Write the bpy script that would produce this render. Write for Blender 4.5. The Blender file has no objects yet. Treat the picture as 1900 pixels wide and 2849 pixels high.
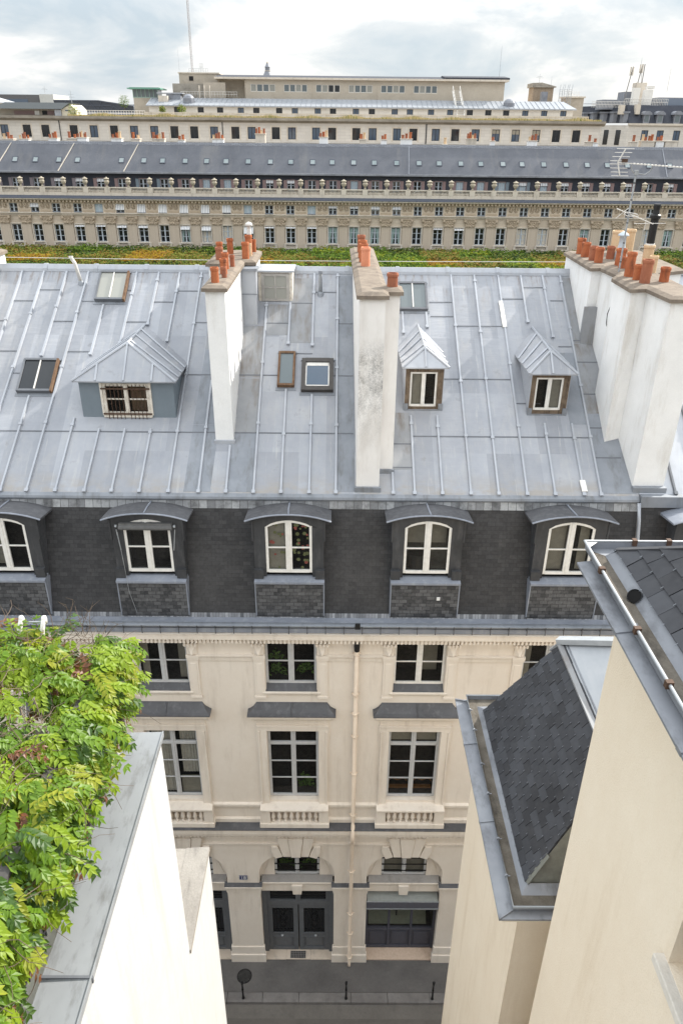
import bpy, math, random
from mathutils import Vector, Matrix
rnd = random.Random(7)
R = math.radians
scene = bpy.context.scene
COL = scene.collection

# ---------------------------------------------------------------- camera
CAM_H = 27.9
FOC = 2067.0                      # focal length in pixels of the 1900 x 2849 photograph
pit, rol, yaw = R(27.46), R(0.6), R(0.35)
fw = Vector((math.sin(yaw)*math.cos(pit), math.cos(yaw)*math.cos(pit), -math.sin(pit)))
r0 = Vector((math.cos(yaw), -math.sin(yaw), 0)); u0 = r0.cross(fw)
rt = math.cos(rol)*r0 + math.sin(rol)*u0
up = math.cos(rol)*u0 - math.sin(rol)*r0
cd = bpy.data.cameras.new('camera'); cam = bpy.data.objects.new('camera', cd); COL.objects.link(cam)
cd.sensor_fit = 'VERTICAL'; cd.sensor_height = 36.0; cd.sensor_width = 24.0
cd.lens = FOC/2849.0*36.0
cd.clip_start = 0.1; cd.clip_end = 6000
mw = Matrix((( rt.x, up.x, -fw.x, 0), (rt.y, up.y, -fw.y, 0), (rt.z, up.z, -fw.z, CAM_H), (0, 0, 0, 1)))
cam.matrix_world = mw
scene.camera = cam

# ---------------------------------------------------------------- light
SUN_EL, SUN_AZ = R(32.0), R(40.0)         # azimuth from +X towards +Y
sd = Vector((math.cos(SUN_EL)*math.cos(SUN_AZ), math.cos(SUN_EL)*math.sin(SUN_AZ), math.sin(SUN_EL)))
sl = bpy.data.lights.new('sun', 'SUN'); so = bpy.data.objects.new('sun', sl); COL.objects.link(so)
sl.energy = 3.7; sl.angle = R(0.6); sl.color = (1.0, 0.95, 0.86)
so.rotation_euler = sd.to_track_quat('Z', 'Y').to_euler()
so.location = (60, 60, 90)

world = bpy.data.worlds.new('World'); scene.world = world; world.use_nodes = True
nt = world.node_tree; nt.nodes.clear()
def wn(t, **k):
    n = nt.nodes.new(t)
    for a, b in k.items(): setattr(n, a, b)
    return n
def wl(a, b): nt.links.new(a, b)
tc = wn('ShaderNodeTexCoord')
sep = wn('ShaderNodeSeparateXYZ'); wl(tc.outputs['Generated'], sep.inputs[0])
mp = wn('ShaderNodeMapping'); mp.inputs['Scale'].default_value = (3.6, 3.6, 10.5); mp.inputs['Location'].default_value = (3.1, 0.4, 1.75)
wl(tc.outputs['Generated'], mp.inputs['Vector'])
nz = wn('ShaderNodeTexNoise'); nz.inputs['Scale'].default_value = 1.25; nz.inputs['Detail'].default_value = 9; nz.inputs['Roughness'].default_value = 0.56; nz.inputs['Distortion'].default_value = 0.35
wl(mp.outputs[0], nz.inputs['Vector'])
cr = wn('ShaderNodeValToRGB'); wl(nz.outputs['Fac'], cr.inputs[0])
cr.color_ramp.elements[0].position = 0.38; cr.color_ramp.elements[0].color = (0.62, 0.715, 0.79, 1)
cr.color_ramp.elements[1].position = 0.55; cr.color_ramp.elements[1].color = (1.05, 1.05, 1.04, 1)
e = cr.color_ramp.elements.new(0.475); e.color = (0.80, 0.85, 0.885, 1)
# overcast gradient: brighter towards the zenith
mx = wn('ShaderNodeMath', operation='MAXIMUM'); wl(sep.outputs[2], mx.inputs[0]); mx.inputs[1].default_value = 0.0
mr = wn('ShaderNodeMapRange'); wl(mx.outputs[0], mr.inputs[0])
mr.inputs[1].default_value = 0.10; mr.inputs[2].default_value = 0.75; mr.inputs[3].default_value = 5.05; mr.inputs[4].default_value = 12.5
mul = wn('ShaderNodeVectorMath', operation='SCALE'); wl(cr.outputs[0], mul.inputs[0]); wl(mr.outputs[0], mul.inputs['Scale'])
sky = wn('ShaderNodeTexSky', sky_type='NISHITA'); sky.sun_disc = False; sky.sun_elevation = SUN_EL; sky.sun_rotation = math.pi/2 - SUN_AZ
sky.dust_density = 2.0
mixw = wn('ShaderNodeMix', data_type='RGBA'); mixw.inputs['Factor'].default_value = 0.93
wl(sky.outputs[0], mixw.inputs['A']); wl(mul.outputs[0], mixw.inputs['B'])
bg = wn('ShaderNodeBackground'); bg.inputs['Strength'].default_value = 0.1; wl(mixw.outputs['Result'], bg.inputs['Color'])
wo = wn('ShaderNodeOutputWorld'); wl(bg.outputs[0], wo.inputs['Surface'])

vs = scene.view_settings
vs.view_transform = 'Standard'; vs.look = 'None'; vs.exposure = 1.0; vs.gamma = 1.0; vs.use_curve_mapping = False
cy = scene.cycles
cy.use_denoising = True
try: cy.denoiser = 'OPENIMAGEDENOISE'
except Exception: pass
cy.max_bounces = 6; cy.diffuse_bounces = 4; cy.glossy_bounces = 3; cy.transmission_bounces = 4; cy.transparent_max_bounces = 8
cy.caustics_reflective = False; cy.caustics_refractive = False
cy.sample_clamp_indirect = 6.0

# ---------------------------------------------------------------- materials
MATS = {}
class NT:
    def __init__(s, name):
        s.m = bpy.data.materials.new(name); s.m.use_nodes = True; s.t = s.m.node_tree
        s.t.nodes.clear(); s.out = s.n('ShaderNodeOutputMaterial'); s.p = s.n('ShaderNodeBsdfPrincipled')
        s.l(s.p.outputs[0], s.out.inputs['Surface']); s.geo = s.n('ShaderNodeNewGeometry'); s.pos = s.geo.outputs['Position']
        MATS[name] = s.m
    def n(s, t, **k):
        n = s.t.nodes.new(t)
        for a, b in k.items(): setattr(n, a, b)
        return n
    def l(s, a, b): s.t.links.new(a, b)
    def map(s, sc, loc=(0, 0, 0)):
        m = s.n('ShaderNodeMapping'); m.inputs['Scale'].default_value = sc; m.inputs['Location'].default_value = loc
        s.l(s.pos, m.inputs['Vector']); return m.outputs[0]
    def noise(s, sc, detail=4, rough=0.55, loc=(0, 0, 0)):
        n = s.n('ShaderNodeTexNoise'); n.inputs['Scale'].default_value = 1.0; n.inputs['Detail'].default_value = detail; n.inputs['Roughness'].default_value = rough
        s.l(s.map(sc, loc), n.inputs['Vector']); return n.outputs['Fac']
    def ramp(s, fac, stops):
        r = s.n('ShaderNodeValToRGB'); s.l(fac, r.inputs[0]); el = r.color_ramp.elements
        while len(el) < len(stops): el.new(0.5)
        for e, (p, c) in zip(el, stops): e.position = p; e.color = (c if len(c) == 4 else (*c, 1)) if hasattr(c, '__len__') else (c, c, c, 1)
        return r.outputs[0]
    def mix(s, fac, a, b, blend='MIX'):
        m = s.n('ShaderNodeMix', data_type='RGBA', blend_type=blend)
        for sock, v in (('Factor', fac), ('A', a), ('B', b)):
            if hasattr(v, 'is_linked') or hasattr(v, 'links'): s.l(v, m.inputs[sock])
            elif sock == 'Factor': m.inputs['Factor'].default_value = v
            else: m.inputs[sock].default_value = (*v, 1)
        return m.outputs['Result']
    def math(s, op, a, b=0.0):
        m = s.n('ShaderNodeMath', operation=op)
        for i, v in enumerate((a, b)):
            if hasattr(v, 'links'): s.l(v, m.inputs[i])
            else: m.inputs[i].default_value = v
        return m.outputs[0]
    def bump(s, h, strength=0.3, dist=0.02):
        b = s.n('ShaderNodeBump'); b.inputs['Strength'].default_value = strength; b.inputs['Distance'].default_value = dist
        s.l(h, b.inputs['Height']); s.l(b.outputs[0], s.p.inputs['Normal'])
    def fin(s, col, rough=0.8, metal=0.0, spec=0.3):
        if hasattr(col, 'links'): s.l(col, s.p.inputs['Base Color'])
        else: s.p.inputs['Base Color'].default_value = (*col, 1)
        if hasattr(rough, 'links'): s.l(rough, s.p.inputs['Roughness'])
        else: s.p.inputs['Roughness'].default_value = rough
        s.p.inputs['Metallic'].default_value = metal; s.p.inputs['Specular IOR Level'].default_value = spec
        return s.m

def plaster(name, c, c2, stain=None, samt=0.5, rough=0.9, sc=0.8, grain=60, bstr=0.15, spec=0.2, streak=(3.0, 3.0, 0.35)):
    t = NT(name)
    f = t.ramp(t.noise((sc, sc, sc), 5), [(0.3, c), (0.7, c2)])
    if stain:
        m = t.ramp(t.noise(streak, 6, 0.65), [(0.52, 0.0), (0.72, samt)])
        f = t.mix(m, f, stain)
    f = t.mix(0.30, f, t.ramp(t.noise((sc*9, sc*9, sc*6), 6, 0.7, (2, 7, 1)), [(0.3, 0.36), (0.7, 0.62)]), 'SOFT_LIGHT')
    g = t.noise((grain, grain, grain), 3)
    f = t.mix(0.14, f, t.ramp(g, [(0.3, 0.25), (0.7, 0.95)]), 'SOFT_LIGHT')
    t.bump(g, bstr, 0.01)
    return t.fin(f, rough, 0, spec)
def metal(name, c, c2, c3=None, rough=0.5, metallic=0.25, streak=(4.0, 1.2, 1.2), samt=0.6, panel=0.0, ripple=0.0, spec=0.35):
    t = NT(name)
    f = t.ramp(t.noise((1.1, 1.1, 1.1), 5, 0.6), [(0.3, c), (0.7, c2)])
    if c3:
        m = t.ramp(t.noise(streak, 6, 0.65, (5, 2, 0)), [(0.5, 0.0), (0.75, samt)])
        f = t.mix(m, f, c3)
    if panel:
        sn = t.n('ShaderNodeVectorMath', operation='SNAP'); t.l(t.map((1, 1, 0), (0.33, 0.1, 0)), sn.inputs[0]); sn.inputs[1].default_value = (0.745, 1.75, 1.0)
        w = t.n('ShaderNodeTexWhiteNoise', noise_dimensions='3D'); t.l(sn.outputs[0], w.inputs['Vector'])
        f = t.mix(panel, f, t.ramp(w.outputs['Value'], [(0.0, 0.30), (1.0, 0.70)]), 'SOFT_LIGHT')
    h = t.noise((9, 9, 9), 5)
    if ripple:
        rp_ = t.noise((1.6, 7.5, 7.5), 3, 0.5)
        b = t.n('ShaderNodeBump'); b.inputs['Strength'].default_value = ripple; b.inputs['Distance'].default_value = 0.03
        t.l(rp_, b.inputs['Height']); t.l(b.outputs[0], t.p.inputs['Normal'])
    else: t.bump(h, 0.12, 0.01)
    r = t.ramp(h, [(0.3, rough-0.1), (0.7, rough+0.12)])
    return t.fin(f, r, metallic, spec)
def plain(name, c, c2=None, rough=0.6, metal_=0.0, spec=0.3, sc=8.0, bstr=0.1):
    t = NT(name); c2 = c2 or tuple(x*0.82 for x in c)
    n = t.noise((sc, sc, sc), 5, 0.6)
    t.bump(n, bstr, 0.006)
    return t.fin(t.ramp(n, [(0.3, c2), (0.7, c)]), rough, metal_, spec)
def bricks(name, c1, c2, mortar, w, h, axes='XZ', msize=0.006, bstr=0.6, rough=0.7, stain=None, samt=0.4, sscale=(0.5, 0.5, 0.25), yscale=1.0, spec=0.35, bias=0.0):
    t = NT(name)
    s = t.n('ShaderNodeSeparateXYZ'); t.l(t.pos, s.inputs[0])
    c = t.n('ShaderNodeCombineXYZ')
    t.l(s.outputs['XYZ'.index(axes[0])], c.inputs[0])
    t.l(t.math('MULTIPLY', s.outputs['XYZ'.index(axes[1])], yscale), c.inputs[1])
    b = t.n('ShaderNodeTexBrick'); t.l(c.outputs[0], b.inputs['Vector'])
    b.inputs['Scale'].default_value = 1; b.inputs['Brick Width'].default_value = w; b.inputs['Row Height'].default_value = h
    b.inputs['Mortar Size'].default_value = msize; b.inputs['Mortar Smooth'].default_value = 0.2; b.inputs['Bias'].default_value = bias
    b.inputs['Color1'].default_value = (*c1, 1); b.inputs['Color2'].default_value = (*c2, 1); b.inputs['Mortar'].default_value = (*mortar, 1)
    f = b.outputs['Color']
    n = t.noise(sscale, 6, 0.65)
    if stain: f = t.mix(t.ramp(n, [(0.48, 0.0), (0.72, samt)]), f, stain)
    g = t.noise((14, 14, 14), 4)
    f = t.mix(0.35, f, t.ramp(g, [(0.25, 0.2), (0.75, 0.85)]), 'SOFT_LIGHT')
    inv = t.math('SUBTRACT', 1.0, b.outputs['Fac'])
    t.bump(t.math('ADD', inv, t.math('MULTIPLY', g, 0.35)), bstr, 0.008)
    return t.fin(f, rough, 0, spec)
def glass(name, tint=(0.02, 0.022, 0.025), see=0.78, rough=0.04, refl=1.5):
    t = NT(name)
    tr = t.n('ShaderNodeBsdfTransparent'); tr.inputs[0].default_value = (0.88, 0.90, 0.90, 1)
    t.fin(tint, rough, 0, 0.5); t.p.inputs['IOR'].default_value = refl
    n = t.noise((2.2, 2.2, 2.2), 2); t.bump(n, 0.05, 0.02)
    m = t.n('ShaderNodeMixShader'); m.inputs[0].default_value = see
    t.l(t.p.outputs[0], m.inputs[1]); t.l(tr.outputs[0], m.inputs[2]); t.l(m.outputs[0], t.out.inputs['Surface'])
    return t.m
def leafmat(name, c, c2, trans=0.45):
    t = NT(name)
    f = t.ramp(t.noise((7, 7, 7), 3), [(0.3, c), (0.7, c2)])
    t.fin(f, 0.8 if name.startswith('tree') else 0.45, 0, 0.1 if name.startswith('tree') else 0.4)
    tl = t.n('ShaderNodeBsdfTranslucent'); t.l(t.mix(0.5 if name.startswith('leaf') else 0.0, f, (0.40, 0.50, 0.02)), tl.inputs[0])
    m = t.n('ShaderNodeMixShader'); m.inputs[0].default_value = trans
    t.l(t.p.outputs[0], m.inputs[1]); t.l(tl.outputs[0], m.inputs[2]); t.l(m.outputs[0], t.out.inputs['Surface'])
    return t.m

STONE = plaster('cream_limewash', (0.725, 0.65, 0.562), (0.77, 0.702, 0.62), (0.47, 0.40, 0.33), 0.45)
SILL_G = plaster('grey_sill', (0.24, 0.225, 0.215), (0.31, 0.295, 0.28), (0.15, 0.14, 0.135), 0.6)
STONE_D = plaster('weathered_shade_stone', (0.58, 0.49, 0.40), (0.66, 0.56, 0.46), (0.30, 0.26, 0.22), 0.55)
WHITE_R = plaster('white_render', (0.478, 0.482, 0.482), (0.52, 0.524, 0.524), (0.40, 0.39, 0.36), 0.6, sc=0.6, streak=(2.2, 2.2, 0.22))
WHITE_C = plaster('chimney_render', (0.74, 0.74, 0.735), (0.82, 0.82, 0.815), (0.47, 0.43, 0.37), 0.5, sc=1.2, grain=30, streak=(2.2, 2.2, 0.5))
CREAM_R = plaster('cream_render', (0.735, 0.635, 0.505), (0.77, 0.68, 0.555), (0.60, 0.49, 0.36), 0.55, sc=0.5, grain=70, bstr=0.4, streak=(2.4, 2.4, 0.25))
CONC = plaster('mortar_cap', (0.165, 0.135, 0.11), (0.24, 0.20, 0.16), (0.09, 0.076, 0.066), 0.6, sc=3, grain=40, bstr=0.5)
PSTONE = plaster('coping_stone', (0.56, 0.53, 0.48), (0.66, 0.62, 0.56), (0.36, 0.34, 0.31), 0.6, sc=1.5, grain=35, bstr=0.4, streak=(5, 1, 1))
def dirty_zinc(name, *a, **k):
    m = metal(name, *a, **k); t = m.node_tree; p = next(n for n in t.nodes if n.type == 'BSDF_PRINCIPLED'); src = p.inputs['Base Color'].links[0].from_socket
    g = next(n for n in t.nodes if n.type == 'NEW_GEOMETRY'); N = t.nodes.new; L = t.links.new
    s = N('ShaderNodeSeparateXYZ'); L(g.outputs['Position'], s.inputs[0])
    def patch(src, lo0, lo1, hi0, hi1, scale, r0_, r1_, amt, col):
        a = N('ShaderNodeMapRange'); L(s.outputs[1], a.inputs[0]); a.inputs[1].default_value = lo0; a.inputs[2].default_value = lo1
        b = N('ShaderNodeMapRange'); L(s.outputs[1], b.inputs[0]); b.inputs[1].default_value = hi1; b.inputs[2].default_value = hi0
        mp_ = N('ShaderNodeMapping'); mp_.inputs['Scale'].default_value = scale; L(g.outputs['Position'], mp_.inputs[0])
        n = N('ShaderNodeTexNoise'); n.inputs['Scale'].default_value = 1; n.inputs['Detail'].default_value = 7; n.inputs['Roughness'].default_value = 0.68; L(mp_.outputs[0], n.inputs['Vector'])
        r_ = N('ShaderNodeMapRange'); L(n.outputs['Fac'], r_.inputs[0]); r_.inputs[1].default_value = r0_; r_.inputs[2].default_value = r1_; r_.inputs[4].default_value = amt
        m1 = N('ShaderNodeMath'); m1.operation = 'MULTIPLY'; L(a.outputs[0], m1.inputs[0]); L(b.outputs[0], m1.inputs[1]); m2 = N('ShaderNodeMath'); m2.operation = 'MULTIPLY'; L(m1.outputs[0], m2.inputs[0]); L(r_.outputs[0], m2.inputs[1])
        x = N('ShaderNodeMix'); x.data_type = 'RGBA'; L(m2.outputs[0], x.inputs['Factor']); L(src, x.inputs['A']); x.inputs['B'].default_value = (*col, 1); return x.outputs['Result']
    c = patch(src, 17.0, 17.5, 18.15, 18.6, (1.6, 3, 3), 0.40, 0.60, 0.75, (0.30, 0.275, 0.245))
    c = patch(c, 23.6, 24.7, 26.0, 27.0, (7.5, 0.9, 0.9), 0.52, 0.70, 0.8, (0.17, 0.125, 0.095))
    c = patch(c, 17.0, 17.5, 26.0, 27.0, (9.0, 0.7, 0.7), 0.58, 0.74, 0.55, (0.47, 0.465, 0.45))
    c = patch(c, 17.0, 17.5, 26.0, 27.0, (2.2, 2.2, 2.2), 0.60, 0.72, 0.55, (0.185, 0.185, 0.19))
    L(c, p.inputs['Base Color']); return m
ZINC = dirty_zinc('zinc_sheet', (0.265, 0.279, 0.310), (0.322, 0.334, 0.363), (0.375, 0.37, 0.365), 0.46, 0.12, samt=0.45, panel=0.42, ripple=0.30)
ZINC_B = metal('zinc_batten', (0.34, 0.36, 0.40), (0.42, 0.44, 0.475), (0.28, 0.28, 0.29), 0.42, 0.15, samt=0.5)
ZINC_J = metal('zinc_joint', (0.115, 0.122, 0.135), (0.165, 0.175, 0.195), None, 0.6, 0.1)
ZINC_W = metal('weathered_zinc', (0.19, 0.206, 0.232), (0.27, 0.288, 0.318), (0.12, 0.118, 0.115), 0.55, 0.12, samt=0.7)
ZINC_S = metal('stained_zinc', (0.22, 0.23, 0.245), (0.30, 0.305, 0.315), (0.15, 0.115, 0.085), 0.55, 0.12, samt=0.75, streak=(3.5, 0.9, 0.9))
ZINC_N = metal('near_zinc', (0.19, 0.20, 0.225), (0.26, 0.274, 0.30), (0.05, 0.05, 0.054), 0.5, 0.15, samt=0.85, streak=(3.0, 1.5, 1.5))
LEAD = metal('lead_sheet', (0.070, 0.071, 0.077), (0.105, 0.107, 0.116), (0.17, 0.172, 0.182), 0.55, 0.1, samt=0.55, streak=(6, 6, 1))
LEAD_L = metal('bright_lead', (0.20, 0.22, 0.26), (0.28, 0.30, 0.35), (0.40, 0.42, 0.45), 0.5, 0.1, samt=0.5, streak=(6, 6, 1))
LEAD_DK = metal('dark_lead', (0.040, 0.041, 0.044), (0.064, 0.066, 0.071), (0.12, 0.122, 0.128), 0.55, 0.1, samt=0.5, streak=(6, 6, 1.5))
DORM_B = metal('blue_grey_sheet', (0.16, 0.195, 0.225), (0.19, 0.225, 0.255), None, 0.6, 0.05)
SLATE_M = bricks('mansard_slate', (0.029, 0.0290, 0.0310), (0.047, 0.0465, 0.0485), (0.020, 0.0202, 0.0215), 0.215, 0.115, yscale=1.04, msize=0.004, bstr=0.45, stain=(0.072, 0.070, 0.069), samt=0.45, rough=0.62)
SLATE_A = bricks('apron_slate', (0.036, 0.037, 0.040), (0.115, 0.116, 0.120), (0.020, 0.020, 0.022), 0.215, 0.115, yscale=1.0, stain=(0.16, 0.16, 0.162), samt=0.4, sscale=(8, 8, 9), rough=0.6)
SLATE_1 = metal('slate_plate', (0.030, 0.031, 0.036), (0.047, 0.049, 0.056), (0.085, 0.085, 0.09), 0.58, 0.0, streak=(5, 5, 5), samt=0.4)
SLATE_2 = metal('slate_plate_pale', (0.042, 0.044, 0.051), (0.060, 0.063, 0.072), (0.032, 0.032, 0.036), 0.55, 0.0, streak=(5, 5, 5), samt=0.4)
SLATE_3 = metal('slate_plate_dark', (0.022, 0.0225, 0.026), (0.038, 0.039, 0.044), (0.075, 0.075, 0.08), 0.6, 0.0, streak=(5, 5, 5), samt=0.35)
TERRA = plaster('terracotta', (0.34, 0.105, 0.047), (0.44, 0.15, 0.068), (0.12, 0.055, 0.038), 0.85, sc=3, grain=30, streak=(6, 6, 2))
TERRA_D = plaster('dark_terracotta', (0.27, 0.10, 0.06), (0.36, 0.14, 0.08), (0.12, 0.07, 0.055), 0.6, sc=3, grain=30, streak=(6, 6, 2))
TERRA_P = plaster('pale_terracotta', (0.56, 0.40, 0.25), (0.63, 0.47, 0.30), (0.42, 0.22, 0.12), 0.5, sc=3, grain=30)
TERRA_K = plaster('pink_terracotta', (0.62, 0.24, 0.14), (0.68, 0.29, 0.18), None, 0.5, sc=3, grain=30)
WPAINT = plain('white_paint', (0.82, 0.80, 0.76), (0.70, 0.68, 0.64), 0.5)
GPAINT = plain('grey_paint', (0.56, 0.565, 0.57), (0.48, 0.485, 0.49), 0.5)
DOORG = plain('door_grey', (0.135, 0.142, 0.152), (0.11, 0.116, 0.124), 0.5)
OLDWOOD = plaster('old_wood', (0.10, 0.072, 0.052), (0.19, 0.145, 0.105), (0.03, 0.023, 0.02), 0.8, sc=6, grain=40, streak=(18, 18, 2))
RUSTY = plaster('rusty_frame', (0.13, 0.07, 0.042), (0.19, 0.125, 0.08), (0.05, 0.03, 0.024), 0.7, sc=6, grain=40, streak=(18, 4, 4))
PEEL = plaster('peeling_paint', (0.60, 0.54, 0.46), (0.72, 0.68, 0.61), (0.25, 0.20, 0.15), 0.8, sc=5, grain=40, streak=(14, 14, 6))
IRON = plain('black_iron', (0.018, 0.018, 0.019), (0.012, 0.012, 0.012), 0.45)
RUSTIRON = plain('rusty_iron', (0.10, 0.055, 0.035), (0.05, 0.03, 0.02), 0.7)
STEEL = plain('galvanised_steel', (0.42, 0.44, 0.46), (0.30, 0.32, 0.34), 0.45, 0.4)
ALU = plain('aluminium', (0.72, 0.70, 0.66), (0.58, 0.56, 0.53), 0.45, 0.2)
GLASS = glass('window_glass', see=0.76)
GLASS_D = glass('dark_glass', (0.016, 0.018, 0.021), see=0.0, rough=0.06)
GLASS_S = glass('skylight_glass', (0.13, 0.155, 0.165), see=0.0, rough=0.10)
GLASS_F = glass('frosted_glass', (0.30, 0.30, 0.27), see=0.0, rough=0.28)
GLASS_B = glass('blue_glass', (0.055, 0.085, 0.13), see=0.0, rough=0.05, refl=1.7)
ROOM = plain('dark_room', (0.06, 0.05, 0.042), (0.028, 0.024, 0.02), 0.9)
CURT = plain('curtain', (0.62, 0.58, 0.50), (0.48, 0.44, 0.38), 0.9)
CURT_G = plain('beige_blind', (0.36, 0.33, 0.27), (0.30, 0.27, 0.22), 0.9)
CURT_T = plain('teal_curtain', (0.30, 0.40, 0.38), (0.24, 0.33, 0.32), 0.9)
ASPH = plaster('pavement_asphalt', (0.10, 0.094, 0.091), (0.135, 0.127, 0.122), (0.19, 0.18, 0.17), 0.35, 0.85, sc=1.2, grain=90, bstr=0.5, streak=(1.1, 2.2, 1))
ROADM = plaster('road_asphalt', (0.115, 0.105, 0.094), (0.145, 0.133, 0.12), (0.085, 0.077, 0.069), 0.5, 0.85, sc=0.8, grain=90, bstr=0.5, streak=(0.5, 3, 1))
GRAN = plaster('kerb_granite', (0.15, 0.14, 0.135), (0.215, 0.203, 0.194), (0.10, 0.094, 0.09), 0.5, 0.75, sc=1.6, grain=60, bstr=0.4)
MARBLE = plaster('pink_granite', (0.46, 0.35, 0.27), (0.54, 0.42, 0.33), (0.34, 0.26, 0.20), 0.5, 0.6, sc=14, grain=60)
GROUND = plain('earth', (0.16, 0.14, 0.11), (0.11, 0.10, 0.08), 0.95, sc=0.4)
BLUE_EN = plain('blue_enamel', (0.02, 0.03, 0.13), (0.016, 0.022, 0.10), 0.35)
WHITE_EN = plain('white_enamel', (0.8, 0.8, 0.78), None, 0.4)
AWN_G = plain('awning_cloth', (0.30, 0.315, 0.30), (0.26, 0.275, 0.26), 0.8)
AWN_D = plain('awning_valance', (0.10, 0.10, 0.125), (0.085, 0.085, 0.10), 0.8)
MOSS = plaster('gutter_silt', (0.095, 0.083, 0.068), (0.15, 0.135, 0.115), (0.03, 0.027, 0.024), 0.8, 0.95, sc=4, grain=50, bstr=0.7, streak=(6, 2.5, 3))

# ---------------------------------------------------------------- mesh helpers
WO, KIDS = {}, {}
def V(*a): return Vector(a)
class MB:
    def __init__(s): s.v = []; s.f = []; s.m = []
    def poly(s, pts, m=0):
        i = len(s.v); s.v += [tuple(p) for p in pts]; s.f.append(tuple(range(i, i+len(pts)))); s.m.append(m)
    def hexa(s, p, m=0):              # 8 corners: bottom ring 0-3 ccw seen from above, top ring 4-7
        i = len(s.v); s.v += [tuple(q) for q in p]
        for f in ((3, 2, 1, 0), (4, 5, 6, 7), (0, 1, 5, 4), (1, 2, 6, 5), (2, 3, 7, 6), (3, 0, 4, 7)):
            s.f.append(tuple(i+k for k in f)); s.m.append(m)
    def box(s, x0, x1, y0, y1, z0, z1, m=0):
        s.hexa(((x0, y0, z0), (x1, y0, z0), (x1, y1, z0), (x0, y1, z0), (x0, y0, z1), (x1, y0, z1), (x1, y1, z1), (x0, y1, z1)), m)
    def bar(s, p, q, w, h, m=0, upv=(0, 0, 1)):
        p, q = Vector(p), Vector(q); d = (q-p).normalized(); u = Vector(upv)
        sx = d.cross(u)
        if sx.length < 1e-4: sx = d.cross(Vector((1, 0, 0)))
        sx.normalize(); u = sx.cross(d).normalized()
        a, b = sx*w/2, u*h/2
        s.hexa((p-a-b, p+a-b, q+a-b, q-a-b, p-a+b, p+a+b, q+a+b, q-a+b), m)
    def tube(s, pts, r, n=8, m=0, r2=None, cap=True):
        pts = [Vector(p) for p in pts]; i0 = len(s.v); k = len(pts)
        prev = None
        for j, p in enumerate(pts):
            d = (pts[min(j+1, k-1)]-pts[max(j-1, 0)]).normalized()
            a = d.cross(Vector((0, 0, 1)) if abs(d.z) < 0.95 else Vector((1, 0, 0))).normalized()
            if prev is not None and a.dot(prev) < 0: a = -a
            prev = a; b = d.cross(a)
            rr = r if r2 is None else r+(r2-r)*j/(k-1)
            for t in range(n):
                an = 2*math.pi*t/n; s.v.append(tuple(p+a*rr*math.cos(an)+b*rr*math.sin(an)))
        for j in range(k-1):
            for t in range(n):
                s.f.append((i0+j*n+t, i0+j*n+(t+1) % n, i0+(j+1)*n+(t+1) % n, i0+(j+1)*n+t)); s.m.append(m)
        if cap:
            s.f.append(tuple(i0+t for t in range(n))[::-1]); s.m.append(m)
            s.f.append(tuple(i0+(k-1)*n+t for t in range(n))); s.m.append(m)
    def lathe(s, cx, cy, prof, n=12, m=0, cap=True):
        i0 = len(s.v); k = len(prof)
        for r, z in prof:
            for t in range(n):
                an = 2*math.pi*t/n; s.v.append((cx+r*math.cos(an), cy+r*math.sin(an), z))
        for j in range(k-1):
            for t in range(n):
                s.f.append((i0+j*n+t, i0+j*n+(t+1) % n, i0+(j+1)*n+(t+1) % n, i0+(j+1)*n+t)); s.m.append(m)
        if cap:
            s.f.append(tuple(i0+t for t in range(n))[::-1]); s.m.append(m)
            s.f.append(tuple(i0+(k-1)*n+t for t in range(n))); s.m.append(m)
    def prism(s, poly, z0, z1, m=0):          # polygon in plan (ccw), extruded in z
        n = len(poly); i = len(s.v)
        z0 = z0 if hasattr(z0, '__len__') else [z0]*n
        z1 = z1 if hasattr(z1, '__len__') else [z1]*n
        s.v += [(x, y, z) for (x, y), z in zip(poly, z0)]+[(x, y, z) for (x, y), z in zip(poly, z1)]
        s.f.append(tuple(i+k for k in range(n))[::-1]); s.m.append(m)
        s.f.append(tuple(i+n+k for k in range(n))); s.m.append(m)
        for k in range(n):
            s.f.append((i+k, i+(k+1) % n, i+n+(k+1) % n, i+n+k)); s.m.append(m)
    def prismy(s, poly, y0, y1, m=0):         # polygon in (x, z), ccw seen from -Y, extruded from y0 to y1
        n = len(poly); i = len(s.v)
        s.v += [(x, y0, z) for x, z in poly]+[(x, y1, z) for x, z in poly]
        s.f.append(tuple(i+k for k in range(n))); s.m.append(m)
        s.f.append(tuple(i+n+k for k in range(n))[::-1]); s.m.append(m)
        for k in range(n):
            s.f.append((i+(k+1) % n, i+k, i+n+k, i+n+(k+1) % n)); s.m.append(m)
    def prismx(s, poly, x0, x1, m=0):         # polygon in (y, z), extruded along x
        n = len(poly); i = len(s.v)
        s.v += [(x0, y, z) for y, z in poly]+[(x1, y, z) for y, z in poly]
        s.f.append(tuple(i+k for k in range(n))[::-1]); s.m.append(m)
        s.f.append(tuple(i+n+k for k in range(n))); s.m.append(m)
        for k in range(n):
            s.f.append((i+k, i+(k+1) % n, i+n+(k+1) % n, i+n+k)); s.m.append(m)
    def wall(s, x0, x1, z0, z1, y, holes, depth, m=0, mr=None, noreveal=()):
        xs = sorted({x0, x1, *[h[0] for h in holes], *[h[1] for h in holes]}); xs = [x for x in xs if x0 <= x <= x1]
        zs = sorted({z0, z1, *[h[2] for h in holes], *[h[3] for h in holes]}); zs = [z for z in zs if z0 <= z <= z1]
        for a, b in zip(xs, xs[1:]):
            for c, d in zip(zs, zs[1:]):
                mx_, mz = (a+b)/2, (c+d)/2
                if any(h[0] < mx_ < h[1] and h[2] < mz < h[3] for h in holes): continue
                s.poly(((a, y, c), (b, y, c), (b, y, d), (a, y, d)), m)
        mr = m if mr is None else mr
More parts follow.
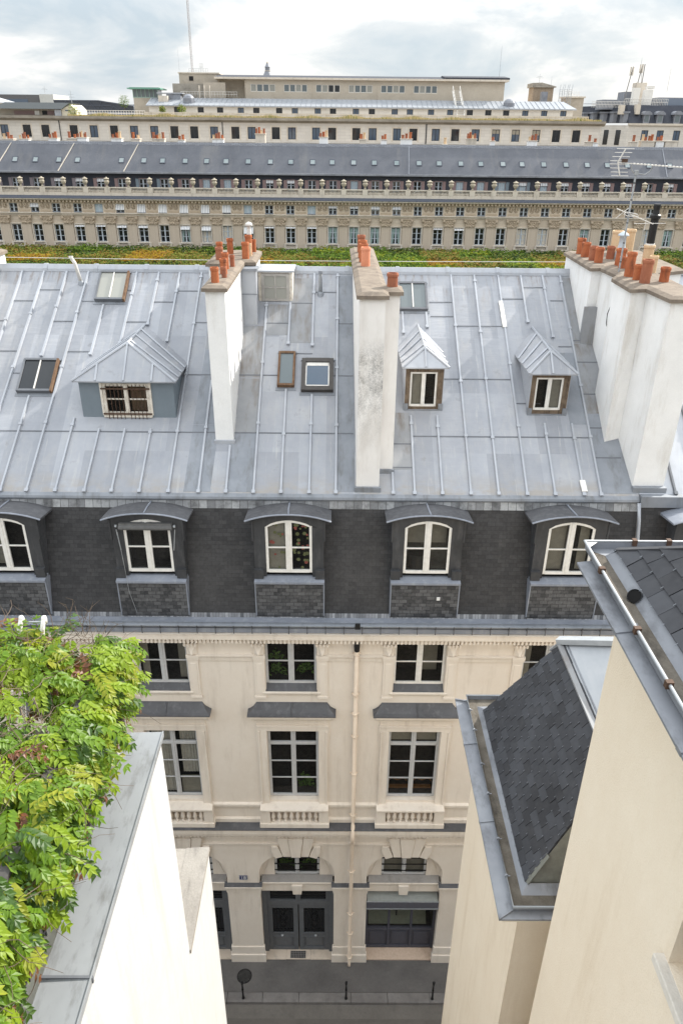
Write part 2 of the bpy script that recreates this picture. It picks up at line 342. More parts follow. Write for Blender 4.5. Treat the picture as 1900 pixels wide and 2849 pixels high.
        for k, (a, b, c, d) in enumerate(holes):
            if k in noreveal: continue
            e = y+depth
            s.poly(((a, y, c), (a, y, d), (a, e, d), (a, e, c)), mr); s.poly(((b, y, d), (b, y, c), (b, e, c), (b, e, d)), mr)
            s.poly(((a, y, d), (b, y, d), (b, e, d), (a, e, d)), mr); s.poly(((b, y, c), (a, y, c), (a, e, c), (b, e, c)), mr)
    def build(s, name, mats, parent=None, org=None, smooth=False, label=None, bevel=0.0):
        mats = mats if isinstance(mats, (list, tuple)) else [mats]
        po = WO[parent] if parent else Vector((0, 0, 0))
        o_ = Vector(org) if org is not None else (po if parent else Vector((0, 0, 0)))
        me = bpy.data.meshes.new(name)
        me.from_pydata([(a-o_.x, b-o_.y, c-o_.z) for a, b, c in s.v], [], s.f)
        for m in mats: me.materials.append(m)
        me.polygons.foreach_set('material_index', s.m)
        if smooth: me.polygons.foreach_set('use_smooth', [True]*len(s.f))
        me.update()
        ob = bpy.data.objects.new(name, me); COL.objects.link(ob)
        if parent: ob.parent = parent; KIDS.setdefault(parent, []).append(ob)
        ob.location = o_-po; WO[ob] = o_
        if bevel:
            b = ob.modifiers.new('bevel', 'BEVEL'); b.width = bevel; b.segments = 2; b.limit_method = 'ANGLE'; b.angle_limit = R(40)
        if label: ob['label'] = label
        return ob
def tag(o, label=None, cat=None, group=None, kind=None):
    for k, v in (('label', label), ('category', cat), ('group', group), ('kind', kind)):
        if v: o[k] = v
    return o
def thing(name, loc, label, cat, group=None):
    o = bpy.data.objects.new(name, None); COL.objects.link(o); o.empty_display_size = 0.2
    o.location = loc; WO[o] = Vector(loc)
    return tag(o, label, cat, group)
def dup(o, parent, loc, skip=()):
    c = o.copy(); COL.objects.link(c); loc = Vector(loc)
    c.parent = parent; c.location = loc-(WO[parent] if parent else Vector((0, 0, 0))); WO[c] = loc
    if parent: KIDS.setdefault(parent, []).append(c)
    for ch in KIDS.get(o, []):
        if ch.name.split('.')[0] in skip: continue
        dup(ch, c, loc+ch.location)
    return c
def clear_label(o):
    for k in ('label',):
        if k in o: del o[k]

# ================================================================ the street
m = MB(); m.poly(((-3000, -3000, -0.03), (3000, -3000, -0.03), (3000, 3000, -0.03), (-3000, 3000, -0.03)))
tag(m.build('ground', GROUND), kind='structure')
m = MB(); m.poly(((-60, 8.9, 0), (60, 8.9, 0), (60, 15.452, 0), (-60, 15.452, 0)))
tag(m.build('road', ROADM), kind='structure')
m = MB(); m.poly(((-60, 14.98, 0.005), (60, 14.98, 0.005), (60, 15.452, 0.005), (-60, 15.452, 0.005)))
tag(m.build('gutter_channel', plaster('channel_asphalt', (0.135, 0.124, 0.112), (0.165, 0.152, 0.138), (0.09, 0.083, 0.076), 0.5, 0.85, sc=1, grain=90, bstr=0.5)), kind='structure')
m = MB(); m.poly(((-60, 15.8, 0.148), (60, 15.8, 0.148), (60, 17.36, 0.148), (-60, 17.36, 0.148)))
for x in (-3.79, -1.72, 4.3): m.box(x-0.008, x+0.008, 15.8, 16.98, 0.14, 0.151)
tag(m.build('pavement', ASPH), kind='structure')
m = MB(); js = [-60, -30, -12, -10.2, -8.6, -7.0, -5.3, -3.81, -2.546, -1.252, 0.607, 1.927, 3.45, 4.9, 6.3, 8, 10, 30, 60]
for a, b in zip(js, js[1:]): m.box(a+0.006, b-0.006, 15.452, 15.795, -0.02, 0.152)
tag(m.build('kerb', GRAN, bevel=0.012), kind='structure')

def bollard(x, y, label):
    t = thing('bollard', (x, y, 0.15), label, 'bollard', 'slim black bollards along the kerb')
    p = MB(); p.lathe(x, y, [(0.055, 0.15), (0.055, 0.2), (0.036, 0.24), (0.034, 0.66), (0.044, 0.67), (0.044, 0.70), (0.032, 0.72), (0.031, 1.02), (0.042, 1.03), (0.042, 1.06), (0.026, 1.075)], 12)
    p.build('post', IRON, t, smooth=True)
    p = MB(); p.lathe(x, y, [(0.012, 1.07), (0.04, 1.09), (0.052, 1.125), (0.04, 1.165), (0.012, 1.18)], 12); p.build('ball', IRON, t, smooth=True)
    p = MB(); p.lathe(x, y, [(0.10, 0.153), (0.10, 0.157), (0.058, 0.162)], 14); p.build('collar', GRAN, t)
bollard(-3.23, 15.58, 'slim black bollard on the kerb in front of the round manhole cover')
bollard(0.44, 15.58, 'slim black bollard on the kerb below the foot of the downpipe')
bollard(3.52, 15.58, 'slim black bollard on the kerb in front of the shop awning end')
t = thing('manhole_cover', (-3.28, 16.36, 0.15), 'round patterned iron manhole cover in the asphalt pavement behind a bollard', 'manhole cover')
m = MB(); m.lathe(-3.28, 16.36, [(0.275, 0.149), (0.275, 0.154), (0.245, 0.155)], 28); m.build('rim', IRON, t)
m = MB()
for i in range(-5, 6):
    for j in range(-5, 6):
        if math.hypot(i, j) < 5.1: m.box(-3.28+i*0.043-0.015, -3.28+i*0.043+0.015, 16.36+j*0.043-0.015, 16.36+j*0.043+0.015, 0.154, 0.160)
m.build('stud_plate', plain('worn_iron', (0.065, 0.063, 0.06), (0.035, 0.034, 0.033), 0.6), t)

# ================================================================ the townhouse across the street
SL = 0.6686
def zr(Y): return 19.05+SL*(Y-18.0)
SN = 1/math.hypot(1, SL)
def rp(x, Y, d=0.0): return (x, Y-SL*SN*d, zr(Y)+SN*d)
def sbox(mb, x0, x1, Y0, Y1, d0, d1, m=0, dx=0.0):
    mb.hexa((rp(x0, Y0, d0), rp(x1, Y0, d0), rp(x1+dx, Y1, d0), rp(x0+dx, Y1, d0), rp(x0, Y0, d1), rp(x1, Y0, d1), rp(x1+dx, Y1, d1), rp(x0+dx, Y1, d1)), m)
def yman(z): return 17.05+(z-15.66)*0.2905

TH = thing('townhouse', (0, 17, 0.15), 'cream five-storey townhouse with slate mansard and grey zinc roof across the street', 'building')
BAYS = (-8.73, -5.02, -1.31, 2.41, 6.12)
X0, X1 = -13.0, 8.15
ARC = [(1.30*math.cos(a), 5.0+1.06*math.sin(a)) for a in [math.pi*k/18 for k in range(19)]]
def arc_pts(xc): return [(xc+x, z) for x, z in ARC]

# --- wall
m = MB()
holes = [(x-1.30, x+1.30, 0.15, 6.06) for x in BAYS]+[(x-0.78, x+0.78, 8.60, 11.58) for x in BAYS]+[(x-0.74, x+0.74, 13.10, 14.90) for x in BAYS]
m.wall(X0, X1, 0.15, 15.2, 17.0, holes, 0.22, 0, 0, noreveal=range(5))
for xc in BAYS:
    ap = arc_pts(xc)
    for (xa, za), (xb, zb) in zip(ap, ap[1:]):
        m.poly(((xb, 17, zb), (xa, 17, za), (xa, 17, 6.06), (xb, 17, 6.06)))
        m.poly(((xa, 17, za), (xb, 17, zb), (xb, 17.3, zb), (xa, 17.3, za)))
    for s in (-1, 1): m.poly(((xc+s*1.3, 17, 0.15), (xc+s*1.3, 17, 5.0), (xc+s*1.3, 17.45, 5.0), (xc+s*1.3, 17.45, 0.15))[::s])
    for s in (-1, 1):                                   # side panels of the mezzanine recess
        a, b = sorted((xc+s*1.31, xc+s*0.78)); m.box(a, b, 17.27, 17.5, 4.5, 6.1)
        a, b = sorted((xc+s*1.16, xc+s*0.86)); m.prismy([(a, 4.68), (b, 4.68), ((b if s < 0 else a), 5.72)], 17.255, 17.272)
m.box(X0, X0+0.2, 17.3, 32, 0.15, 15.5); m.box(X1-0.2, X1, 17.3, 32, 0.15, 15.5)
m.build('wall', STONE, TH)

# --- piers with bases and imposts
for i, xc in enumerate(BAYS[:-1]):
    a, b = xc+1.30, BAYS[i+1]-1.30
    m = MB(); m.box(a-0.02, b+0.02, 16.955, 17.05, 1.0, 4.0)
    m.box(a-0.06, b+0.06, 16.92, 17.05, 0.58, 1.0); m.box(a-0.09, b+0.09, 16.88, 17.05, 0.14, 0.58)
    m.box(a-0.035, b+0.035, 16.945, 17.08, 4.0, 4.07); m.box(a-0.05, b+0.05, 16.925, 17.12, 4.10, 4.26); m.box(a-0.03, b+0.03, 16.94, 17.1, 4.07, 4.10)
    m.prismx([(17.1, 4.26), (16.92, 4.26), (16.84, 4.38), (16.84, 4.455), (17.1, 4.455)], a-0.09, b+0.09)
    p = m.build('pier', STONE, TH, bevel=0.012)
    k = MB(); k.prismx([(17.05, 4.457), (16.85, 4.457), (16.85, 4.468), (17.0, 4.50), (17.05, 4.50)], a-0.10, b+0.10); k.build('flashing', LEAD, p)
# --- lintels, keystones
for xc in BAYS:
    m = MB(); m.box(xc-1.26, xc+1.26, 17.10, 17.3, 3.93, 4.30)
    m.prismx([(17.3, 4.30), (17.08, 4.30), (17.03, 4.40), (17.03, 4.46), (17.3, 4.46)], xc-1.21, xc+1.21)
    m.prismy([(xc-0.15, 3.88), (xc+0.15, 3.88), (xc+0.19, 4.34), (xc-0.19, 4.34)], 16.99, 17.1)
    p = m.build('lintel', STONE, TH, bevel=0.01)
    k = MB(); k.prismx([(17.3, 4.462), (17.05, 4.462), (17.05, 4.475), (17.27, 4.58), (17.3, 4.58)], xc-1.24, xc+1.24); k.build('sill_slope', SILL_G, p)
    m = MB()                                             # fan of voussoirs
    for a, b, c, d, zt, y in ((-0.24, 0.24, -0.155, 0.155, 6.90, 16.84), (-0.60, -0.25, -0.43, -0.165, 6.90, 16.87), (0.25, 0.60, 0.165, 0.43, 6.90, 16.87)):
        m.prismy([(xc+c, 6.0), (xc+d, 6.0), (xc+b, zt-0.12), (xc+b, zt), (xc+a, zt), (xc+a, zt-0.12)], y, 17.05)
    for s in (-1, 1):
        pl = [(xc+s*0.44, 5.98), (xc+s*0.70, 5.88), (xc+s*0.84, 6.25), (xc+s*0.82, 6.47), (xc+s*0.605, 6.47)]
        m.prismy(pl if s > 0 else pl[::-1], 16.89, 17.05)
    m.build('keystone', STONE, TH, bevel=0.012)

# --- mouldings and cornices (whole width of the front)
m = MB(); m.prismx([(17.01, 6.40), (16.95, 6.44), (16.93, 6.56), (17.01, 6.58)], X0, X1)
m.prismx([(17.01, 6.10), (16.985, 6.12), (16.985, 6.42), (17.01, 6.42)], X0, X1)
m.prismx([(17.01, 6.90), (16.90, 6.95), (16.80, 7.20), (16.66, 7.28), (16.64, 7.40), (16.64, 7.58), (17.01, 7.58)], X0, X1)
m.prismx([(17.01, 7.58), (16.93, 7.58), (16.93, 7.76), (16.97, 7.80), (17.01, 7.80)], X0, X1)
m.prismx([(17.01, 8.24), (16.95, 8.26), (16.92, 8.36), (16.92, 8.44), (17.01, 8.48)], X0, X1)
m.build('string_course', STONE, TH)
m = MB(); x = X0
while x < X1: m.box(x, x+0.07, 16.70, 16.80, 7.16, 7.262); x += 0.125
m.build('dentil_band', STONE, TH)
m = MB(); m.prismx([(16.98, 7.582), (16.62, 7.582), (16.62, 7.60), (16.93, 7.615), (16.98, 7.62)], X0, X1); m.build('cornice_flashing', LEAD, TH)
m = MB()
for xa, xb in [(X0, BAYS[0]-1.1)]+[(a+1.09, b-1.09) for a, b in zip(BAYS, BAYS[1:])]+[(BAYS[-1]+1.1, X1)]:
    m.prismx([(17.01, 14.23), (16.955, 14.25), (16.94, 14.36), (16.91, 14.43), (16.91, 14.46), (17.01, 14.48)], xa, xb)
m.build('upper_string', STONE, TH)
m = MB(); m.prismx([(17.02, 14.86), (16.90, 14.92), (16.86, 15.10), (16.66, 15.24), (16.60, 15.26), (16.59, 15.40), (16.57, 15.47), (17.02, 15.52)], X0, X1)
m.build('eaves_cornice', STONE, TH)
m = MB(); x = X0
while x < X1: m.box(x, x+0.062, 16.665, 16.80, 15.09, 15.235); x += 0.112
m.build('eaves_dentils', STONE, TH)
m = MB(); m.box(X0, X1, 16.60, 17.0, 15.515, 15.66); m.poly(((X0, 16.66, 15.72), (X1, 16.66, 15.72), (X1, 17.06, 15.70), (X0, 17.06, 15.70)))
m.build('eaves_flashing', LEAD_L, TH)
m = MB(); n = 9
prof = [(16.60+0.085*math.cos(math.pi+math.pi*k/n), 15.80+0.095*math.sin(math.pi+math.pi*k/n)) for k in range(n+1)]
for (ya, za), (yb, zb) in zip(prof, prof[1:]):
    m.poly(((X0, ya, za), (X0, yb, zb), (X1, yb, zb), (X1, ya, za)))
m.tube([(X0, 16.515, 15.80), (X1, 16.515, 15.80)], 0.014, 6)
gut = m.build('gutter', metal('gutter_zinc', (0.20, 0.22, 0.25), (0.28, 0.30, 0.33), (0.12, 0.12, 0.13), 0.5, 0.2), TH)
x = X0+0.2
while x < X1:
    m = MB(); m.box(x-0.012, x+0.012, 16.498, 16.512, 15.55, 15.81); m.box(x-0.012, x+0.012, 16.512, 16.60, 15.68, 15.70); m.build('bracket', LEAD, gut); x += 0.50
# dark foot flashing of the mansard, streaked
m = MB(); m.poly(((X0, yman(15.70)-0.012, 15.69), (X1, yman(15.70)-0.012, 15.69), (X1, yman(15.83)-0.012, 15.83), (X0, yman(15.83)-0.012, 15.83)))
m.build('foot_flashing', bricks('streaked_lead', (0.10, 0.105, 0.115), (0.34, 0.35, 0.37), (0.06, 0.06, 0.065), 0.085, 0.6, msize=0.004, bstr=0.1), TH)

# --- casement windows
def casement(parent, xc, y, z0, w, h, paint, bars, transom=None, arch=0.0, name='window', stile=0.055, mid=0.13, curtain=None, glassm=None, room=0.9, deep=0.05):
    m = MB(); x0, x1, z1 = xc-w/2, xc+w/2, z0+h
    def zt(x): return z1-arch*((x-xc)/(w/2))**2
    m.box(x0, x0+stile, y, y+deep, z0, zt(x0)); m.box(x1-stile, x1, y, y+deep, z0, zt(x1))
    m.box(x0+stile, x1-stile, y-0.012, y+deep, z0, z0+stile*1.1)
    k = 8 if arch else 1
    for i in range(k):
        a, b = x0+stile+(w-2*stile)*i/k, x0+stile+(w-2*stile)*(i+1)/k
        m.prismy([(a, zt(a)-stile), (b, zt(b)-stile), (b, zt(b)), (a, zt(a))], y+0.001, y+deep)
    m.box(xc-mid/2, xc+mid/2, y-0.015, y+deep-0.005, z0+stile, z1-0.002)
    m.box(xc-mid*0.16, xc+mid*0.16, y-0.035, y, z0+stile, z1-0.012)
    zz0, zz1 = z0+stile*1.1, z1-stile-arch*0.4
    if transom:
        m.box(x0+stile, x1-stile, y-0.03, y+deep-0.003, z0+transom-0.055, z0+transom+0.055); zz1 = z0+transom-0.055
    for b in range(1, bars):
        zb = zz0+(zz1-zz0)*b/bars
        m.box(x0+stile, xc-mid/2, y+0.002, y+deep-0.01, zb-0.018, zb+0.018); m.box(xc+mid/2, x1-stile, y+0.002, y+deep-0.01, zb-0.018, zb+0.018)
    f = m.build(name, paint, parent, org=(xc, y, z0), bevel=0.006) if parent and name != 'frame' else m.build(name, paint, parent)
    return f, (x0, x1, z0, z1)
def wparts(owner, xc, y, z0, w, h, arch=0.0, glassm=None, curtain=(), room=0.8, roommat=None):
    """pane, dark room and curtains behind a casement; owner is a part (they become its sub-parts)"""
    g = MB(); x0, x1, z1 = xc-w/2+0.02, xc+w/2-0.02, z0+h-0.02
    pts = [(x0, z0+0.02), (x1, z0+0.02)]+[(x1-(x1-x0)*i/8, z1-arch*((x1-(x1-x0)*i/8-xc)/(w/2))**2) for i in range(9)]
    g.poly([(x, y+0.025, z) for x, z in pts]); g.build('pane', glassm or GLASS, owner)
    if room:
        r = MB(); a, b, c, d, y0, y1 = xc-w/2-0.03, xc+w/2+0.03, z0-0.02, z0+h+0.03, y+0.055, y+room
        r.poly(((a, y1, c), (b, y1, c), (b, y1, d), (a, y1, d))); r.poly(((a, y0, c), (b, y0, c), (b, y1, c), (a, y1, c)))
        r.poly(((a, y0, d), (a, y1, d), (b, y1, d), (b, y0, d))); r.poly(((a, y0, c), (a, y1, c), (a, y1, d), (a, y0, d))); r.poly(((b, y0, c), (b, y0, d), (b, y1, d), (b, y1, c)))
        r.build('room', roommat or ROOM, owner)
    for (cx0, cx1, cz0, cz1, mat_, off) in curtain:
        c = MB(); k = max(4, int((cx1-cx0)/0.045)); fl = 0.012 if mat_ in (CURT, CURT_T) else 0.0
        for i in range(k):
            a, b = cx0+(cx1-cx0)*i/k, cx0+(cx1-cx0)*(i+1)/k
            ya, yb = y+0.09+off+fl*(1 if i % 2 else -1), y+0.09+off+fl*(-1 if i % 2 else 1)
            c.poly(((xc+a, ya, z0+cz0), (xc+b, yb, z0+cz0), (xc+b, yb, z0+cz1), (xc+a, ya, z0+cz1)))
        c.build('curtain', mat_, owner)

def plant_pot(owner, x, y, z, s=0.3, seed=1):
    r = random.Random(seed); p = MB()
    for k in range(60):
        a = r.uniform(0, 6.283); el = r.uniform(0.2, 1.4); L = s*r.uniform(0.5, 1.0)
        q = Vector((x+math.cos(a)*L*math.cos(el)*0.8, y+abs(math.sin(a))*0.15, z+L*math.sin(el))); d = Vector((r.uniform(-1, 1), 0.2, r.uniform(-0.6, 0.6))).normalized()*0.06
        u = Vector((-d.z, 0, d.x))*0.45
        p.poly((q-d, q+u, q+d, q-u))
    p.build('house_plant', plain('plant_green', (0.12, 0.20, 0.04), (0.06, 0.11, 0.025), 0.6) if 'plant_green' not in MATS else MATS['plant_green'], owner)

C2 = {0: [(-0.68, 0.68, 0.2, 2.9, CURT, 0.05)], 1: [(-0.68, -0.05, 0.05, 2.9, CURT, 0.05), (0.18, 0.68, 0.9, 2.9, CURT, 0.05), (0.1, 0.68, 0.05, 0.8, CURT_G, 0.0)],
      2: [], 3: [(-0.70, 0.70, 2.35, 2.95, CURT_G, 0.02)], 4: [(-0.68, -0.2, 0.05, 2.9, CURT, 0.05)]}
C3 = {0: [], 1: [(-0.66, -0.45, 0.05, 1.7, CURT_G, 0.1), (0.42, 0.68, 0.05, 1.7, CURT_G, 0.1)], 2: [], 3: [(0.15, 0.60, 0.05, 1.7, CURT_G, 0.5)], 4: [(-0.7, -0.45, 0.05, 1.7, CURT_G, 0.1)]}
for i, xc in enumerate(BAYS):
    # second floor: surround, hood, balustrade, window
    m = MB()
    for s in (-1, 1):
        a, b = sorted((xc+s*0.79, xc+s*1.0)); m.box(a, b, 16.93, 17.02, 8.44, 11.59)
        a, b = sorted((xc+s*1.0, xc+s*1.05)); m.box(a, b, 16.90, 17.02, 8.44, 11.59)
        a, b = sorted((xc+s*1.05, xc+s*1.10)); m.box(a, b, 16.93, 17.02, 11.2, 11.80)
        a, b = sorted((xc+s*1.05, xc+s*1.085)); m.box(a, b, 16.94, 17.02, 10.95, 11.2)
    m.box(xc-1.05, xc+1.05, 16.93, 17.02, 11.59, 11.76); m.box(xc-1.09, xc+1.09, 16.905, 17.02, 11.76, 11.83)
    m.box(xc-1.07, xc+1.07, 16.96, 17.02, 11.83, 12.0)
    m.prismx([(17.02, 12.0), (16.94, 12.02), (16.90, 12.14), (16.78, 12.22), (16.68, 12.30), (16.67, 12.42), (17.02, 12.42)], xc-1.22, xc+1.22)
    m.build('window_surround', STONE, TH, bevel=0.008)
    m = MB(); ch = []
    for (d, z, hw) in ((0.0, 12.425, 1.31), (0.10, 12.46, 1.24), (0.20, 12.53, 1.15), (0.30, 12.63, 1.08), (0.345, 12.69, 1.05)): ch.append((16.65+d, z, hw))
    for (ya, za, ha), (yb, zb, hb) in zip(ch, ch[1:]):
        m.poly(((xc-ha, ya, za), (xc+ha, ya, za), (xc+hb, yb, zb), (xc-hb, yb, zb)))
        m.poly(((xc-ha, ya, za), (xc-hb, yb, zb), (xc-hb, 17.0, zb), (xc-ha, 17.0, za))); m.poly(((xc+hb, yb, zb), (xc+ha, ya, za), (xc+ha, 17.0, za), (xc+hb, 17.0, zb)))
    m.box(xc-1.31, xc+1.31, 16.65, 17.0, 12.395, 12.424)
    m.tube([(xc+0.0, 16.66, 12.44), (xc, 16.75, 12.475), (xc, 16.85, 12.545), (xc, 16.98, 12.69)], 0.018, 6)
    m.build('hood', LEAD, TH)
    m = MB(); m.box(xc-1.12, xc+1.12, 16.70, 16.97, 7.62, 7.80)
    for s in (-1, 1):
        a, b = sorted((xc+s*0.785, xc+s*1.09)); m.box(a, b, 16.74, 17.0, 7.80, 8.35)
    m.prismx([(17.2, 8.35), (16.70, 8.35), (16.68, 8.40), (16.68, 8.455), (17.0, 8.50), (17.2, 8.60)], xc-1.09, xc+1.09)
    bal = m.build('balustrade', STONE, TH, bevel=0.008)
    b0 = None
    for k in range(8):
        bx = xc-0.69+k*1.38/7
        if b0 is None:
            q = MB(); q.lathe(bx, 16.84, [(0.055, 7.80), (0.055, 7.84), (0.03, 7.86), (0.045, 7.92), (0.072, 8.0), (0.066, 8.08), (0.035, 8.2), (0.03, 8.26), (0.05, 8.28), (0.055, 8.31), (0.055, 8.35)], 10)
            b0 = q.build('baluster', STONE, bal, org=(bx, 16.84, 7.8), smooth=True)
        else: dup(b0, bal, (bx, 16.84, 7.8))
    q = MB(); q.box(xc-0.78, xc+0.78, 16.97, 17.0, 7.8, 8.35); q.build('shadow_panel', STONE_D, bal)  # darker stone panel puts the shade behind the balusters into the colour
    f, _ = casement(TH, xc, 17.15, 8.62, 1.56, 2.95, GPAINT, 3, transom=2.30, stile=0.075, mid=0.15)
    wparts(f, xc, 17.15, 8.62, 1.56, 2.95, curtain=C2[i])
    if i == 2: plant_pot(f, xc+0.38, 17.28, 8.75, 0.42, 3); plant_pot(f, xc+0.30, 17.28, 9.0, 0.40, 4)
    if i == 3:
        q = MB()
        for s in (-1, 1): q.tube([(xc+s*0.40-0.30, 17.42, 9.02), (xc+s*0.40-0.2, 17.42, 9.15), (xc+s*0.4, 17.42, 9.06), (xc+s*0.40+0.2, 17.42, 9.15), (xc+s*0.40+0.30, 17.42, 9.02)], 0.022, 6)
        q.box(xc-0.7, xc+0.7, 17.4, 17.5, 8.7, 8.78); q.build('chair_backs', plain('varnished_wood', (0.24, 0.11, 0.035), (0.15, 0.07, 0.02), 0.4), f)
    # third floor: pilasters with consoles, window, sloped sill
    m = MB()
    for s in (-1, 1):
        a, b = sorted((xc+s*0.76, xc+s*1.06)); m.box(a, b, 16.95, 17.02, 12.95, 14.28)
        a2, b2 = a+0.06, b-0.06; m.box(a2, b2, 16.935, 16.96, 13.05, 14.16)
        m.box(a-0.02, b+0.03, 16.92, 17.02, 14.28, 14.36); m.box(a-0.03, b+0.04, 16.90, 17.02, 14.36, 14.47)
        cx = (a+b)/2; m.box(cx-0.145, cx+0.145, 16.95, 17.02, 14.47, 14.88)
        i0 = len(m.v); m.v += [(cx-0.12, 16.95, 14.50), (cx+0.12, 16.95, 14.50), (cx+0.12, 16.95, 14.82), (cx-0.12, 16.95, 14.82), (cx, 16.84, 14.52)]
        for q in ((0, 1, 4), (1, 2, 4), (2, 3, 4), (3, 0, 4)): m.f.append(tuple(i0+k for k in q)); m.m.append(0)
        m.box(cx-0.20, cx+0.20, 16.80, 17.0, 14.88, 14.95)
        for k in range(4): m.box(cx-0.17+k*0.10, cx-0.12+k*0.10, 16.76, 16.86, 14.89, 15.0)
        m.box(a-0.02, b+0.02, 16.93, 17.02, 12.86, 12.95)
    m.prismx([(17.02, 12.98), (16.95, 13.0), (16.92, 13.07), (16.92, 13.11), (17.02, 13.12)], xc-0.85, xc+0.85)
    m.build('pilaster_frame', STONE, TH, bevel=0.008)
    m = MB(); m.prismx([(17.22, 13.1), (16.97, 13.1), (16.97, 13.135), (17.16, 13.30), (17.22, 13.30)], xc-0.755, xc+0.755); m.build('sill', LEAD, TH)
    f, _ = casement(TH, xc, 17.15, 13.29, 1.48, 1.62, GPAINT if i != 3 else WPAINT, 2, stile=0.07, mid=0.17)
    wparts(f, xc, 17.15, 13.29, 1.48, 1.62, curtain=C3[i])
    if i == 2: plant_pot(f, xc-0.45, 17.3, 13.35, 0.5, 5); plant_pot(f, xc+0.45, 17.3, 13.35, 0.55, 6); plant_pot(f, xc-0.5, 17.3, 13.9, 0.45, 9)
    # mezzanine window with bars
    f, _ = casement(TH, xc, 17.32, 4.57, 1.54, 1.6, GPAINT, 1, stile=0.07, mid=0.14)
    wparts(f, xc, 17.32, 4.57, 1.54, 1.6, curtain=([(-0.72, 0.72, 0.05, 1.5, CURT_G, 0.05)] if i == 3 else []))
    q = MB()
    for z in (4.80, 5.12, 5.45): q.box(xc-0.78, xc+0.78, 17.275, 17.30, z-0.018, z+0.018)
    q.build('guard_rail', IRON, f)
    if i == 2:
        plant_pot(f, xc-0.4, 17.42, 4.7, 0.5, 11); plant_pot(f, xc+0.4, 17.42, 4.7, 0.5, 12)

# --- entrance doors and shop fronts
def door(xc):
    m = MB(); y = 17.36
    m.box(xc-1.28, xc-1.12, y-0.10, y+0.1, 0.2, 3.95); m.box(xc+1.12, xc+1.28, y-0.10, y+0.1, 0.2, 3.95)
    m.box(xc-1.12, xc+1.12, y-0.08, y+0.1, 2.92, 3.14); m.box(xc-1.12, xc+1.12, y-0.08, y+0.1, 3.72, 3.95); m.box(xc-0.09, xc+0.09, y-0.08, y+0.1, 3.14, 3.72)
    for s in (-1, 1): a, b = sorted((xc+s*1.0, xc+s*1.12)); m.box(a, b, y-0.07, y+0.1, 3.14, 3.72)
    d = m.build('entrance_door', DOORG, TH, bevel=0.008)
    for s in (-1, 1):
        a, b = sorted((xc+s*0.02, xc+s*1.12)); l = MB()
        l.box(a, a+0.17, y-0.03, y+0.05, 0.2, 2.91); l.box(b-0.17, b, y-0.03, y+0.05, 0.2, 2.91); l.box(a+0.17, b-0.17, y-0.03, y+0.05, 2.66, 2.91)
        l.box(a+0.17, b-0.17, y-0.03, y+0.05, 1.02, 1.22); l.box(a+0.17, b-0.17, y-0.03, y+0.05, 0.2, 0.38); l.box(a+0.17, b-0.17, y+0.01, y+0.05, 0.38, 1.02)
        l.box(a+0.25, b-0.25, y-0.015, y+0.02, 0.46, 0.94); l.box(a+0.12, b-0.12, y-0.055, y-0.03, 1.20, 1.26); l.box(a+0.12, b-0.12, y-0.05, y-0.03, 0.30, 0.36); l.box(a+0.14, b-0.14, y-0.05, y-0.03, 0.99, 1.04)
        l.build('door_leaf', DOORG, d, bevel=0.006)
        g = MB(); g.poly(((a+0.16, y+0.02, 1.2), (b-0.16, y+0.02, 1.2), (b-0.16, y+0.02, 2.7), (a+0.16, y+0.02, 2.7))); g.poly(((min(xc+s*0.09, xc+s*1.0), y, 3.14), (max(xc+s*0.09, xc+s*1.0), y, 3.14), (max(xc+s*0.09, xc+s*1.0), y, 3.72), (min(xc+s*0.09, xc+s*1.0), y, 3.72)))
        g.build('pane', GLASS_D, d)
        q = MB(); mid = (a+b)/2
        for k in range(7): xx = a+0.20+k*(b-a-0.40)/6; q.box(xx-0.008, xx+0.008, y-0.012, y+0.004, 1.22, 2.66)
        for z in (1.35, 2.5): q.box(a+0.17, b-0.17, y-0.014, y+0.006, z-0.012, z+0.012)
        for r_, zc in ((0.16, 1.95), (0.10, 1.95), (0.09, 1.58), (0.09, 2.32)):
            q.tube([(mid+r_*math.cos(t*math.pi/6), y-0.01, zc+r_*1.5*math.sin(t*math.pi/6)) for t in range(13)], 0.012, 5)
        for z in (3.3, 3.45, 3.6): q.box(min(xc+s*0.09, xc+s*1.0), max(xc+s*0.09, xc+s*1.0), y-0.03, y-0.015, z-0.01, z+0.01)
        q.build('grille', IRON, d)
        h = MB(); h.lathe(xc+s*0.62, y-0.05, [(0.05, 1.10), (0.055, 1.12), (0.02, 1.15)], 8); h.build('knob', STEEL, d)
    st = MB(); st.box(xc-1.28, xc-0.48, 16.97, 17.45, 0.15, 0.21); st.box(xc-0.475, xc+0.43, 16.98, 17.45, 0.15, 0.205); st.box(xc+0.435, xc+1.28, 16.97, 17.45, 0.15, 0.21)
    s_ = st.build('doorstep', STONE_D, TH, bevel=0.01)
    g = MB(); g.box(xc-0.33, xc+0.25, 17.0, 17.28, 0.206, 0.212)
    for a in range(9):
        for b in range(4): g.box(xc-0.30+a*0.062, xc-0.30+a*0.062+0.035, 17.02+b*0.066, 17.02+b*0.066+0.038, 0.212, 0.218, 1)
    g.build('foot_grate', [GRAN, IRON], s_)
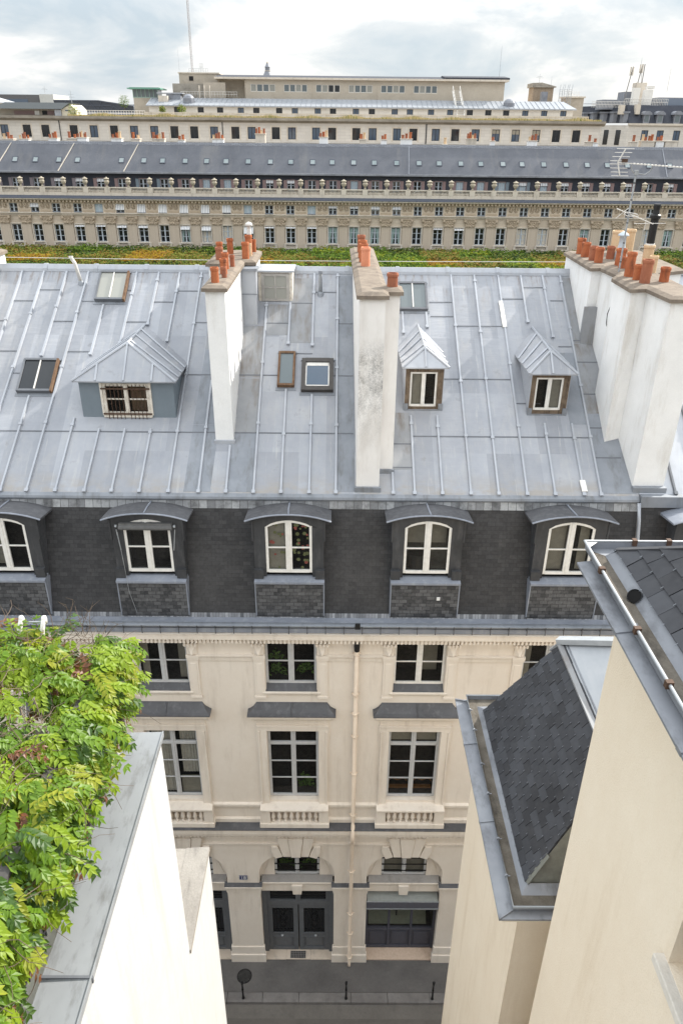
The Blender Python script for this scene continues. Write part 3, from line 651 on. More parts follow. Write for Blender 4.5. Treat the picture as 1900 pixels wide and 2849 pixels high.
def shop(xc):
    y = 17.34; m = MB()
    m.box(xc-1.28, xc-1.20, y-0.06, y+0.08, 0.42, 3.95); m.box(xc+1.20, xc+1.28, y-0.06, y+0.08, 0.42, 3.95); m.box(xc-1.20, xc+1.20, y-0.05, y+0.08, 3.4, 3.95)
    m.box(xc-1.20, xc+1.20, y-0.06, y+0.08, 1.46, 1.56); m.box(xc-1.20, xc+1.20, y-0.05, y+0.08, 0.42, 0.54)
    for x in (-0.41, 0.41): m.box(xc+x-0.04, xc+x+0.04, y-0.05, y+0.07, 0.54, 3.4)
    d = m.build('shopfront', plain('slate_blue_paint', (0.085, 0.085, 0.105), (0.07, 0.07, 0.088), 0.5), TH, bevel=0.006)
    p = MB(); g = MB()
    for a, b in ((-1.20, -0.45), (-0.37, 0.37), (0.45, 1.20)):
        p.box(xc+a, xc+b, y, y+0.05, 0.54, 1.46); p.box(xc+a+0.09, xc+b-0.09, y-0.022, y, 0.63, 1.37); p.box(xc+a+0.13, xc+b-0.13, y-0.032, y-0.022, 0.67, 1.33)
        g.poly(((xc+a, y+0.03, 1.56), (xc+b, y+0.03, 1.56), (xc+b, y+0.03, 3.4), (xc+a, y+0.03, 3.4)))
    p.build('stall_riser', MATS['slate_blue_paint'], d, bevel=0.006); g.build('pane', GLASS, d)
    r = MB(); r.box(xc-1.2, xc+1.2, y+0.9, y+0.92, 1.5, 3.4); r.poly(((xc-1.2, y+0.08, 1.5), (xc+1.2, y+0.08, 1.5), (xc+1.2, y+0.9, 1.5), (xc-1.2, y+0.9, 1.5)))
    r.build('room', ROOM, d)
    r = MB(); r.poly(((xc-1.15, y+0.16, 1.52), (xc+1.0, y+0.16, 1.52), (xc+1.0, y+0.5, 1.9), (xc-1.15, y+0.5, 1.9))); r.box(xc-0.36, xc-0.28, y+0.45, y+0.5, 1.6, 2.7); r.box(xc-0.12, xc-0.08, y+0.35, y+0.39, 1.6, 2.5, 1)
    r.build('display', [plain('display_cloth', (0.30, 0.31, 0.24), (0.24, 0.25, 0.19), 0.9) if 'display_cloth' not in MATS else MATS['display_cloth'], IRON], d)
    a = MB(); a.prismx([(17.30, 3.60), (17.28, 3.68), (16.93, 3.585), (16.93, 3.545), (17.28, 3.56)], xc-1.25, xc+1.25)
    aw = a.build('awning', AWN_G, TH)
    b = MB(); b.box(xc-1.27, xc+1.27, 16.915, 16.93, 3.27, 3.60); b.build('valance', AWN_D, aw)
    b = MB(); b.box(xc-1.28, xc+1.28, 16.90, 16.945, 3.215, 3.268); b.box(xc-1.28, xc+1.28, 16.905, 16.94, 3.60, 3.615); b.build('front_bar', STEEL, aw)
    s = MB(); s.prismx([(17.45, 0.15), (16.97, 0.15), (16.97, 0.20), (17.30, 0.40), (17.45, 0.40)], xc-1.27, xc+1.27); s.build('shop_step', MARBLE, TH)
door(BAYS[2]); shop(BAYS[3]); door(BAYS[1]); shop(BAYS[4]); shop(BAYS[0])

# --- downpipe
m = MB(); PX = 0.58
m.tube([(PX, 16.87, 14.85), (PX, 16.87, 7.85), (PX, 16.80, 7.65), (PX-0.01, 16.55, 7.5), (PX-0.01, 16.55, 7.2), (PX-0.01, 16.78, 6.95), (PX-0.01, 16.84, 6.7), (PX-0.02, 16.80, 0.42), (PX-0.03, 16.70, 0.25)], 0.066, 12)
dp = m.build('downpipe', plaster('pipe_paint', (0.72, 0.60, 0.48), (0.78, 0.66, 0.53), (0.5, 0.4, 0.32), 0.4), TH, smooth=True)
for z, y in ((14.6, 16.87), (13.1, 16.87), (12.35, 16.87), (11.45, 16.87), (9.9, 16.87), (8.05, 16.87), (5.35, 16.82), (3.1, 16.81), (2.0, 16.81), (0.6, 16.80)):
    m = MB(); m.lathe(PX-0.01, y, [(0.067, z-0.04), (0.088, z-0.035), (0.088, z+0.035), (0.067, z+0.04)], 12); m.box(PX-0.13, PX+0.11, y+0.02, y+0.06, z-0.015, z+0.015); m.build('collar', MATS['pipe_paint'], dp)
m = MB(); m.lathe(PX, 16.87, [(0.075, 14.7), (0.085, 14.85), (0.085, 15.0)], 12); m.build('outlet', IRON, dp)
m = MB(); m.box(0.50, 0.64, 16.46, 16.52, 15.74, 15.9); m.build('outlet_mouth', IRON, gut)

# --- mansard slope with openings, dormers
DORM = [-8.85, -5.03, -1.29, 2.41, 6.21]
m = MB(); m.wall(X0, X1, 15.69, 18.93, 0, [(x-0.6, x+0.6, 17.1, 18.55) for x in DORM], 0, 0, noreveal=range(9))
m.v = [(x, yman(z), z) for x, y, z in m.v]
m.build('mansard_slope', SLATE_M, TH)

def dormer(parent, xc, blind=False, curtain=(), seed=0, hoodm=None, light=False):
    hm = hoodm or LEAD
    m = MB(); hw = 0.93
    def za(x): return 18.70-0.17*((x-xc)/0.62)**2            # arch of the opening
    def zh(x): return 18.715+0.20*(1-abs((x-xc)/1.13)**2.2)         # underside of the hood
    m.box(xc-hw, xc-0.62, 17.20, 17.34, 16.95, 18.50); m.box(xc+0.62, xc+hw, 17.20, 17.34, 16.95, 18.50)
    for s in (-1, 1):
        a, b = sorted((xc+s*0.93, xc+s*0.975)); m.box(a, b, 17.17, 17.34, 18.08, 18.70)
        a, b = sorted((xc+s*0.70, xc+s*0.955)); m.box(a, b, 17.09, 17.205, 16.95, 17.22)
    k = 12
    for i in range(k):
        a, b = xc-hw+2*hw*i/k, xc-hw+2*hw*(i+1)/k
        la, lb = (za(a) if abs(a-xc) <= 0.62 else 18.5), (za(b) if abs(b-xc) <= 0.62 else 18.5)
        m.prismy([(a, la), (b, lb), (b, zh(b)-0.01), (a, zh(a)-0.01)], 17.201, 17.341)
    for s in (-1, 1):
        a, b = sorted((xc+s*0.86, xc+s*0.925)); m.box(a, b, 17.30, 18.05, 16.6, 18.66)
    root = m.build('dormer', LEAD_DK, parent, org=(xc, 17.2, 16.95))
    m = MB(); k = 16
    for i in range(k):
        a, b = xc-1.13+2.26*i/k, xc-1.13+2.26*(i+1)/k
        z0, z1 = zh(a), zh(b)
        m.hexa(((a, 17.055, z0), (b, 17.055, z1), (b, 18.1, z1-0.16), (a, 18.1, z0-0.16), (a, 17.07, z0+0.05), (b, 17.07, z1+0.05), (b, 18.1, z1-0.10), (a, 18.1, z0-0.10)))
    hd = m.build('hood', hm, root, smooth=False)
    m = MB(); m.tube([(xc+0.02, 17.06, zh(xc)+0.05), (xc+0.0, 17.5, zh(xc)+0.0), (xc, 18.0, zh(xc)-0.07)], 0.022, 6)
    m.tube([(xc-1.13+2.26*i/16, 17.052, zh(xc-1.13+2.26*i/16)+0.025) for i in range(17)], 0.024, 6); m.build('hood_edge', LEAD_L, root)
    m = MB(); m.prismx([(17.3, 16.84), (16.99, 16.84), (16.99, 16.90), (17.22, 16.965), (17.3, 16.965)], xc-0.95, xc+0.95); m.build('sill', LEAD_L, root)
    m = MB(); m.prismx([(17.5, 16.84), (17.045, 16.84), (17.045, 15.80), (17.06, 15.72), (17.5, 15.72)][::-1], xc-hw, xc+hw); m.build('apron', SLATE_A, root)
    for s in (-1, 1): m = MB(); a, b = sorted((xc+s*(hw-0.01), xc+s*(hw+0.02))); m.box(a, b, 17.035, 17.5, 15.78, 16.84); m.build('apron_edge', LEAD_L, root)
    f, _ = casement(root, xc, 17.215, 17.09, 1.25, 1.61, WPAINT, 2, arch=0.17, name='frame', stile=0.075, mid=0.17)
    wparts(root, xc, 17.215, 17.09, 1.25, 1.61, arch=0.17, curtain=curtain, room=0.7, roommat=(plain('painted_lit_room', (0.20, 0.19, 0.165), (0.14, 0.13, 0.11), 0.9) if light and 'painted_lit_room' not in MATS else MATS.get('painted_lit_room') if light else None))  # paler wall colour stands in for light inside the room
    if blind:
        m = MB(); m.tube([(xc-0.70, 17.12, 18.50), (xc+0.70, 17.12, 18.50)], 0.075, 10); m.box(xc-0.70, xc+0.70, 17.10, 17.2, 18.56, 18.62); m.build('blind_roll', plain('grey_canvas', (0.14, 0.14, 0.14), (0.10, 0.10, 0.10), 0.8), root)
        m = MB()
        for s in (-1, 1): m.tube([(xc+s*0.77, 17.10, 18.45), (xc+s*0.70, 17.06, 17.85)], 0.012, 6); m.tube([(xc+s*0.74, 17.1, 18.55), (xc+s*0.79, 17.1, 18.55)], 0.04, 8)
        m.tube([(xc-0.73, 17.05, 18.4), (xc-0.66, 17.02, 17.3), (xc-0.62, 16.97, 16.6), (xc-0.50, 17.02, 15.85)], 0.006, 5)
        m.build('blind_arm', STEEL, root)
    return root
dormer(TH, DORM[0], curtain=[(-0.55, -0.15, 0.05, 1.5, CURT_G, 0.2)])
dormer(TH, DORM[1], blind=True, curtain=[(-0.1, 0.05, 0.05, 1.5, CURT_G, 0.1)])
d3 = dormer(TH, DORM[2], curtain=[(-0.56, -0.06, 0.05, 1.5, CURT_G, 0.02)])
d4 = dormer(TH, DORM[3], light=True, curtain=[(-0.55, 0.55, 0.75, 1.55, CURT_G, 0.3)])
d5 = dormer(TH, DORM[4], light=True, curtain=[(-0.56, -0.08, 0.05, 1.5, CURT_G, 0.12), (0.3, 0.56, 0.05, 1.5, CURT_G, 0.12)])
m = MB(); r = random.Random(5)                                    # flowered curtain in the middle dormer
for k in range(46):
    x, z = DORM[2]+r.choice((-0.3, 0.32, 0.32, 0.32))+r.uniform(-0.2, 0.2), 17.2+r.uniform(0, 1.35); s = r.uniform(0.03, 0.06)
    m.poly([(x+s*math.cos(a*1.047), 17.27+0.002*k/46, z+s*math.sin(a*1.047)) for a in range(6)], r.choice((0, 1, 1)))
m.build('flower_print', [plain('print_pink', (0.48, 0.15, 0.12), (0.38, 0.10, 0.08), 0.8), plain('print_green', (0.26, 0.27, 0.13), (0.18, 0.19, 0.08), 0.8)], d3)
m = MB(); m.lathe(DORM[3]-0.22, 17.5, [(0.24, 17.15), (0.25, 17.16), (0.25, 17.6)], 18); m.build('round_lampshade', IRON, d4)
m = MB(); m.box(DORM[3]+0.33, DORM[3]+0.42, 17.02, 17.04, 16.33, 16.43); m.build('white_plate', WHITE_EN, d4)

# --- zinc roof
m = MB()
RH = [(-7.1, -4.8, 20.2, 21.5), (1.95, 2.9, 20.5, 21.9), (5.5, 6.45, 20.4, 21.8)]
m.wall(X0, X1, 18.0, 25.0, 0, RH, 0, 0, noreveal=range(9))
m.v = [rp(x, z) for x, y, z in m.v]
m.build('zinc_roof', ZINC, TH)
m = MB(); m.poly(((X1, 25.0, zr(25)), (X0, 25.0, zr(25)), (X0, 32, 19.05), (X1, 32, 19.05))); m.box(X0, X1, 31.7, 32, 0.15, 19.04); m.build('rear_slope', ZINC, TH)
m = MB(); m.prismx([(18.04, 18.90), (17.95, 18.90), (17.925, 18.95), (17.945, 19.01), (18.02, 19.07), (18.08, 19.085)], X0, X1); m.build('roof_edge', ZINC_W, TH)
m = MB(); y0, y1 = yman(18.66)-0.015, yman(18.90)-0.02
m.poly(((X0, y0, 18.68), (X1, y0, 18.68), (X1, y1, 18.90), (X0, y1, 18.90))); m.build('edge_flashing', bricks('streaked_zinc', (0.16, 0.165, 0.175), (0.36, 0.37, 0.38), (0.10, 0.10, 0.105), 0.22, 0.5, msize=0.008, bstr=0.1, stain=(0.06, 0.06, 0.062), samt=0.9, sscale=(2.5, 2.5, 2.5)), TH)
m = MB(); m.prismx([(24.86, zr(24.86)+0.01), (24.88, zr(24.86)+0.10), (24.97, zr(25)+0.13), (25.07, zr(25)+0.12), (25.14, zr(25)-0.02)], X0, X1); rc = m.build('ridge_cap', ZINC_B, TH)
x = X0+0.3
while x < X1:
    q = MB(); q.prismx([(24.85, zr(24.86)+0.0), (24.865, zr(24.86)+0.115), (24.97, zr(25)+0.15), (25.08, zr(25)+0.14), (25.16, zr(25)-0.02)], x-0.06, x+0.06); q.build('saddle', ZINC_B, rc); x += 1.62

# battens: (x at the eave, Y from, Y to); left part leans a little
def lean(x): return 0.045*max(0.0, min(1.0, (-3.3-x)/3.0))
BT = [(-12.7, 18.05, 24.85), (-12.0, 18.05, 24.85), (-11.25, 18.05, 24.85), (-10.5, 18.05, 24.85), (-9.8, 18.05, 24.85), (-9.07, 18.05, 20.7), (-9.07, 21.95, 24.85), (-8.37, 18.05, 24.85),
      (-7.60, 18.05, 20.05), (-7.62, 22.0, 23.7), (-6.82, 18.05, 19.75), (-6.82, 22.35, 24.85), (-6.09, 18.05, 19.75), (-6.09, 23.0, 24.85), (-5.34, 18.05, 19.75), (-5.34, 22.45, 24.85), (-4.56, 18.05, 24.85),
      (-3.75, 18.05, 21.2), (-3.01, 18.05, 19.3), (-2.27, 18.05, 23.8), (-1.53, 18.05, 20.95), (-1.53, 22.4, 23.8), (-0.77, 18.05, 20.8), (-0.80, 22.35, 24.85), (-0.05, 18.05, 24.85),
      (2.08, 18.05, 20.2), (2.83, 18.05, 20.2), (3.60, 18.05, 24.85), (4.35, 18.05, 24.85), (5.12, 18.05, 24.85), (5.88, 18.05, 20.0), (5.85, 23.2, 24.85), (6.66, 18.05, 20.0), (6.55, 22.7, 24.85), (7.12, 18.05, 24.85), (1.98, 22.8, 23.5), (2.72, 23.0, 23.5), (1.5, 18.05, 18.6)]
bt = MB()
rb = random.Random(3)
def batten(mb, x, a, b, dx=None):
    L = (lean(x) if dx is None else dx); Y = a; first = True
    while Y < b-0.05:
        e = min(Y+rb.uniform(1.5, 1.9), b)
        xa, xb = x+L*(Y-18), x+L*(e-18); w, h = 0.031, 0.060
        c = [rp(xa-w*1.25, Y, 0.0), rp(xa+w*1.25, Y, 0.0), rp(xb+w*1.25, e, 0.0), rp(xb-w*1.25, e, 0.0), rp(xa-w*0.8, Y, h), rp(xa+w*0.8, Y, h), rp(xb+w*0.8, e, h), rp(xb-w*0.8, e, h)]
        mb.hexa(c)
        sbox(mb, xa-w*1.5, xa+w*1.5, Y-(0.03 if first else 0.02), Y+0.05, 0, h+0.012); first = False; Y = e
bats = []
for k, (x, a, b) in enumerate(BT):
    q = MB(); batten(q, x, a, b); q.build('batten', ZINC_B, TH)
# cross joints of the sheets
xs = [-13.0, -12.7, -12.0, -11.25, -10.5, -9.8, -9.07, -8.37, -7.6, -6.82, -6.09, -5.34, -4.56, -3.75, -3.01, -2.27, -1.53, -0.77, -0.05, 0.45]
JY = {0: [19.68, 21.4, 23.1], 1: [19.68, 22.1, 23.8], 2: [19.68, 21.4, 24.2]}
def joint(a, b, Y, lx=0.0): jm = MB(); sbox(jm, a+0.02+lx, b-0.02+lx, Y-0.016, Y+0.016, 0.0, 0.010); jm.build('sheet_joint', ZINC_J, TH)
for i, (a, b) in enumerate(zip(xs, xs[1:])):
    for Y in JY[i % 3]:
        if -7.4 < (a+b)/2 < -4.5 and 19.75 < Y < 22.3: continue
        joint(a, b, Y, lean(a)*(Y-18))
for a, b, Ys in ((1.5, 2.08, (18.75, 19.4)), (2.08, 2.83, (19.62,)), (2.83, 3.6, (19.62, 21.33, 23.38, 23.88)), (3.6, 4.35, (19.62, 21.33, 23.06)), (4.35, 5.12, (19.62, 21.33, 23.06)), (5.12, 5.88, (19.62, 20.6, 24.02)), (5.88, 6.66, (19.62, 24.44)), (6.66, 7.12, (19.62, 22.4, 23.97)), (7.15, 7.9, (19.06, 19.9, 20.9, 21.9, 22.6))):
    for Y in Ys: joint(a, b, Y)
# wide, stained gutters beside the stacks
def sheet(x0, x1, Y0, Y1, mat_, dx=0.0):
    q = MB(); sbox(q, x0, x1, Y0, Y1, 0.001, 0.005, 0, dx); q.build('stack_flashing', mat_, TH)
sheet(-4.16, -3.44, 18.07, 19.9, ZINC_W, 0.05); sheet(-4.11, -3.44, 19.92, 22.2, ZINC_W, 0.09); sheet(-4.02, -3.36, 22.22, 23.6, ZINC_S, 0.0); sheet(-2.92, -2.32, 19.7, 21.3, ZINC_S); sheet(-2.92, -2.3, 21.33, 23.0, ZINC_S); sheet(-2.22, -1.57, 22.7, 23.75, ZINC_S); sheet(-1.50, -0.86, 22.45, 24.7, ZINC_S)
sheet(-0.01, 0.46, 18.1, 21.4, ZINC_W); sheet(-0.01, 0.46, 21.42, 24.8, ZINC_W); sheet(1.2, 2.03, 18.7, 20.3, ZINC_S); sheet(7.17, 8.1, 18.1, 20.3, ZINC_W); sheet(7.17, 7.8, 20.32, 22.5, ZINC_S); sheet(7.2, 7.6, 22.52, 24.8, ZINC_S)
sheet(6.62, 7.08, 20.0, 22.2, ZINC_W); sheet(-2.97, -2.31, 18.07, 19.66, ZINC_W)
for x0, x1, Y0, Y1 in ((5.055, 5.18, 23.0, 23.45), (5.045, 5.165, 23.44, 23.9), (6.61, 6.76, 18.12, 18.42)):
    q = MB(); sbox(q, x0, x1, Y0, Y1, 0.02, 0.075, 0, -0.02); q.build('repair_strip', WPAINT, TH, bevel=0.01)

# --- hipped roof dormers
def roof_dormer(yf, xl, xr, z0, ze, apex, zb_, over, win, style):
    xa, ya, za = apex
    m = MB()
    yv = 18+(ze-0.03-19.05)/SL+0.05
    wx0, wx1, wz0, wz1 = win
    bm = DORM_B if style == 'wide' else OLDWOOD
    m.wall(xl, xr, z0, ze-0.02, yf, [(wx0, wx1, wz0, wz1)], 0.10, 0)
    root = m.build('roof_dormer', bm, TH, org=((xl+xr)/2, yf, z0))
    for x in (xl, xr): m = MB(); m.prismx([(yf+0.004, z0-0.02), (yf+0.004, ze-0.02), (yv, ze-0.02)][::-1], x-0.012, x+0.012); m.build('cheek', DORM_B if style == 'wide' else ZINC_B, root)
    if style != 'wide':
        m = MB()
        for x in (xl-0.03, xr-0.10): m.box(x, x+0.13, yf-0.03, yf+0.08, z0-0.06, z0+0.17)
        m.box(xl-0.02, xr+0.02, yf-0.05, yf+0.05, z0-0.09, z0-0.005); m.build('foot_flashing', ZINC_W, root)
    el, er, ef = xl-over, xr+over, yf-over*1.3
    yl = 18+(ze-19.05)/SL; yb = 18+(zb_-19.05)/SL
    m = MB()
    m.poly(((el, ef, ze), (er, ef, ze), (xa, ya, za))); m.poly(((el, yl, ze), (el, ef, ze), (xa, ya, za), (xa, yb, zb_))); m.poly(((er, ef, ze), (er, yl, ze), (xa, yb, zb_), (xa, ya, za)))
    m.poly(((el, ef, ze-0.035), (el, yl, ze-0.035), (er, yl, ze-0.035), (er, ef, ze-0.035)))
    for p, q in (((el, ef), (er, ef)), ((er, ef), (er, yl)), ((el, yl), (el, ef))): m.poly(((*p, ze-0.035), (*q, ze-0.035), (*q, ze), (*p, ze)))
    m.build('dormer_roof', ZINC_B if style == 'lit' else ZINC, root)  # sunlit dormer roof takes paler zinc, the light put into its colour
    m = MB(); A = (xa, ya, za+0.01)
    for P in ((el, ef, ze+0.01), (er, ef, ze+0.01), (xa, yb, zb_+0.01)): m.tube([A, P], 0.035, 6)
    ns = 3 if style == 'wide' else 1
    for k in range(ns):
        fx = xa+(k-(ns-1)/2)*(er-el)*0.27
        t = 1-abs(fx-xa)/((er-el)/2)
        m.bar((fx, ef+0.01, ze+0.02), (fx, ef+(ya-ef)*t, ze+(za-ze)*t+0.02), 0.05, 0.04)
    for s, ex in ((-1, el), (1, er)):
        for k in range(3):
            u = 0.12+0.30*k; yt = ya+(yb-ya)*u
            yl_ = min(yt+0.15-0.2*(1-u), yl-0.05)
            m.bar((ex, ef+(yl-ef)*(0.22+0.26*k), ze+0.02), (xa, yt, za+(zb_-za)*u+0.02), 0.05, 0.035)
    m.build('roll_joint', ZINC_B, root)
    w, h = wx1-wx0, wz1-wz0; xc = (wx0+wx1)/2
    pm = PEEL if style == 'wide' else WPAINT
    casement(root, xc, yf+0.03 if style != 'wide' else yf-0.02, wz0, w, h, pm, 2 if style == 'wide' else 1, name='frame', stile=0.055 if style != 'wide' else 0.085, mid=0.11)
    cur = [(-w/2+0.05, -0.05, 0.02, h-0.05, CURT_G, 0.0)] if style == 'lit' else ([(0.05, w/2-0.05, 0.02, h-0.05, CURT_G, 0.0)] if style == 'wood' else [(0.02, w/2-0.05, 0.0, h*0.75, plain('cardboard', (0.33, 0.22, 0.13), (0.26, 0.17, 0.10), 0.9), 0.25)])
    wparts(root, xc, yf+0.03, wz0, w, h, curtain=cur, room=0.9)
    if style == 'wide':
        q = MB()
        for k in range(5):
            for s in (-1, 1):
                xx = xc+s*(0.09+0.11*k); q.tube([(xx, yf-0.07, wz0-0.10), (xx, yf-0.07, wz1-0.02)], 0.010, 5)
        for z in (wz0+0.05, wz1-0.14): q.box(wx0-0.03, wx1+0.03, yf-0.085, yf-0.06, z-0.02, z+0.02)
        q.build('window_bars', RUSTIRON, root)
        q = MB(); q.box(wx0-0.03, wx1+0.03, yf-0.06, yf+0.02, wz0-0.06, wz0); q.box(wx0-0.06, wx0+0.0, yf-0.05, yf+0.02, wz0, wz1+0.02); q.box(wx1, wx1+0.06, yf-0.05, yf+0.02, wz0, wz1+0.02); q.build('casing', PEEL, root)
roof_dormer(20.10, -7.25, -4.63, 20.44, 21.56, (-5.96, 20.85, 22.40), 22.40, 0.13, (-6.62, -5.31, 20.53, 21.46), 'wide')
roof_dormer(20.41, 1.90, 2.97, 20.66, 21.93, (2.44, 20.78, 22.36), 22.45, 0.12, (2.03, 2.80, 20.74, 21.76), 'lit')
roof_dormer(20.30, 5.45, 6.53, 20.59, 21.82, (5.97, 20.68, 22.32), 22.42, 0.14, (5.58, 6.36, 20.70, 21.66), 'wood')

# --- skylights
def skylight(x0, x1, Y0, Y1, framem, glassm, h=0.12, bars=1, side=None, fw_=0.06):
    m = MB(); sbox(m, x0, x0+fw_, Y0, Y1, 0, h); sbox(m, x1-fw_, x1, Y0, Y1, 0, h, 1 if side else 0); sbox(m, x0+fw_, x1-fw_, Y0, Y0+fw_, 0, h-0.01); sbox(m, x0+fw_, x1-fw_, Y1-fw_, Y1, 0, h+0.01)
    root = m.build('skylight', [framem, side or framem], TH, org=rp((x0+x1)/2, Y0))
    g = MB(); sbox(g, x0+fw_-0.01, x1-fw_+0.01, Y0+fw_-0.01, Y1-fw_+0.01, h-0.05, h-0.03); g.build('pane', glassm, root)
    if bars:
        b = MB(); xm = (x0+x1)/2; sbox(b, xm-0.018, xm+0.018, Y0+fw_, Y1-fw_, h-0.03, h+0.004); b.build('glazing_bar', ALU, root)
    b = MB(); sbox(b, x0-0.05, x1+0.05, Y0-0.09, Y0, 0, 0.012); sbox(b, x0-0.03, x1+0.03, Y1, Y1+0.05, 0, 0.05); b.build('flashing', ZINC_W, root)
    return root
skylight(-7.66, -6.72, 23.78, 24.80, ZINC_J, GLASS_F, 0.15, 1, RUSTY); skylight(-9.33, -8.30, 20.78, 21.78, ZINC_J, GLASS_D, 0.15, 1, RUSTY)
skylight(-1.79, -1.29, 21.02, 22.08, RUSTY, GLASS_S, 0.14, 0); 
vx = skylight(-1.09, -0.15, 20.88, 21.86, plain('brown_aluminium', (0.070, 0.064, 0.060), (0.055, 0.05, 0.047), 0.45), GLASS_B, 0.15, 0, None, 0.12)
m = MB(); a0, a1, c0, c1 = -0.97, -0.27, 21.0, 21.73
for p in ((a0, a0+0.035, c0, c1), (a1-0.035, a1, c0, c1), (a0, a1, c0, c0+0.035), (a0, a1, c1-0.10, c1)): sbox(m, *p, 0.115, 0.128)
m.build('inner_frame', ALU, vx)
skylight(1.86, 2.78, 23.56, 24.52, plain('grey_frame', (0.15, 0.155, 0.17), (0.12, 0.125, 0.14), 0.5), GLASS_S, 0.12, 1)
m = MB(); m.box(-2.52, -1.46, 23.88, 24.95, 22.95, 23.86)
root = m.build('box_dormer', PEEL, TH, org=(-2.0, 23.9, 22.95))
m = MB(); m.box(-2.58, -1.40, 23.80, 25.05, 23.862, 23.91); m.build('flat_roof', ZINC_B, root); m = MB(); m.box(-2.56, -1.42, 23.80, 23.88, 22.88, 22.94); m.build('sill', ZINC_B, root)
m = MB(); m.box(-2.42, -2.33, 23.84, 23.879, 22.98, 23.82); m.box(-1.65, -1.56, 23.84, 23.879, 22.98, 23.82); m.box(-2.33, -1.65, 23.84, 23.879, 23.74, 23.82); m.box(-2.33, -1.65, 23.84, 23.879, 22.98, 23.06); m.box(-2.01, -1.97, 23.845, 23.879, 23.06, 23.74); m.box(-2.33, -1.65, 23.848, 23.879, 23.38, 23.42)
m.build('frame', plain('weathered_frame', (0.42, 0.40, 0.37), (0.32, 0.30, 0.28), 0.8), root)
m = MB(); m.poly(((-2.33, 23.87, 23.06), (-1.65, 23.87, 23.06), (-1.65, 23.87, 23.74), (-2.33, 23.87, 23.74))); m.build('pane', GLASS_F, root)

# --- roof vents
def vent(pts, r, mat_, cap):
    m = MB(); m.tube(pts, r, 10); v = m.build('vent_pipe', mat_, TH, smooth=True)
    m = MB(); x, y, z = pts[0]; m.lathe(x, y, [(r*2.3, z-0.10), (r*1.6, z+0.03), (r*1.0, z+0.08)], 12); m.build('collar', ZINC_W, v)
    m = MB(); x, y, z = pts[-1]; m.tube([(x, y, z-0.02), (x, y+0.01, z+0.06)], r*1.2, 10); m.build('rim', mat_ if not cap else ZINC_W, v)
vent([(-8.23, 24.45, zr(24.45)), (-8.34, 24.44, 23.98), (-8.42, 24.40, 24.14)], 0.055, ALU, False)
vent([(-0.59, 24.14, zr(24.14)), (-0.59, 24.14, 23.62), (-0.58, 24.02, 23.82)], 0.06, STEEL, True)

# --- chimney stacks
def pot(owner, x, y, z, r, h, mat_, flare=1.0):
    m = MB(); m.lathe(x, y, [(r*1.05*flare, z-0.02), (r*flare, z+0.05), (r*0.97, z+h-0.09), (r*1.08, z+h-0.08), (r*1.10, z+h-0.03), (r*1.02, z+h), (r*0.82, z+h), (r*0.80, z+h-0.25)], 14, 0, False)
    m.poly([(x+r*0.8*math.cos(a*math.pi/7), y+r*0.8*math.sin(a*math.pi/7), z+h-0.25) for a in range(14)], 1)
    o = m.build('chimney_pot', [mat_, IRON], owner, org=(x, y, z))
    c = MB()
    return o
def stack(name, poly, z1, cap_over=0.07, capt=0.12, mat_=None, capz=None):
    zb = [min(zr(min(y, 25)), zr(25))-0.3-(0 if y <= 25 else SL*(y-25)) for x, y in poly]
    m = MB(); m.prism(poly, zb, z1)
    s = m.build(name, mat_ or WHITE_C, TH, org=(poly[0][0], poly[0][1], min(zb)))
    return s
def offset(poly, d):
    n = len(poly); out = []
    for i in range(n):
        p, q, r_ = Vector(poly[i-1]), Vector(poly[i]), Vector(poly[(i+1) % n])
        a, b = (q-p).normalized(), (r_-q).normalized()
        na, nb = Vector((a.y, -a.x)), Vector((b.y, -b.x))
        k = (na+nb); k = k/max(0.35, 1+na.dot(nb)); out.append((q.x+k.x*d, q.y+k.y*d))
    return out
def cap(owner, poly, z, t=0.12, d=0.08, mat_=None):
    po = offset(poly, d); pi = offset(poly, d-0.13); m = MB(); n = len(po); i = len(m.v)
    m.v += [(x, y, z) for x, y in po]+[(x, y, z+t*0.75) for x, y in po]+[(x, y, z+t*1.25) for x, y in pi]
    m.f.append(tuple(i+k for k in range(n))[::-1]); m.f.append(tuple(i+2*n+k for k in range(n)))
    for k in range(n):
        for L in (0, 1): m.f.append((i+L*n+k, i+L*n+(k+1) % n, i+(L+1)*n+(k+1) % n, i+(L+1)*n+k))
    m.m += [0]*(2+2*n); m.build('cap', mat_ or CONC, owner)
P1 = [(-3.42, 19.42), (-2.92, 19.42), (-2.94, 23.5), (-2.60, 23.5), (-2.62, 25.55), (-3.90, 25.55), (-3.92, 23.2), (-3.42, 23.2)]
s1 = stack('chimney_stack', P1, 24.12); cap(s1, P1, 24.12)
zz = 24.25
for x, y, r, h, mt in ((-3.21, 19.85, 0.105, 0.42, TERRA), (-3.07, 20.55, 0.07, 0.32, TERRA_D), (-3.16, 21.1, 0.10, 0.44, TERRA), (-3.22, 21.9, 0.10, 0.48, TERRA), (-3.08, 22.3, 0.07, 0.36, TERRA_D), (-3.62, 23.5, 0.115, 0.40, TERRA_D), (-3.72, 24.25, 0.10, 0.45, TERRA), (-3.45, 24.7, 0.10, 0.50, TERRA), (-2.86, 23.75, 0.11, 0.52, TERRA), (-2.78, 24.25, 0.055, 0.42, TERRA_P), (-2.85, 24.6, 0.11, 0.62, TERRA), (-2.74, 25.15, 0.06, 0.42, TERRA)):
    pot(s1, x, y, zz-0.02, r, h, mt)
m = MB(); m.lathe(-2.88, 25.1, [(0.07, 24.2), (0.075, 24.9), (0.06, 24.95), (0.06, 25.05), (0.13, 25.06), (0.10, 25.14), (0.02, 25.18)], 12); m.build('cowl', ALU, s1, smooth=True)
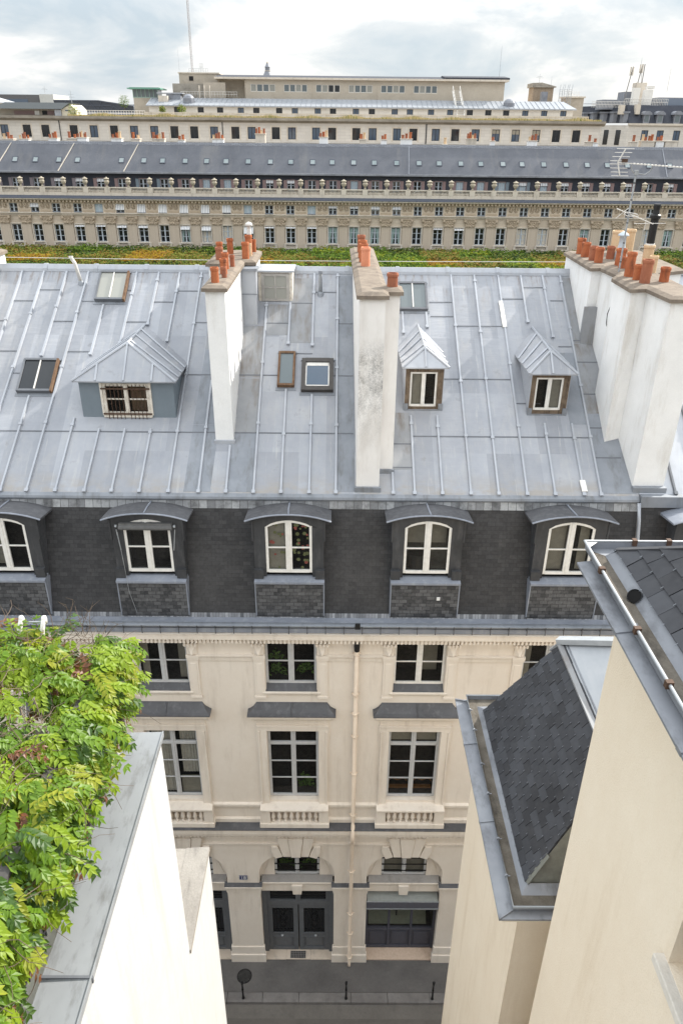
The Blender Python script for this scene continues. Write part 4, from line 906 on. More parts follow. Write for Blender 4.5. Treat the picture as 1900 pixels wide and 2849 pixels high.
m = MB(); m.box(-2.93, -2.50, 23.04, 23.52, 22.2, 24.02); zf = m.build('zinc_flue', ZINC_B, TH, org=(-2.72, 23.2, 22.3)); m = MB(); m.box(-2.96, -2.45, 22.98, 23.55, 24.02, 24.10); m.box(-2.945, -2.485, 23.025, 23.53, 23.33, 23.36); m.build('flue_lid', ZINC_W, zf)
m = MB(); m.box(-3.46, -2.88, 19.36, 19.46, 19.85, 20.06); m.build('flashing', ZINC_B, s1)
P2 = [(0.50, 18.17), (1.12, 18.17), (1.12, 18.66), (1.50, 18.66), (1.50, 19.25), (1.12, 19.25), (1.04, 25.7), (0.42, 25.7)]
def sooty():
    t = NT('sooty_render')
    f = t.ramp(t.noise((1, 1, 1), 5), [(0.3, (0.74, 0.72, 0.70)), (0.7, (0.82, 0.805, 0.785))])
    s = t.n('ShaderNodeSeparateXYZ'); t.l(t.pos, s.inputs[0])
    def band(o, a, b, c, d):
        m1 = t.n('ShaderNodeMapRange'); t.l(o, m1.inputs[0]); m1.inputs[1].default_value = a; m1.inputs[2].default_value = b
        m2 = t.n('ShaderNodeMapRange'); t.l(o, m2.inputs[0]); m2.inputs[1].default_value = d; m2.inputs[2].default_value = c
        return t.math('MULTIPLY', m1.outputs[0], m2.outputs[0])
    zone = t.math('MULTIPLY', band(s.outputs[2], 20.2, 22.3, 22.7, 23.3), band(s.outputs[1], 17, 18, 18.25, 18.5))
    n1 = t.noise((5, 5, 2.2), 8, 0.7); n2 = t.noise((38, 38, 38), 4, 0.7)
    mk = t.ramp(t.math('ADD', t.math('MULTIPLY', n1, 0.55), t.math('MULTIPLY', n2, 0.45)), [(0.42, 0.0), (0.62, 0.85)])
    f = t.mix(t.math('MULTIPLY', zone, mk), f, (0.13, 0.128, 0.127))
    f = t.mix(t.ramp(t.noise((2.2, 2.2, 0.5), 6, 0.65), [(0.5, 0.0), (0.72, 0.45)]), f, (0.46, 0.42, 0.37))
    t.bump(n2, 0.25, 0.01); return t.fin(f, 0.9, 0, 0.2)
s2 = stack('chimney_stack', P2, 24.22, mat_=sooty()); cap(s2, P2, 24.22)
for x, y, r, h, mt in ((0.74, 22.0, 0.13, 0.55, TERRA_K), (0.70, 22.7, 0.125, 0.55, TERRA), (0.69, 23.5, 0.125, 0.54, TERRA), (0.68, 24.6, 0.12, 0.55, TERRA_D), (1.32, 19.0, 0.135, 0.36, TERRA_D)):
    pot(s2, x, y, 24.33, r, h, mt)
m = MB(); m.box(0.46, 1.16, 18.08, 18.2, 18.95, 19.24); m.box(1.12, 1.54, 18.58, 18.68, 19.2, 19.55); m.build('flashing', ZINC_W, s2)
P4 = [(8.02, 18.27), (8.86, 18.27), (8.95, 21.9), (9.95, 22.4), (9.95, 25.9), (7.46, 25.6), (7.42, 22.66), (7.72, 22.72), (7.80, 21.40), (7.52, 20.95), (7.50, 19.50), (7.92, 19.60)]
s4 = stack('chimney_stack', P4, 24.18); cap(s4, P4, 24.18)
for x, y, r, h, mt in ((7.72, 25.0, 0.13, 0.50, TERRA), (7.68, 24.35, 0.13, 0.46, TERRA), (7.73, 23.7, 0.125, 0.44, TERRA_D), (7.76, 23.25, 0.125, 0.46, TERRA), (8.25, 22.8, 0.145, 0.50, TERRA), (8.15, 22.3, 0.11, 0.34, TERRA), (7.88, 20.95, 0.125, 0.66, TERRA), (7.92, 20.45, 0.105, 0.42, TERRA), (7.97, 20.0, 0.135, 0.62, TERRA_D), (8.45, 21.1, 0.115, 0.42, TERRA_D), (8.55, 20.2, 0.125, 0.40, TERRA), (8.75, 21.6, 0.115, 0.48, TERRA_P), (8.8, 24.9, 0.17, 0.75, TERRA_P), (9.0, 25.4, 0.12, 0.5, TERRA_P), (9.35, 25.3, 0.15, 0.75, TERRA_P), (9.0, 22.7, 0.15, 0.62, TERRA_P), (8.35, 24.0, 0.12, 0.4, TERRA_D)):
    pot(s4, x, y, 24.30, r, h, mt)
m = MB(); m.lathe(9.0, 22.7, [(0.11, 24.9), (0.11, 25.62), (0.15, 25.64), (0.15, 25.72), (0.10, 25.76), (0.085, 25.86), (0.10, 25.98), (0.09, 26.02)], 14); m.lathe(9.0, 22.7, [(0.13, 24.88), (0.13, 24.96)], 12, 1); m.build('black_flue', [IRON, WHITE_EN], s4, smooth=False)
m = MB(); m.lathe(8.62, 23.9, [(0.16, 24.25), (0.17, 24.5), (0.10, 24.75), (0.095, 25.0), (0.17, 25.02), (0.15, 25.06), (0.02, 25.15)], 14); m.build('cowl', plain('pale_blue_cowl', (0.52, 0.60, 0.66), (0.45, 0.52, 0.58), 0.5), s4, smooth=True)
m = MB(); m.hexa(((7.36, 22.50, 22.05), (7.80, 22.46, 22.05), (7.80, 22.66, 22.05), (7.36, 22.66, 22.05), (7.36, 22.58, 23.15), (7.74, 22.56, 23.15), (7.74, 22.66, 23.15), (7.36, 22.66, 23.15))); m.build('zinc_patch', ZINC_S, s4)
m = MB(); m.tube([(7.60, 21.10, 23.55), (7.50, 21.0, 23.3), (7.50, 20.95, 23.05), (7.58, 20.95, 22.8)], 0.012, 6); m.build('loose_cable', IRON, s4)
m = MB(); m.box(8.0, 8.9, 18.12, 18.28, 18.92, 19.28); m.build('flashing', ZINC_W, s4)
P0 = [(-12.3, 21.0), (-10.95, 21.0), (-10.95, 25.5), (-12.3, 25.5)]
s0 = stack('chimney_stack', P0, 24.1); cap(s0, P0, 24.1)
pot(s0, -11.6, 23.2, 24.2, 0.12, 0.45, TERRA); pot(s0, -11.6, 22.2, 24.2, 0.12, 0.45, TERRA_D)

# --- the house next door (beyond the party wall)
NB = thing('neighbouring_house', (12, 17, 0.15), 'next-door house beyond the big white stacks, with mansard and paler zinc roof', 'building')
NX = 19.0
m = MB(); m.box(X1+0.012, NX, 17.0, 31.9, 0.15, 15.65); m.build('wall', STONE, NB)
m = MB(); m.wall(X1+0.012, NX, 15.69, 18.93, 0, [(9.3, 10.5, 17.1, 18.55)], 0, 0, noreveal=(0,)); m.v = [(x, yman(z), z) for x, y, z in m.v]; m.build('mansard_slope', SLATE_M, NB)
m = MB(); m.poly((rp(X1+0.012, 18.0), rp(NX, 18.0), rp(NX, 25.0), rp(X1+0.012, 25.0))); m.poly(((NX, 25.0, zr(25)), (X1+0.012, 25.0, zr(25)), (X1+0.012, 32, 19.05), (NX, 32, 19.05))); m.build('zinc_roof', ZINC_B, NB)
m = MB(); m.box(X1+0.02, NX, 17.90, 18.09, 18.80, 19.12); m.box(X1+0.02, NX, 16.55, 17.0, 15.655, 15.8); m.build('roof_edge', ZINC_W, NB)
for x in (9.15, 9.95, 10.8, 11.7): q = MB(); batten(q, x, 18.1, 24.9, 0.0); q.build('batten', ZINC_J, NB)
m = MB(); m.box(X1+0.02, NX, 24.9, 25.12, 23.70, 23.86); m.build('ridge_cap', ZINC_B, NB)
m = MB(); m.tube([(8.12, 17.86, 18.95), (8.14, 17.70, 18.5), (8.2, 17.25, 16.6), (8.2, 16.9, 15.8)], 0.05, 10); m.build('downpipe', ZINC_B, NB, smooth=True)
dormer(NB, 9.9, hoodm=LEAD_L, light=True)

# ================================================================ signs and wires on the townhouse
t = thing('house_number_sign', (-3.155, 16.99, 4.78), 'small blue enamel house number plate reading 18 on the pier beside the door', 'house sign')
m = MB(); m.box(-3.30, -3.01, 16.978, 16.995, 4.675, 4.89); m.build('plate', BLUE_EN, t, bevel=0.006)
m = MB()
for x0, x1, z0, z1 in ((-3.295, -3.285, 4.68, 4.885), (-3.025, -3.015, 4.68, 4.885), (-3.285, -3.025, 4.68, 4.688), (-3.285, -3.025, 4.877, 4.885)): m.box(x0, x1, 16.974, 16.979, z0, z1)
m.build('rim', WHITE_EN, t)
fc = bpy.data.curves.new('digits', 'FONT'); fc.body = '18'; fc.size = 0.20; fc.align_x = 'CENTER'; fc.align_y = 'CENTER'; fc.extrude = 0.002; fc.materials.append(WHITE_EN)
ft = bpy.data.objects.new('digits_curve', fc); COL.objects.link(ft); bpy.context.view_layer.update()
dm_ = bpy.data.meshes.new_from_object(ft.evaluated_get(bpy.context.evaluated_depsgraph_get())); bpy.data.objects.remove(ft)
fo = bpy.data.objects.new('digits', dm_); COL.objects.link(fo); fo.parent = t; fo.location = (0, -0.017, 0); fo.rotation_euler = (R(90), 0, 0)

t = thing('overhead_cable', (-12, 26, 23.88), 'thin pale cable strung along behind the zinc ridge in front of the clipped trees', 'cable')
m = MB(); m.tube([(-14+21.6*i/14, 26.0, 23.92-0.05*math.sin(math.pi*i/14)) for i in range(15)], 0.009, 5); m.build('wire', ALU, t)

# --- television antenna on the right-hand stack
AX, AY = 7.853, 21.66
t = thing('tv_antenna', (AX, AY, 24.3), 'tall steel mast carrying two television aerials on the right-hand chimney stack', 'antenna')
m = MB(); m.tube([(AX, AY, 24.28), (AX, AY, 26.88)], 0.026, 8); m.build('mast', STEEL, t)
m = MB()
for z in (24.6, 25.1, 25.62, 26.2, 26.62): m.tube([(AX, AY, z-0.012), (AX, AY, z+0.012)], 0.031, 8)
m.build('band', IRON, t)
m = MB(); m.tube([(AX-0.04, AY-0.02, 26.85), (AX-0.13, AY-0.03, 26.92), (AX-0.18, AY-0.03, 27.06)], 0.016, 6); m.tube([(AX, AY-0.02, 26.85), (AX+0.22, AY-0.06, 26.83), (AX+0.34, AY-0.08, 26.92), (AX+0.38, AY-0.09, 27.07)], 0.016, 6); m.box(AX-0.05, AX+0.05, AY-0.05, AY+0.05, 26.82, 26.93); m.build('cradle', STEEL, t)
bd = Vector((1, -0.22, -0.055)).normalized(); O = Vector((7.33, AY+0.02, 27.11))
m = MB(); m.bar(O, O+bd*2.6, 0.022, 0.022); k = 0.42
while k < 2.55: c = O+bd*k; q = Vector((0.35, 1, 0)).normalized()*0.10; m.bar(c-q, c+q, 0.05, 0.03); k += 0.09
m.build('yagi_boom', ALU, t)
m = MB(); m.bar(O, O+Vector((0.14, -0.02, 0.33)), 0.03, 0.03); m.bar(O, O+Vector((0.10, -0.02, -0.32)), 0.03, 0.03)
for tt in (0.12, 0.42, 0.72, 1.0):
    for e in (Vector((0.14, -0.02, 0.33)), Vector((0.10, -0.02, -0.32))):
        c = O+e*tt; q = Vector((0.215, -0.04, 0.0)); m.tube([c-q, c+q], 0.0085, 5)
m.build('reflector', ALU, t)
m = MB(); m.box(7.42, 7.56, AY-0.06, AY+0.04, 27.12, 27.20); m.build('feed_box', RUSTIRON, t)
m = MB(); b1, b2 = Vector((7.54, AY+0.12, 25.97)), Vector((8.48, AY-0.22, 25.62)); m.bar(b1, b2, 0.022, 0.022)
for c, l, r_ in ((b2, (-0.5, 0.05, 0.0), (0.34, 0.02, 0.02)), (b1+(b2-b1)*0.80, (0, 0.0, -0.27), (0, 0, 0.03)), (b1+(b2-b1)*0.12, (-0.12, -0.03, -0.20), (0.22, 0.06, 0.06))):
    m.tube([c+Vector(l), c+Vector(r_)], 0.009, 5)
m.tube([(AX-0.15, AY-0.05, 25.86), (AX-0.1, AY-0.05, 25.90), (AX+0.2, AY-0.06, 25.85), (AX+0.25, AY-0.06, 25.79), (AX-0.05, AY-0.05, 25.80), (AX-0.15, AY-0.05, 25.84)], 0.012, 5)
m.build('dipole', ALU, t)

# ================================================================ the near building on the left
LB = thing('white_party_building', (-2.24, 7.1, 0), 'near building on the left with a blank white rendered wall and zinc coping', 'building')
m = MB(); m.box(-9, -2.24, -5, 7.1, 0, 20.70); m.box(-2.62, -2.241, -5, 7.098, 20.70, 20.93); m.build('wall', WHITE_R, LB)
m = MB(); m.box(-9, -2.24, 7.1, 8.93, 0, 16.44); m.build('lower_wall', WHITE_R, LB)
m = MB(); m.hexa(((-2.66, -5, 20.93), (-2.20, -5, 20.93), (-2.20, 7.14, 20.93), (-2.66, 7.14, 20.93), (-2.66, -5, 20.985), (-2.20, -5, 21.0), (-2.20, 7.14, 21.0), (-2.66, 7.14, 20.985)))
m.bar((-2.205, -5, 21.005), (-2.205, 7.14, 21.005), 0.014, 0.02)
cp = m.build('coping', metal('coping_zinc', (0.27, 0.285, 0.303), (0.315, 0.33, 0.347), (0.12, 0.117, 0.112), 0.45, 0.15, streak=(7, 2.2, 2), samt=0.75), LB)
m = MB()
for y in (4.05,): m.box(-2.67, -2.19, y-0.012, y+0.012, 20.93, 21.012)
m.build('coping_joint', ZINC_J, cp)
m = MB(); m.box(-9, -2.63, 7.102, 8.95, 16.44, 16.49); m.hexa(((-2.63, 7.102, 16.44), (-2.22, 7.102, 16.44), (-2.22, 8.96, 16.44), (-2.63, 8.96, 16.44), (-2.63, 7.102, 16.495), (-2.22, 7.102, 16.53), (-2.22, 8.96, 16.53), (-2.63, 8.96, 16.495)))
m.build('stone_coping', plaster('grey_coping', (0.25, 0.232, 0.21), (0.32, 0.30, 0.272), (0.14, 0.13, 0.12), 0.6, sc=1.5, grain=30, bstr=0.4, streak=(6, 1.2, 1)), LB)
m = MB(); m.box(-9, -2.68, -5, 7.0, 20.702, 20.72); m.build('terrace', PSTONE, LB)

t = thing('terrace_railing', (-2.75, 7.2, 20.9), 'dark weathered terrace railing half buried in the climbing plant', 'railing')
m = MB(); m.bar((-2.76, 2.4, 22.33), (-2.74, 7.25, 22.36), 0.10, 0.045); m.build('top_rail', OLDWOOD if False else plain('dark_timber', (0.085, 0.08, 0.078), (0.05, 0.048, 0.046), 0.8), t)
for y in (7.2, 5.75, 4.3, 2.9):
    m = MB(); m.box(-2.79, -2.71, y-0.04, y+0.04, 20.98, 22.31); m.build('post', MATS['dark_timber'], t)
m = MB()
for k in range(44): y = 2.5+k*0.108; m.box(-2.758, -2.742, y-0.008, y+0.008, 21.0, 22.31)
m.bar((-2.75, 2.4, 21.1), (-2.75, 7.25, 21.1), 0.03, 0.03); m.build('balusters', IRON, t)
t = thing('white_pole_frame', (-3.5, 7.0, 20.72), 'white tubular frame whose two rounded tops stick out of the climbing plant', 'frame')
m = MB()
for x in (-3.63, -3.37):
    m.tube([(x-0.22, 6.75, 20.72), (x-0.03, 7.0, 22.70), (x, 7.03, 22.82)], 0.03, 8)
    m.lathe(x, 7.04, [(0.01, 22.86), (0.025, 22.855), (0.034, 22.82), (0.03, 22.76)][::-1], 10)
m.build('leg', WPAINT, t, smooth=True)
m = MB(); m.tube([(-3.63, 7.03, 22.78), (-3.37, 7.03, 22.79)], 0.010, 6); m.tube([(-3.62, 7.02, 22.55), (-3.38, 7.02, 22.75)], 0.014, 6); m.build('crossbar', STEEL, t)

# ================================================================ the near buildings on the right
NH = thing('cream_house', (2.44, 5.3, 0), 'near building at the right edge with a cream rendered wall and slate eaves', 'building')
def xwall(mb, X, ya, yb, za, zb, holes, depth, m=0):
    w = MB(); w.wall(ya, yb, za, zb, 0, holes, depth); i = len(mb.v)
    mb.v += [(X+y, x, z) for x, y, z in w.v]; mb.f += [tuple(i+k for k in f) for f in w.f]; mb.m += [m]*len(w.f)
m = MB(); xwall(m, 2.44, -5, 5.3, 0, 24.40, [(1.6, 3.30, 22.49, 24.0)], 0.34); m.poly(((2.44, 5.3, 0), (2.44, 5.3, 24.40), (9, 5.3, 24.40), (9, 5.3, 0)))
m.build('wall', CREAM_R, NH)
m = MB(); m.box(2.36, 2.80, 1.45, 3.38, 22.40, 22.486); m.build('window_sill', PSTONE, NH, bevel=0.01)
m = MB(); m.box(2.74, 2.80, 1.6, 3.3, 22.49, 24.0); w_ = m.build('window', WPAINT, NH); m = MB(); m.box(2.73, 2.739, 1.75, 3.2, 22.6, 23.9); m.build('pane', GLASS_D, w_)
m = MB(); m.prismy([(2.20, 24.40), (2.8, 24.40), (2.8, 24.47), (2.17, 24.47)], -5, 5.56); m.build('eaves_moulding', CREAM_R, NH)
YF = 5.64
m = MB(); m.prismy([(2.125, 24.465), (2.46, 24.472), (2.46, 24.515), (2.33, 24.515), (2.24, 24.50), (2.125, 24.485)], -5, YF)
for y in (4.66, 3.44, 2.2, 0.9):
    m.prismy([(2.122, 24.462), (2.30, 24.48), (2.30, 24.54), (2.24, 24.512), (2.122, 24.497)], y-0.07, y)
m.build('cornice_cover', ZINC_N, NH)
m = MB()
m.poly(((2.228, -5, 24.60), (2.228, 5.80, 24.60), (2.235, 5.80, 24.53), (2.235, -5, 24.53))); m.poly(((2.235, -5, 24.53), (2.235, 5.80, 24.53), (2.38, 5.68, 24.53), (2.38, -5, 24.53)), 1)
m.poly(((2.38, -5, 24.53), (2.38, 5.68, 24.53), (2.43, 5.66, 24.575), (2.43, -5, 24.575))); m.poly(((2.43, -5, 24.575), (2.43, 5.66, 24.575), (2.47, 5.64, 24.61), (2.47, -5, 24.61)))
m.poly(((2.228, 5.80, 24.60), (9, 5.80, 24.60), (9, 5.80, 24.53), (2.235, 5.80, 24.53))); m.poly(((2.235, 5.80, 24.53), (9, 5.80, 24.53), (9, 5.68, 24.53), (2.38, 5.68, 24.53)))
m.poly(((2.38, 5.68, 24.53), (9, 5.68, 24.53), (9, 5.62, 24.60), (2.45, 5.64, 24.60))); m.poly(((2.228, 5.80, 24.603), (2.34, 5.80, 24.603), (2.235, 5.70, 24.603)), 2)
g = m.build('gutter', [ZINC_N, MOSS, ALU], NH)
m = MB(); m.tube([(2.226, -5, 24.605), (2.226, 5.81, 24.605), (9, 5.81, 24.605)], 0.014, 8); m.build('gutter_lip', plain('white_zinc', (0.40, 0.42, 0.445), (0.31, 0.33, 0.35), 0.5, 0.1), g, smooth=True)
m = MB()
for y in (5.32, 4.48, 3.88, 3.30, 2.5): m.box(2.20, 2.25, y-0.02, y+0.02, 24.575, 24.63)
for x in (2.67, 2.98): m.box(x-0.02, x+0.02, 5.78, 5.83, 24.57, 24.628)
m.build('hanger', RUSTIRON, g)
on = Vector((-0.62, -0.35, 0.70)).normalized(); oa = on.cross(Vector((0, 0, 1))).normalized(); ob = on.cross(oa); oc = Vector((2.392, 4.98, 24.565))
m = MB(); m.tube([oc-on*0.06, oc+on*0.02], 0.060, 18, 0, None, False); m.poly([oc+oa*0.055*math.cos(a*math.pi/9)+ob*0.055*math.sin(a*math.pi/9)+on*0.012 for a in range(18)], 1); m.build('overflow_outlet', [LEAD, plain('black_hole', (0.006, 0.006, 0.006), None, 0.9)], g)
# slates of the near roof: every plate is modelled
def slates(mb, org, du, dv, nu, nv, wid, exp, limit, rr, hooks=None, lap=1.9, start=0):
    nrm = du.cross(dv).normalized()
    if nrm.z < 0: nrm = -nrm
    for j in range(start, nv):
        off = 0.5*wid*(j % 2)+rr.uniform(-0.01, 0.01)
        for i in range(-1, nu):
            a, b = i*wid+off+0.004, (i+1)*wid+off-0.004+rr.uniform(-0.002, 0.002); v0 = j*exp+rr.uniform(-0.004, 0.004)
            v1 = v0+exp*lap; (lo, hi), (lo1, hi1) = limit(v0), limit(v1)
            a1, b1 = max(a, lo1), min(b, hi1); a, b = max(a, lo), min(b, hi)
            if b-a < 0.03: continue
            if b1-a1 < 0.004: (b1, a1) = (a1+0.004, a1) if a1 <= lo1+1e-6 or a1 < hi1 else (b1, b1-0.004)
            t0, t1 = 0.024+rr.uniform(0, 0.006), 0.003
            P = lambda u, v, d: org+du*u+dv*v+nrm*d
            mb.hexa((P(a, v0, t0-0.006), P(b, v0, t0-0.006), P(b1, v1, t1-0.006), P(a1, v1, t1-0.006), P(a, v0, t0), P(b, v0, t0), P(b1, v1, t1), P(a1, v1, t1)), rr.choice((0, 0, 0, 1, 1, 2)))
            if hooks is not None and hi-lo > 0.3:
                c = P((a+b)/2, v0, t0+0.004); hooks.bar(c-dv*0.022, c+dv*0.004, 0.0045, 0.005)
rr = random.Random(11)
o = Vector((2.455, -1.0, 24.60)); du, dv = Vector((0, 1, 0)), Vector((math.cos(R(40)), 0, math.sin(R(40))))
m = MB(); m.poly((o, o+du*6.64, o+dv*2.2+du*(6.64-1.34*2.2*dv.x), o+dv*2.2), 0)
hk = MB(); slates(m, o+Vector((0, 0, 0.004)), du, dv, 30, 14, 0.235, 0.15, lambda v: (0, 6.64-1.34*v*dv.x), rr, hk)
s_ = m.build('slate_roof', [SLATE_1, SLATE_2, SLATE_3], NH); hk.build('slate_hooks', ZINC_W, s_)
m = MB(); e1 = o+du*6.65; e2 = o+dv*2.2+du*(6.65-1.34*2.2*dv.x); m.poly((e1, Vector((9, 5.65, 24.60)), Vector((9, e2.y, e2.z)), e2)); m.bar(e1+Vector((0, 0, 0.01)), e2+Vector((0, 0, 0.02)), 0.07, 0.02); m.build('street_slope', SLATE_1, NH)
m = MB(); m.poly((o+dv*2.2, e2, Vector((9, e2.y, e2.z)), Vector((9, -1, e2.z)))); m.build('flat_top', ZINC, NH)

BH = thing('corner_pavilion', (2.35, 9.25, 0), 'lower cream wing with a steep dark slate roof between near wall and street', 'building')
m = MB(); m.box(2.35, 9, 6.05, 9.25, 0, 19.20); m.box(3.4, 9, 5.3, 6.05, 0, 21); m.build('wall', CREAM_R, BH)
def ring(mb, xo, yn, yf, z, xi, yni, yfi, zi, m=0, X=8.0):
    mb.poly(((X, yn, z), (xo, yn, z), (xi, yni, zi), (X, yni, zi)), m); mb.poly(((xo, yn, z), (xo, yf, z), (xi, yfi, zi), (xi, yni, zi)), m); mb.poly(((xo, yf, z), (X, yf, z), (X, yfi, zi), (xi, yfi, zi)), m)
m = MB()
for zlo, zhi, dlt in ((19.20, 19.28, 0.08), (19.28, 19.37, 0.30)): m.box(2.35-dlt, 9, 6.05-dlt, 9.25+dlt, zlo, zhi)
m.build('eaves_moulding', CREAM_R, BH)
m = MB(); ring(m, 1.99, 5.70, 9.58, 19.372, 1.99, 5.70, 9.58, 19.40); ring(m, 1.99, 5.70, 9.58, 19.40, 2.30, 5.92, 9.40, 19.445)
for y in (8.55, 7.10): m.hexa(((1.985, y, 19.37), (2.20, y, 19.40), (2.20, y+0.06, 19.40), (1.985, y+0.06, 19.37), (1.985, y, 19.412), (2.20, y, 19.445), (2.20, y+0.06, 19.445), (1.985, y+0.06, 19.412)))
m.bar((1.99, 5.70, 19.41), (2.17, 5.80, 19.44), 0.02, 0.02); m.bar((1.99, 9.58, 19.41), (2.17, 9.5, 19.44), 0.02, 0.02)
m.build('cornice_cover', ZINC_N, BH)
m = MB(); ring(m, 2.165, 5.78, 9.54, 19.52, 2.175, 5.79, 9.53, 19.45); ring(m, 2.175, 5.79, 9.53, 19.452, 2.315, 5.98, 9.36, 19.452, 1); ring(m, 2.315, 5.98, 9.36, 19.452, 2.405, 6.10, 9.23, 19.52)
g = m.build('gutter', [ZINC_N, MOSS], BH)
m = MB(); m.tube([(8, 5.775, 19.525), (2.163, 5.775, 19.525), (2.163, 9.545, 19.525), (8, 9.545, 19.525)], 0.015, 8); m.build('gutter_lip', MATS['white_zinc'], g, smooth=True)
m = MB()
for y in (9.2, 8.75, 8.05, 7.5, 6.75, 6.2): m.tube([(2.163, y-0.012, 19.525), (2.163, y+0.012, 19.525)], 0.024, 8); m.bar((2.163, y, 19.527), (2.21, y, 19.52), 0.012, 0.008)
m.build('hanger', ZINC_N, g)
A = [Vector((2.405, 6.12, 19.50)), Vector((2.405, 9.20, 19.50)), Vector((3.33, 8.89, 21.10)), Vector((3.33, 6.44, 21.10))]
dv = Vector((A[3].x-A[0].x, 0, 1.6)).normalized(); L = Vector((0.925, 0, 1.6)).length
m = MB(); m.poly((A[0], A[1], A[2], A[3])); hk = MB()
slates(m, A[0]+Vector((-0.006, 0, 0.003)), Vector((0, 1, 0)), dv, 16, 14, 0.215, 0.128, lambda v: (0.32*v/L, 3.08-0.31*v/L), rr, hk)
s_ = m.build('slate_slope', [SLATE_1, SLATE_2, SLATE_3], BH); hk.build('slate_hooks', ZINC_W, s_)
m = MB(); m.poly((A[0], A[3], Vector((8, 6.44, 21.1)), Vector((8, 6.12, 19.5)))); m.bar(A[0]+Vector((0, -0.01, 0.02)), A[0]+(A[3]-A[0])*0.25+Vector((0, -0.01, 0.02)), 0.06, 0.02); m.build('near_hip_face', plain('greenish_zinc', (0.20, 0.205, 0.18), (0.13, 0.13, 0.115), 0.6), BH)
m = MB(); m.poly((A[1], Vector((8, 9.2, 19.5)), Vector((8, 8.89, 21.1)), A[2])); m.build('street_hip_face', SLATE_1, BH)
PK = Vector((4.6, 7.66, 22.0))
m = MB(); m.poly((A[3]+Vector((0, 0, 0.02)), A[2]+Vector((0, 0, 0.02)), PK)); m.poly((A[2]+Vector((0, 0, 0.02)), Vector((8, 8.89, 21.12)), PK)); m.poly((A[3]+Vector((0, 0, 0.02)), PK, Vector((8, 6.44, 21.12)))); m.build('zinc_cap', metal('pale_zinc', (0.36, 0.38, 0.405), (0.42, 0.435, 0.455), (0.28, 0.305, 0.345), 0.5, 0.12, samt=0.5), BH)
m = MB(); m.bar(A[2]+Vector((-0.04, 0.02, 0.05)), PK+Vector((0, 0, 0.07)), 0.13, 0.08); m.bar(A[2]+Vector((-0.02, 0, 0.02)), A[3]+Vector((-0.02, 0, 0.02)), 0.10, 0.035, 1); m.bar(A[2]+Vector((0.085, 0, 0.06)), A[3]+Vector((0.085, 0, 0.06)), 0.07, 0.02, 2)
m.bar(A[2]+Vector((-0.02, 0, 0.02)), A[2]-dv*0.2+Vector((-0.02, 0.06, 0.01)), 0.05, 0.03, 1)
m.build('hip_flashing', [MATS['white_zinc'], ZINC_S, ZINC_N], BH)

# ================================================================ climbing plant on the terrace
CP = thing('climbing_plant', (-2.8, 7.0, 20.9), 'bright green climbing plant with drooping leaf sprays spilling over the terrace edge', 'plant')
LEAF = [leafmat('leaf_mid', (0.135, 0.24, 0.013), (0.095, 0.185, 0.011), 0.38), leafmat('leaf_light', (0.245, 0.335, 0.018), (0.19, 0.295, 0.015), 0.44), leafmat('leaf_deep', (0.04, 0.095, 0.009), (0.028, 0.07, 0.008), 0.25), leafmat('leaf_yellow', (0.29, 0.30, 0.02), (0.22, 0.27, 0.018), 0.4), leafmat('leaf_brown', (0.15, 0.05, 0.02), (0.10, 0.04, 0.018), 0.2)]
rv = random.Random(21)
fm = MB()
def leaflet(c, d, n, L, w, mi):
    s = d.cross(n).normalized()*w; dn = n*(-w*0.35)
    mid = c+d*L*0.45; tip = c+d*L-n*L*0.12
    fm.v += [tuple(c), tuple(mid+s+n*w*0.25), tuple(tip), tuple(mid-s+n*w*0.25), tuple(mid+dn*0.3)]
    i = len(fm.v)-5
    for f in ((0, 1, 4), (1, 2, 4), (2, 3, 4), (3, 0, 4)): fm.f.append(tuple(i+k for k in f)); fm.m.append(mi)
def compound(p, d, L, mi, n=5, sz=1.0):
    d = d.normalized(); upv = Vector((0, 0, 1)); side = d.cross(upv)
    if side.length < 0.1: side = Vector((0, 1, 0))
    side.normalize(); q = p.copy(); dd = d.copy()
    for k in range(n):
        q = q+dd*(L/n); dd = (dd+Vector((0, 0, -0.15*5.0/n-0.02))).normalized(); nn = side.cross(dd).normalized()
        if nn.z < 0: nn = -nn
        l = (0.076+0.026*math.sin(math.pi*(k+1)/(n+1)))*sz*rv.uniform(0.85, 1.15)
        for s in (-1, 1):
            ld = (dd*0.65+side*s*0.85+Vector((0, 0, -0.22))+Vector((rv.uniform(-.2, .2), rv.uniform(-.2, .2), rv.uniform(-.2, .2)))).normalized()
            leaflet(q, ld, nn, l*1.08, l*0.27, mi)
    leaflet(q, dd, side.cross(dd).normalized() if side.cross(dd).z > 0 else -side.cross(dd).normalized(), 0.10*sz, 0.020*sz, mi)
from mathutils import noise as mnoise
def zs(x, y):
    t_ = max(0.0, min(1.0, (x+3.5)/1.0)); return 22.72-0.50*t_*t_*(3-2*t_)+0.20*mnoise.noise(Vector((x*1.3, y*1.3, 0.0)))
def dens(x, y): return mnoise.noise(Vector((x*1.15+4.2, y*1.5, 3.0)))
cnt = 0
while cnt < 1900:
    x, y = rv.uniform(-5.6, -2.62), rv.uniform(2.2, 7.12)
    if dens(x, y) < (-0.06 if y < 5.9 else -0.40)+0.12*rv.random(): continue
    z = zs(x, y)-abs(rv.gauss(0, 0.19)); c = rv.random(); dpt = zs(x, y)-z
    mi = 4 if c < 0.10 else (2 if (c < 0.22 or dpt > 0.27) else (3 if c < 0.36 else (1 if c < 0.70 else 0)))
    d = Vector((rv.uniform(-0.3, 1.0), rv.uniform(-0.95, 0.35), rv.uniform(-0.25, 0.4)))
    compound(Vector((x, y, z)), d, rv.uniform(0.18, 0.36), mi, rv.choice((5, 6, 7)), rv.choice((0.7, 0.85, 1.0, 1.1))); cnt += 1
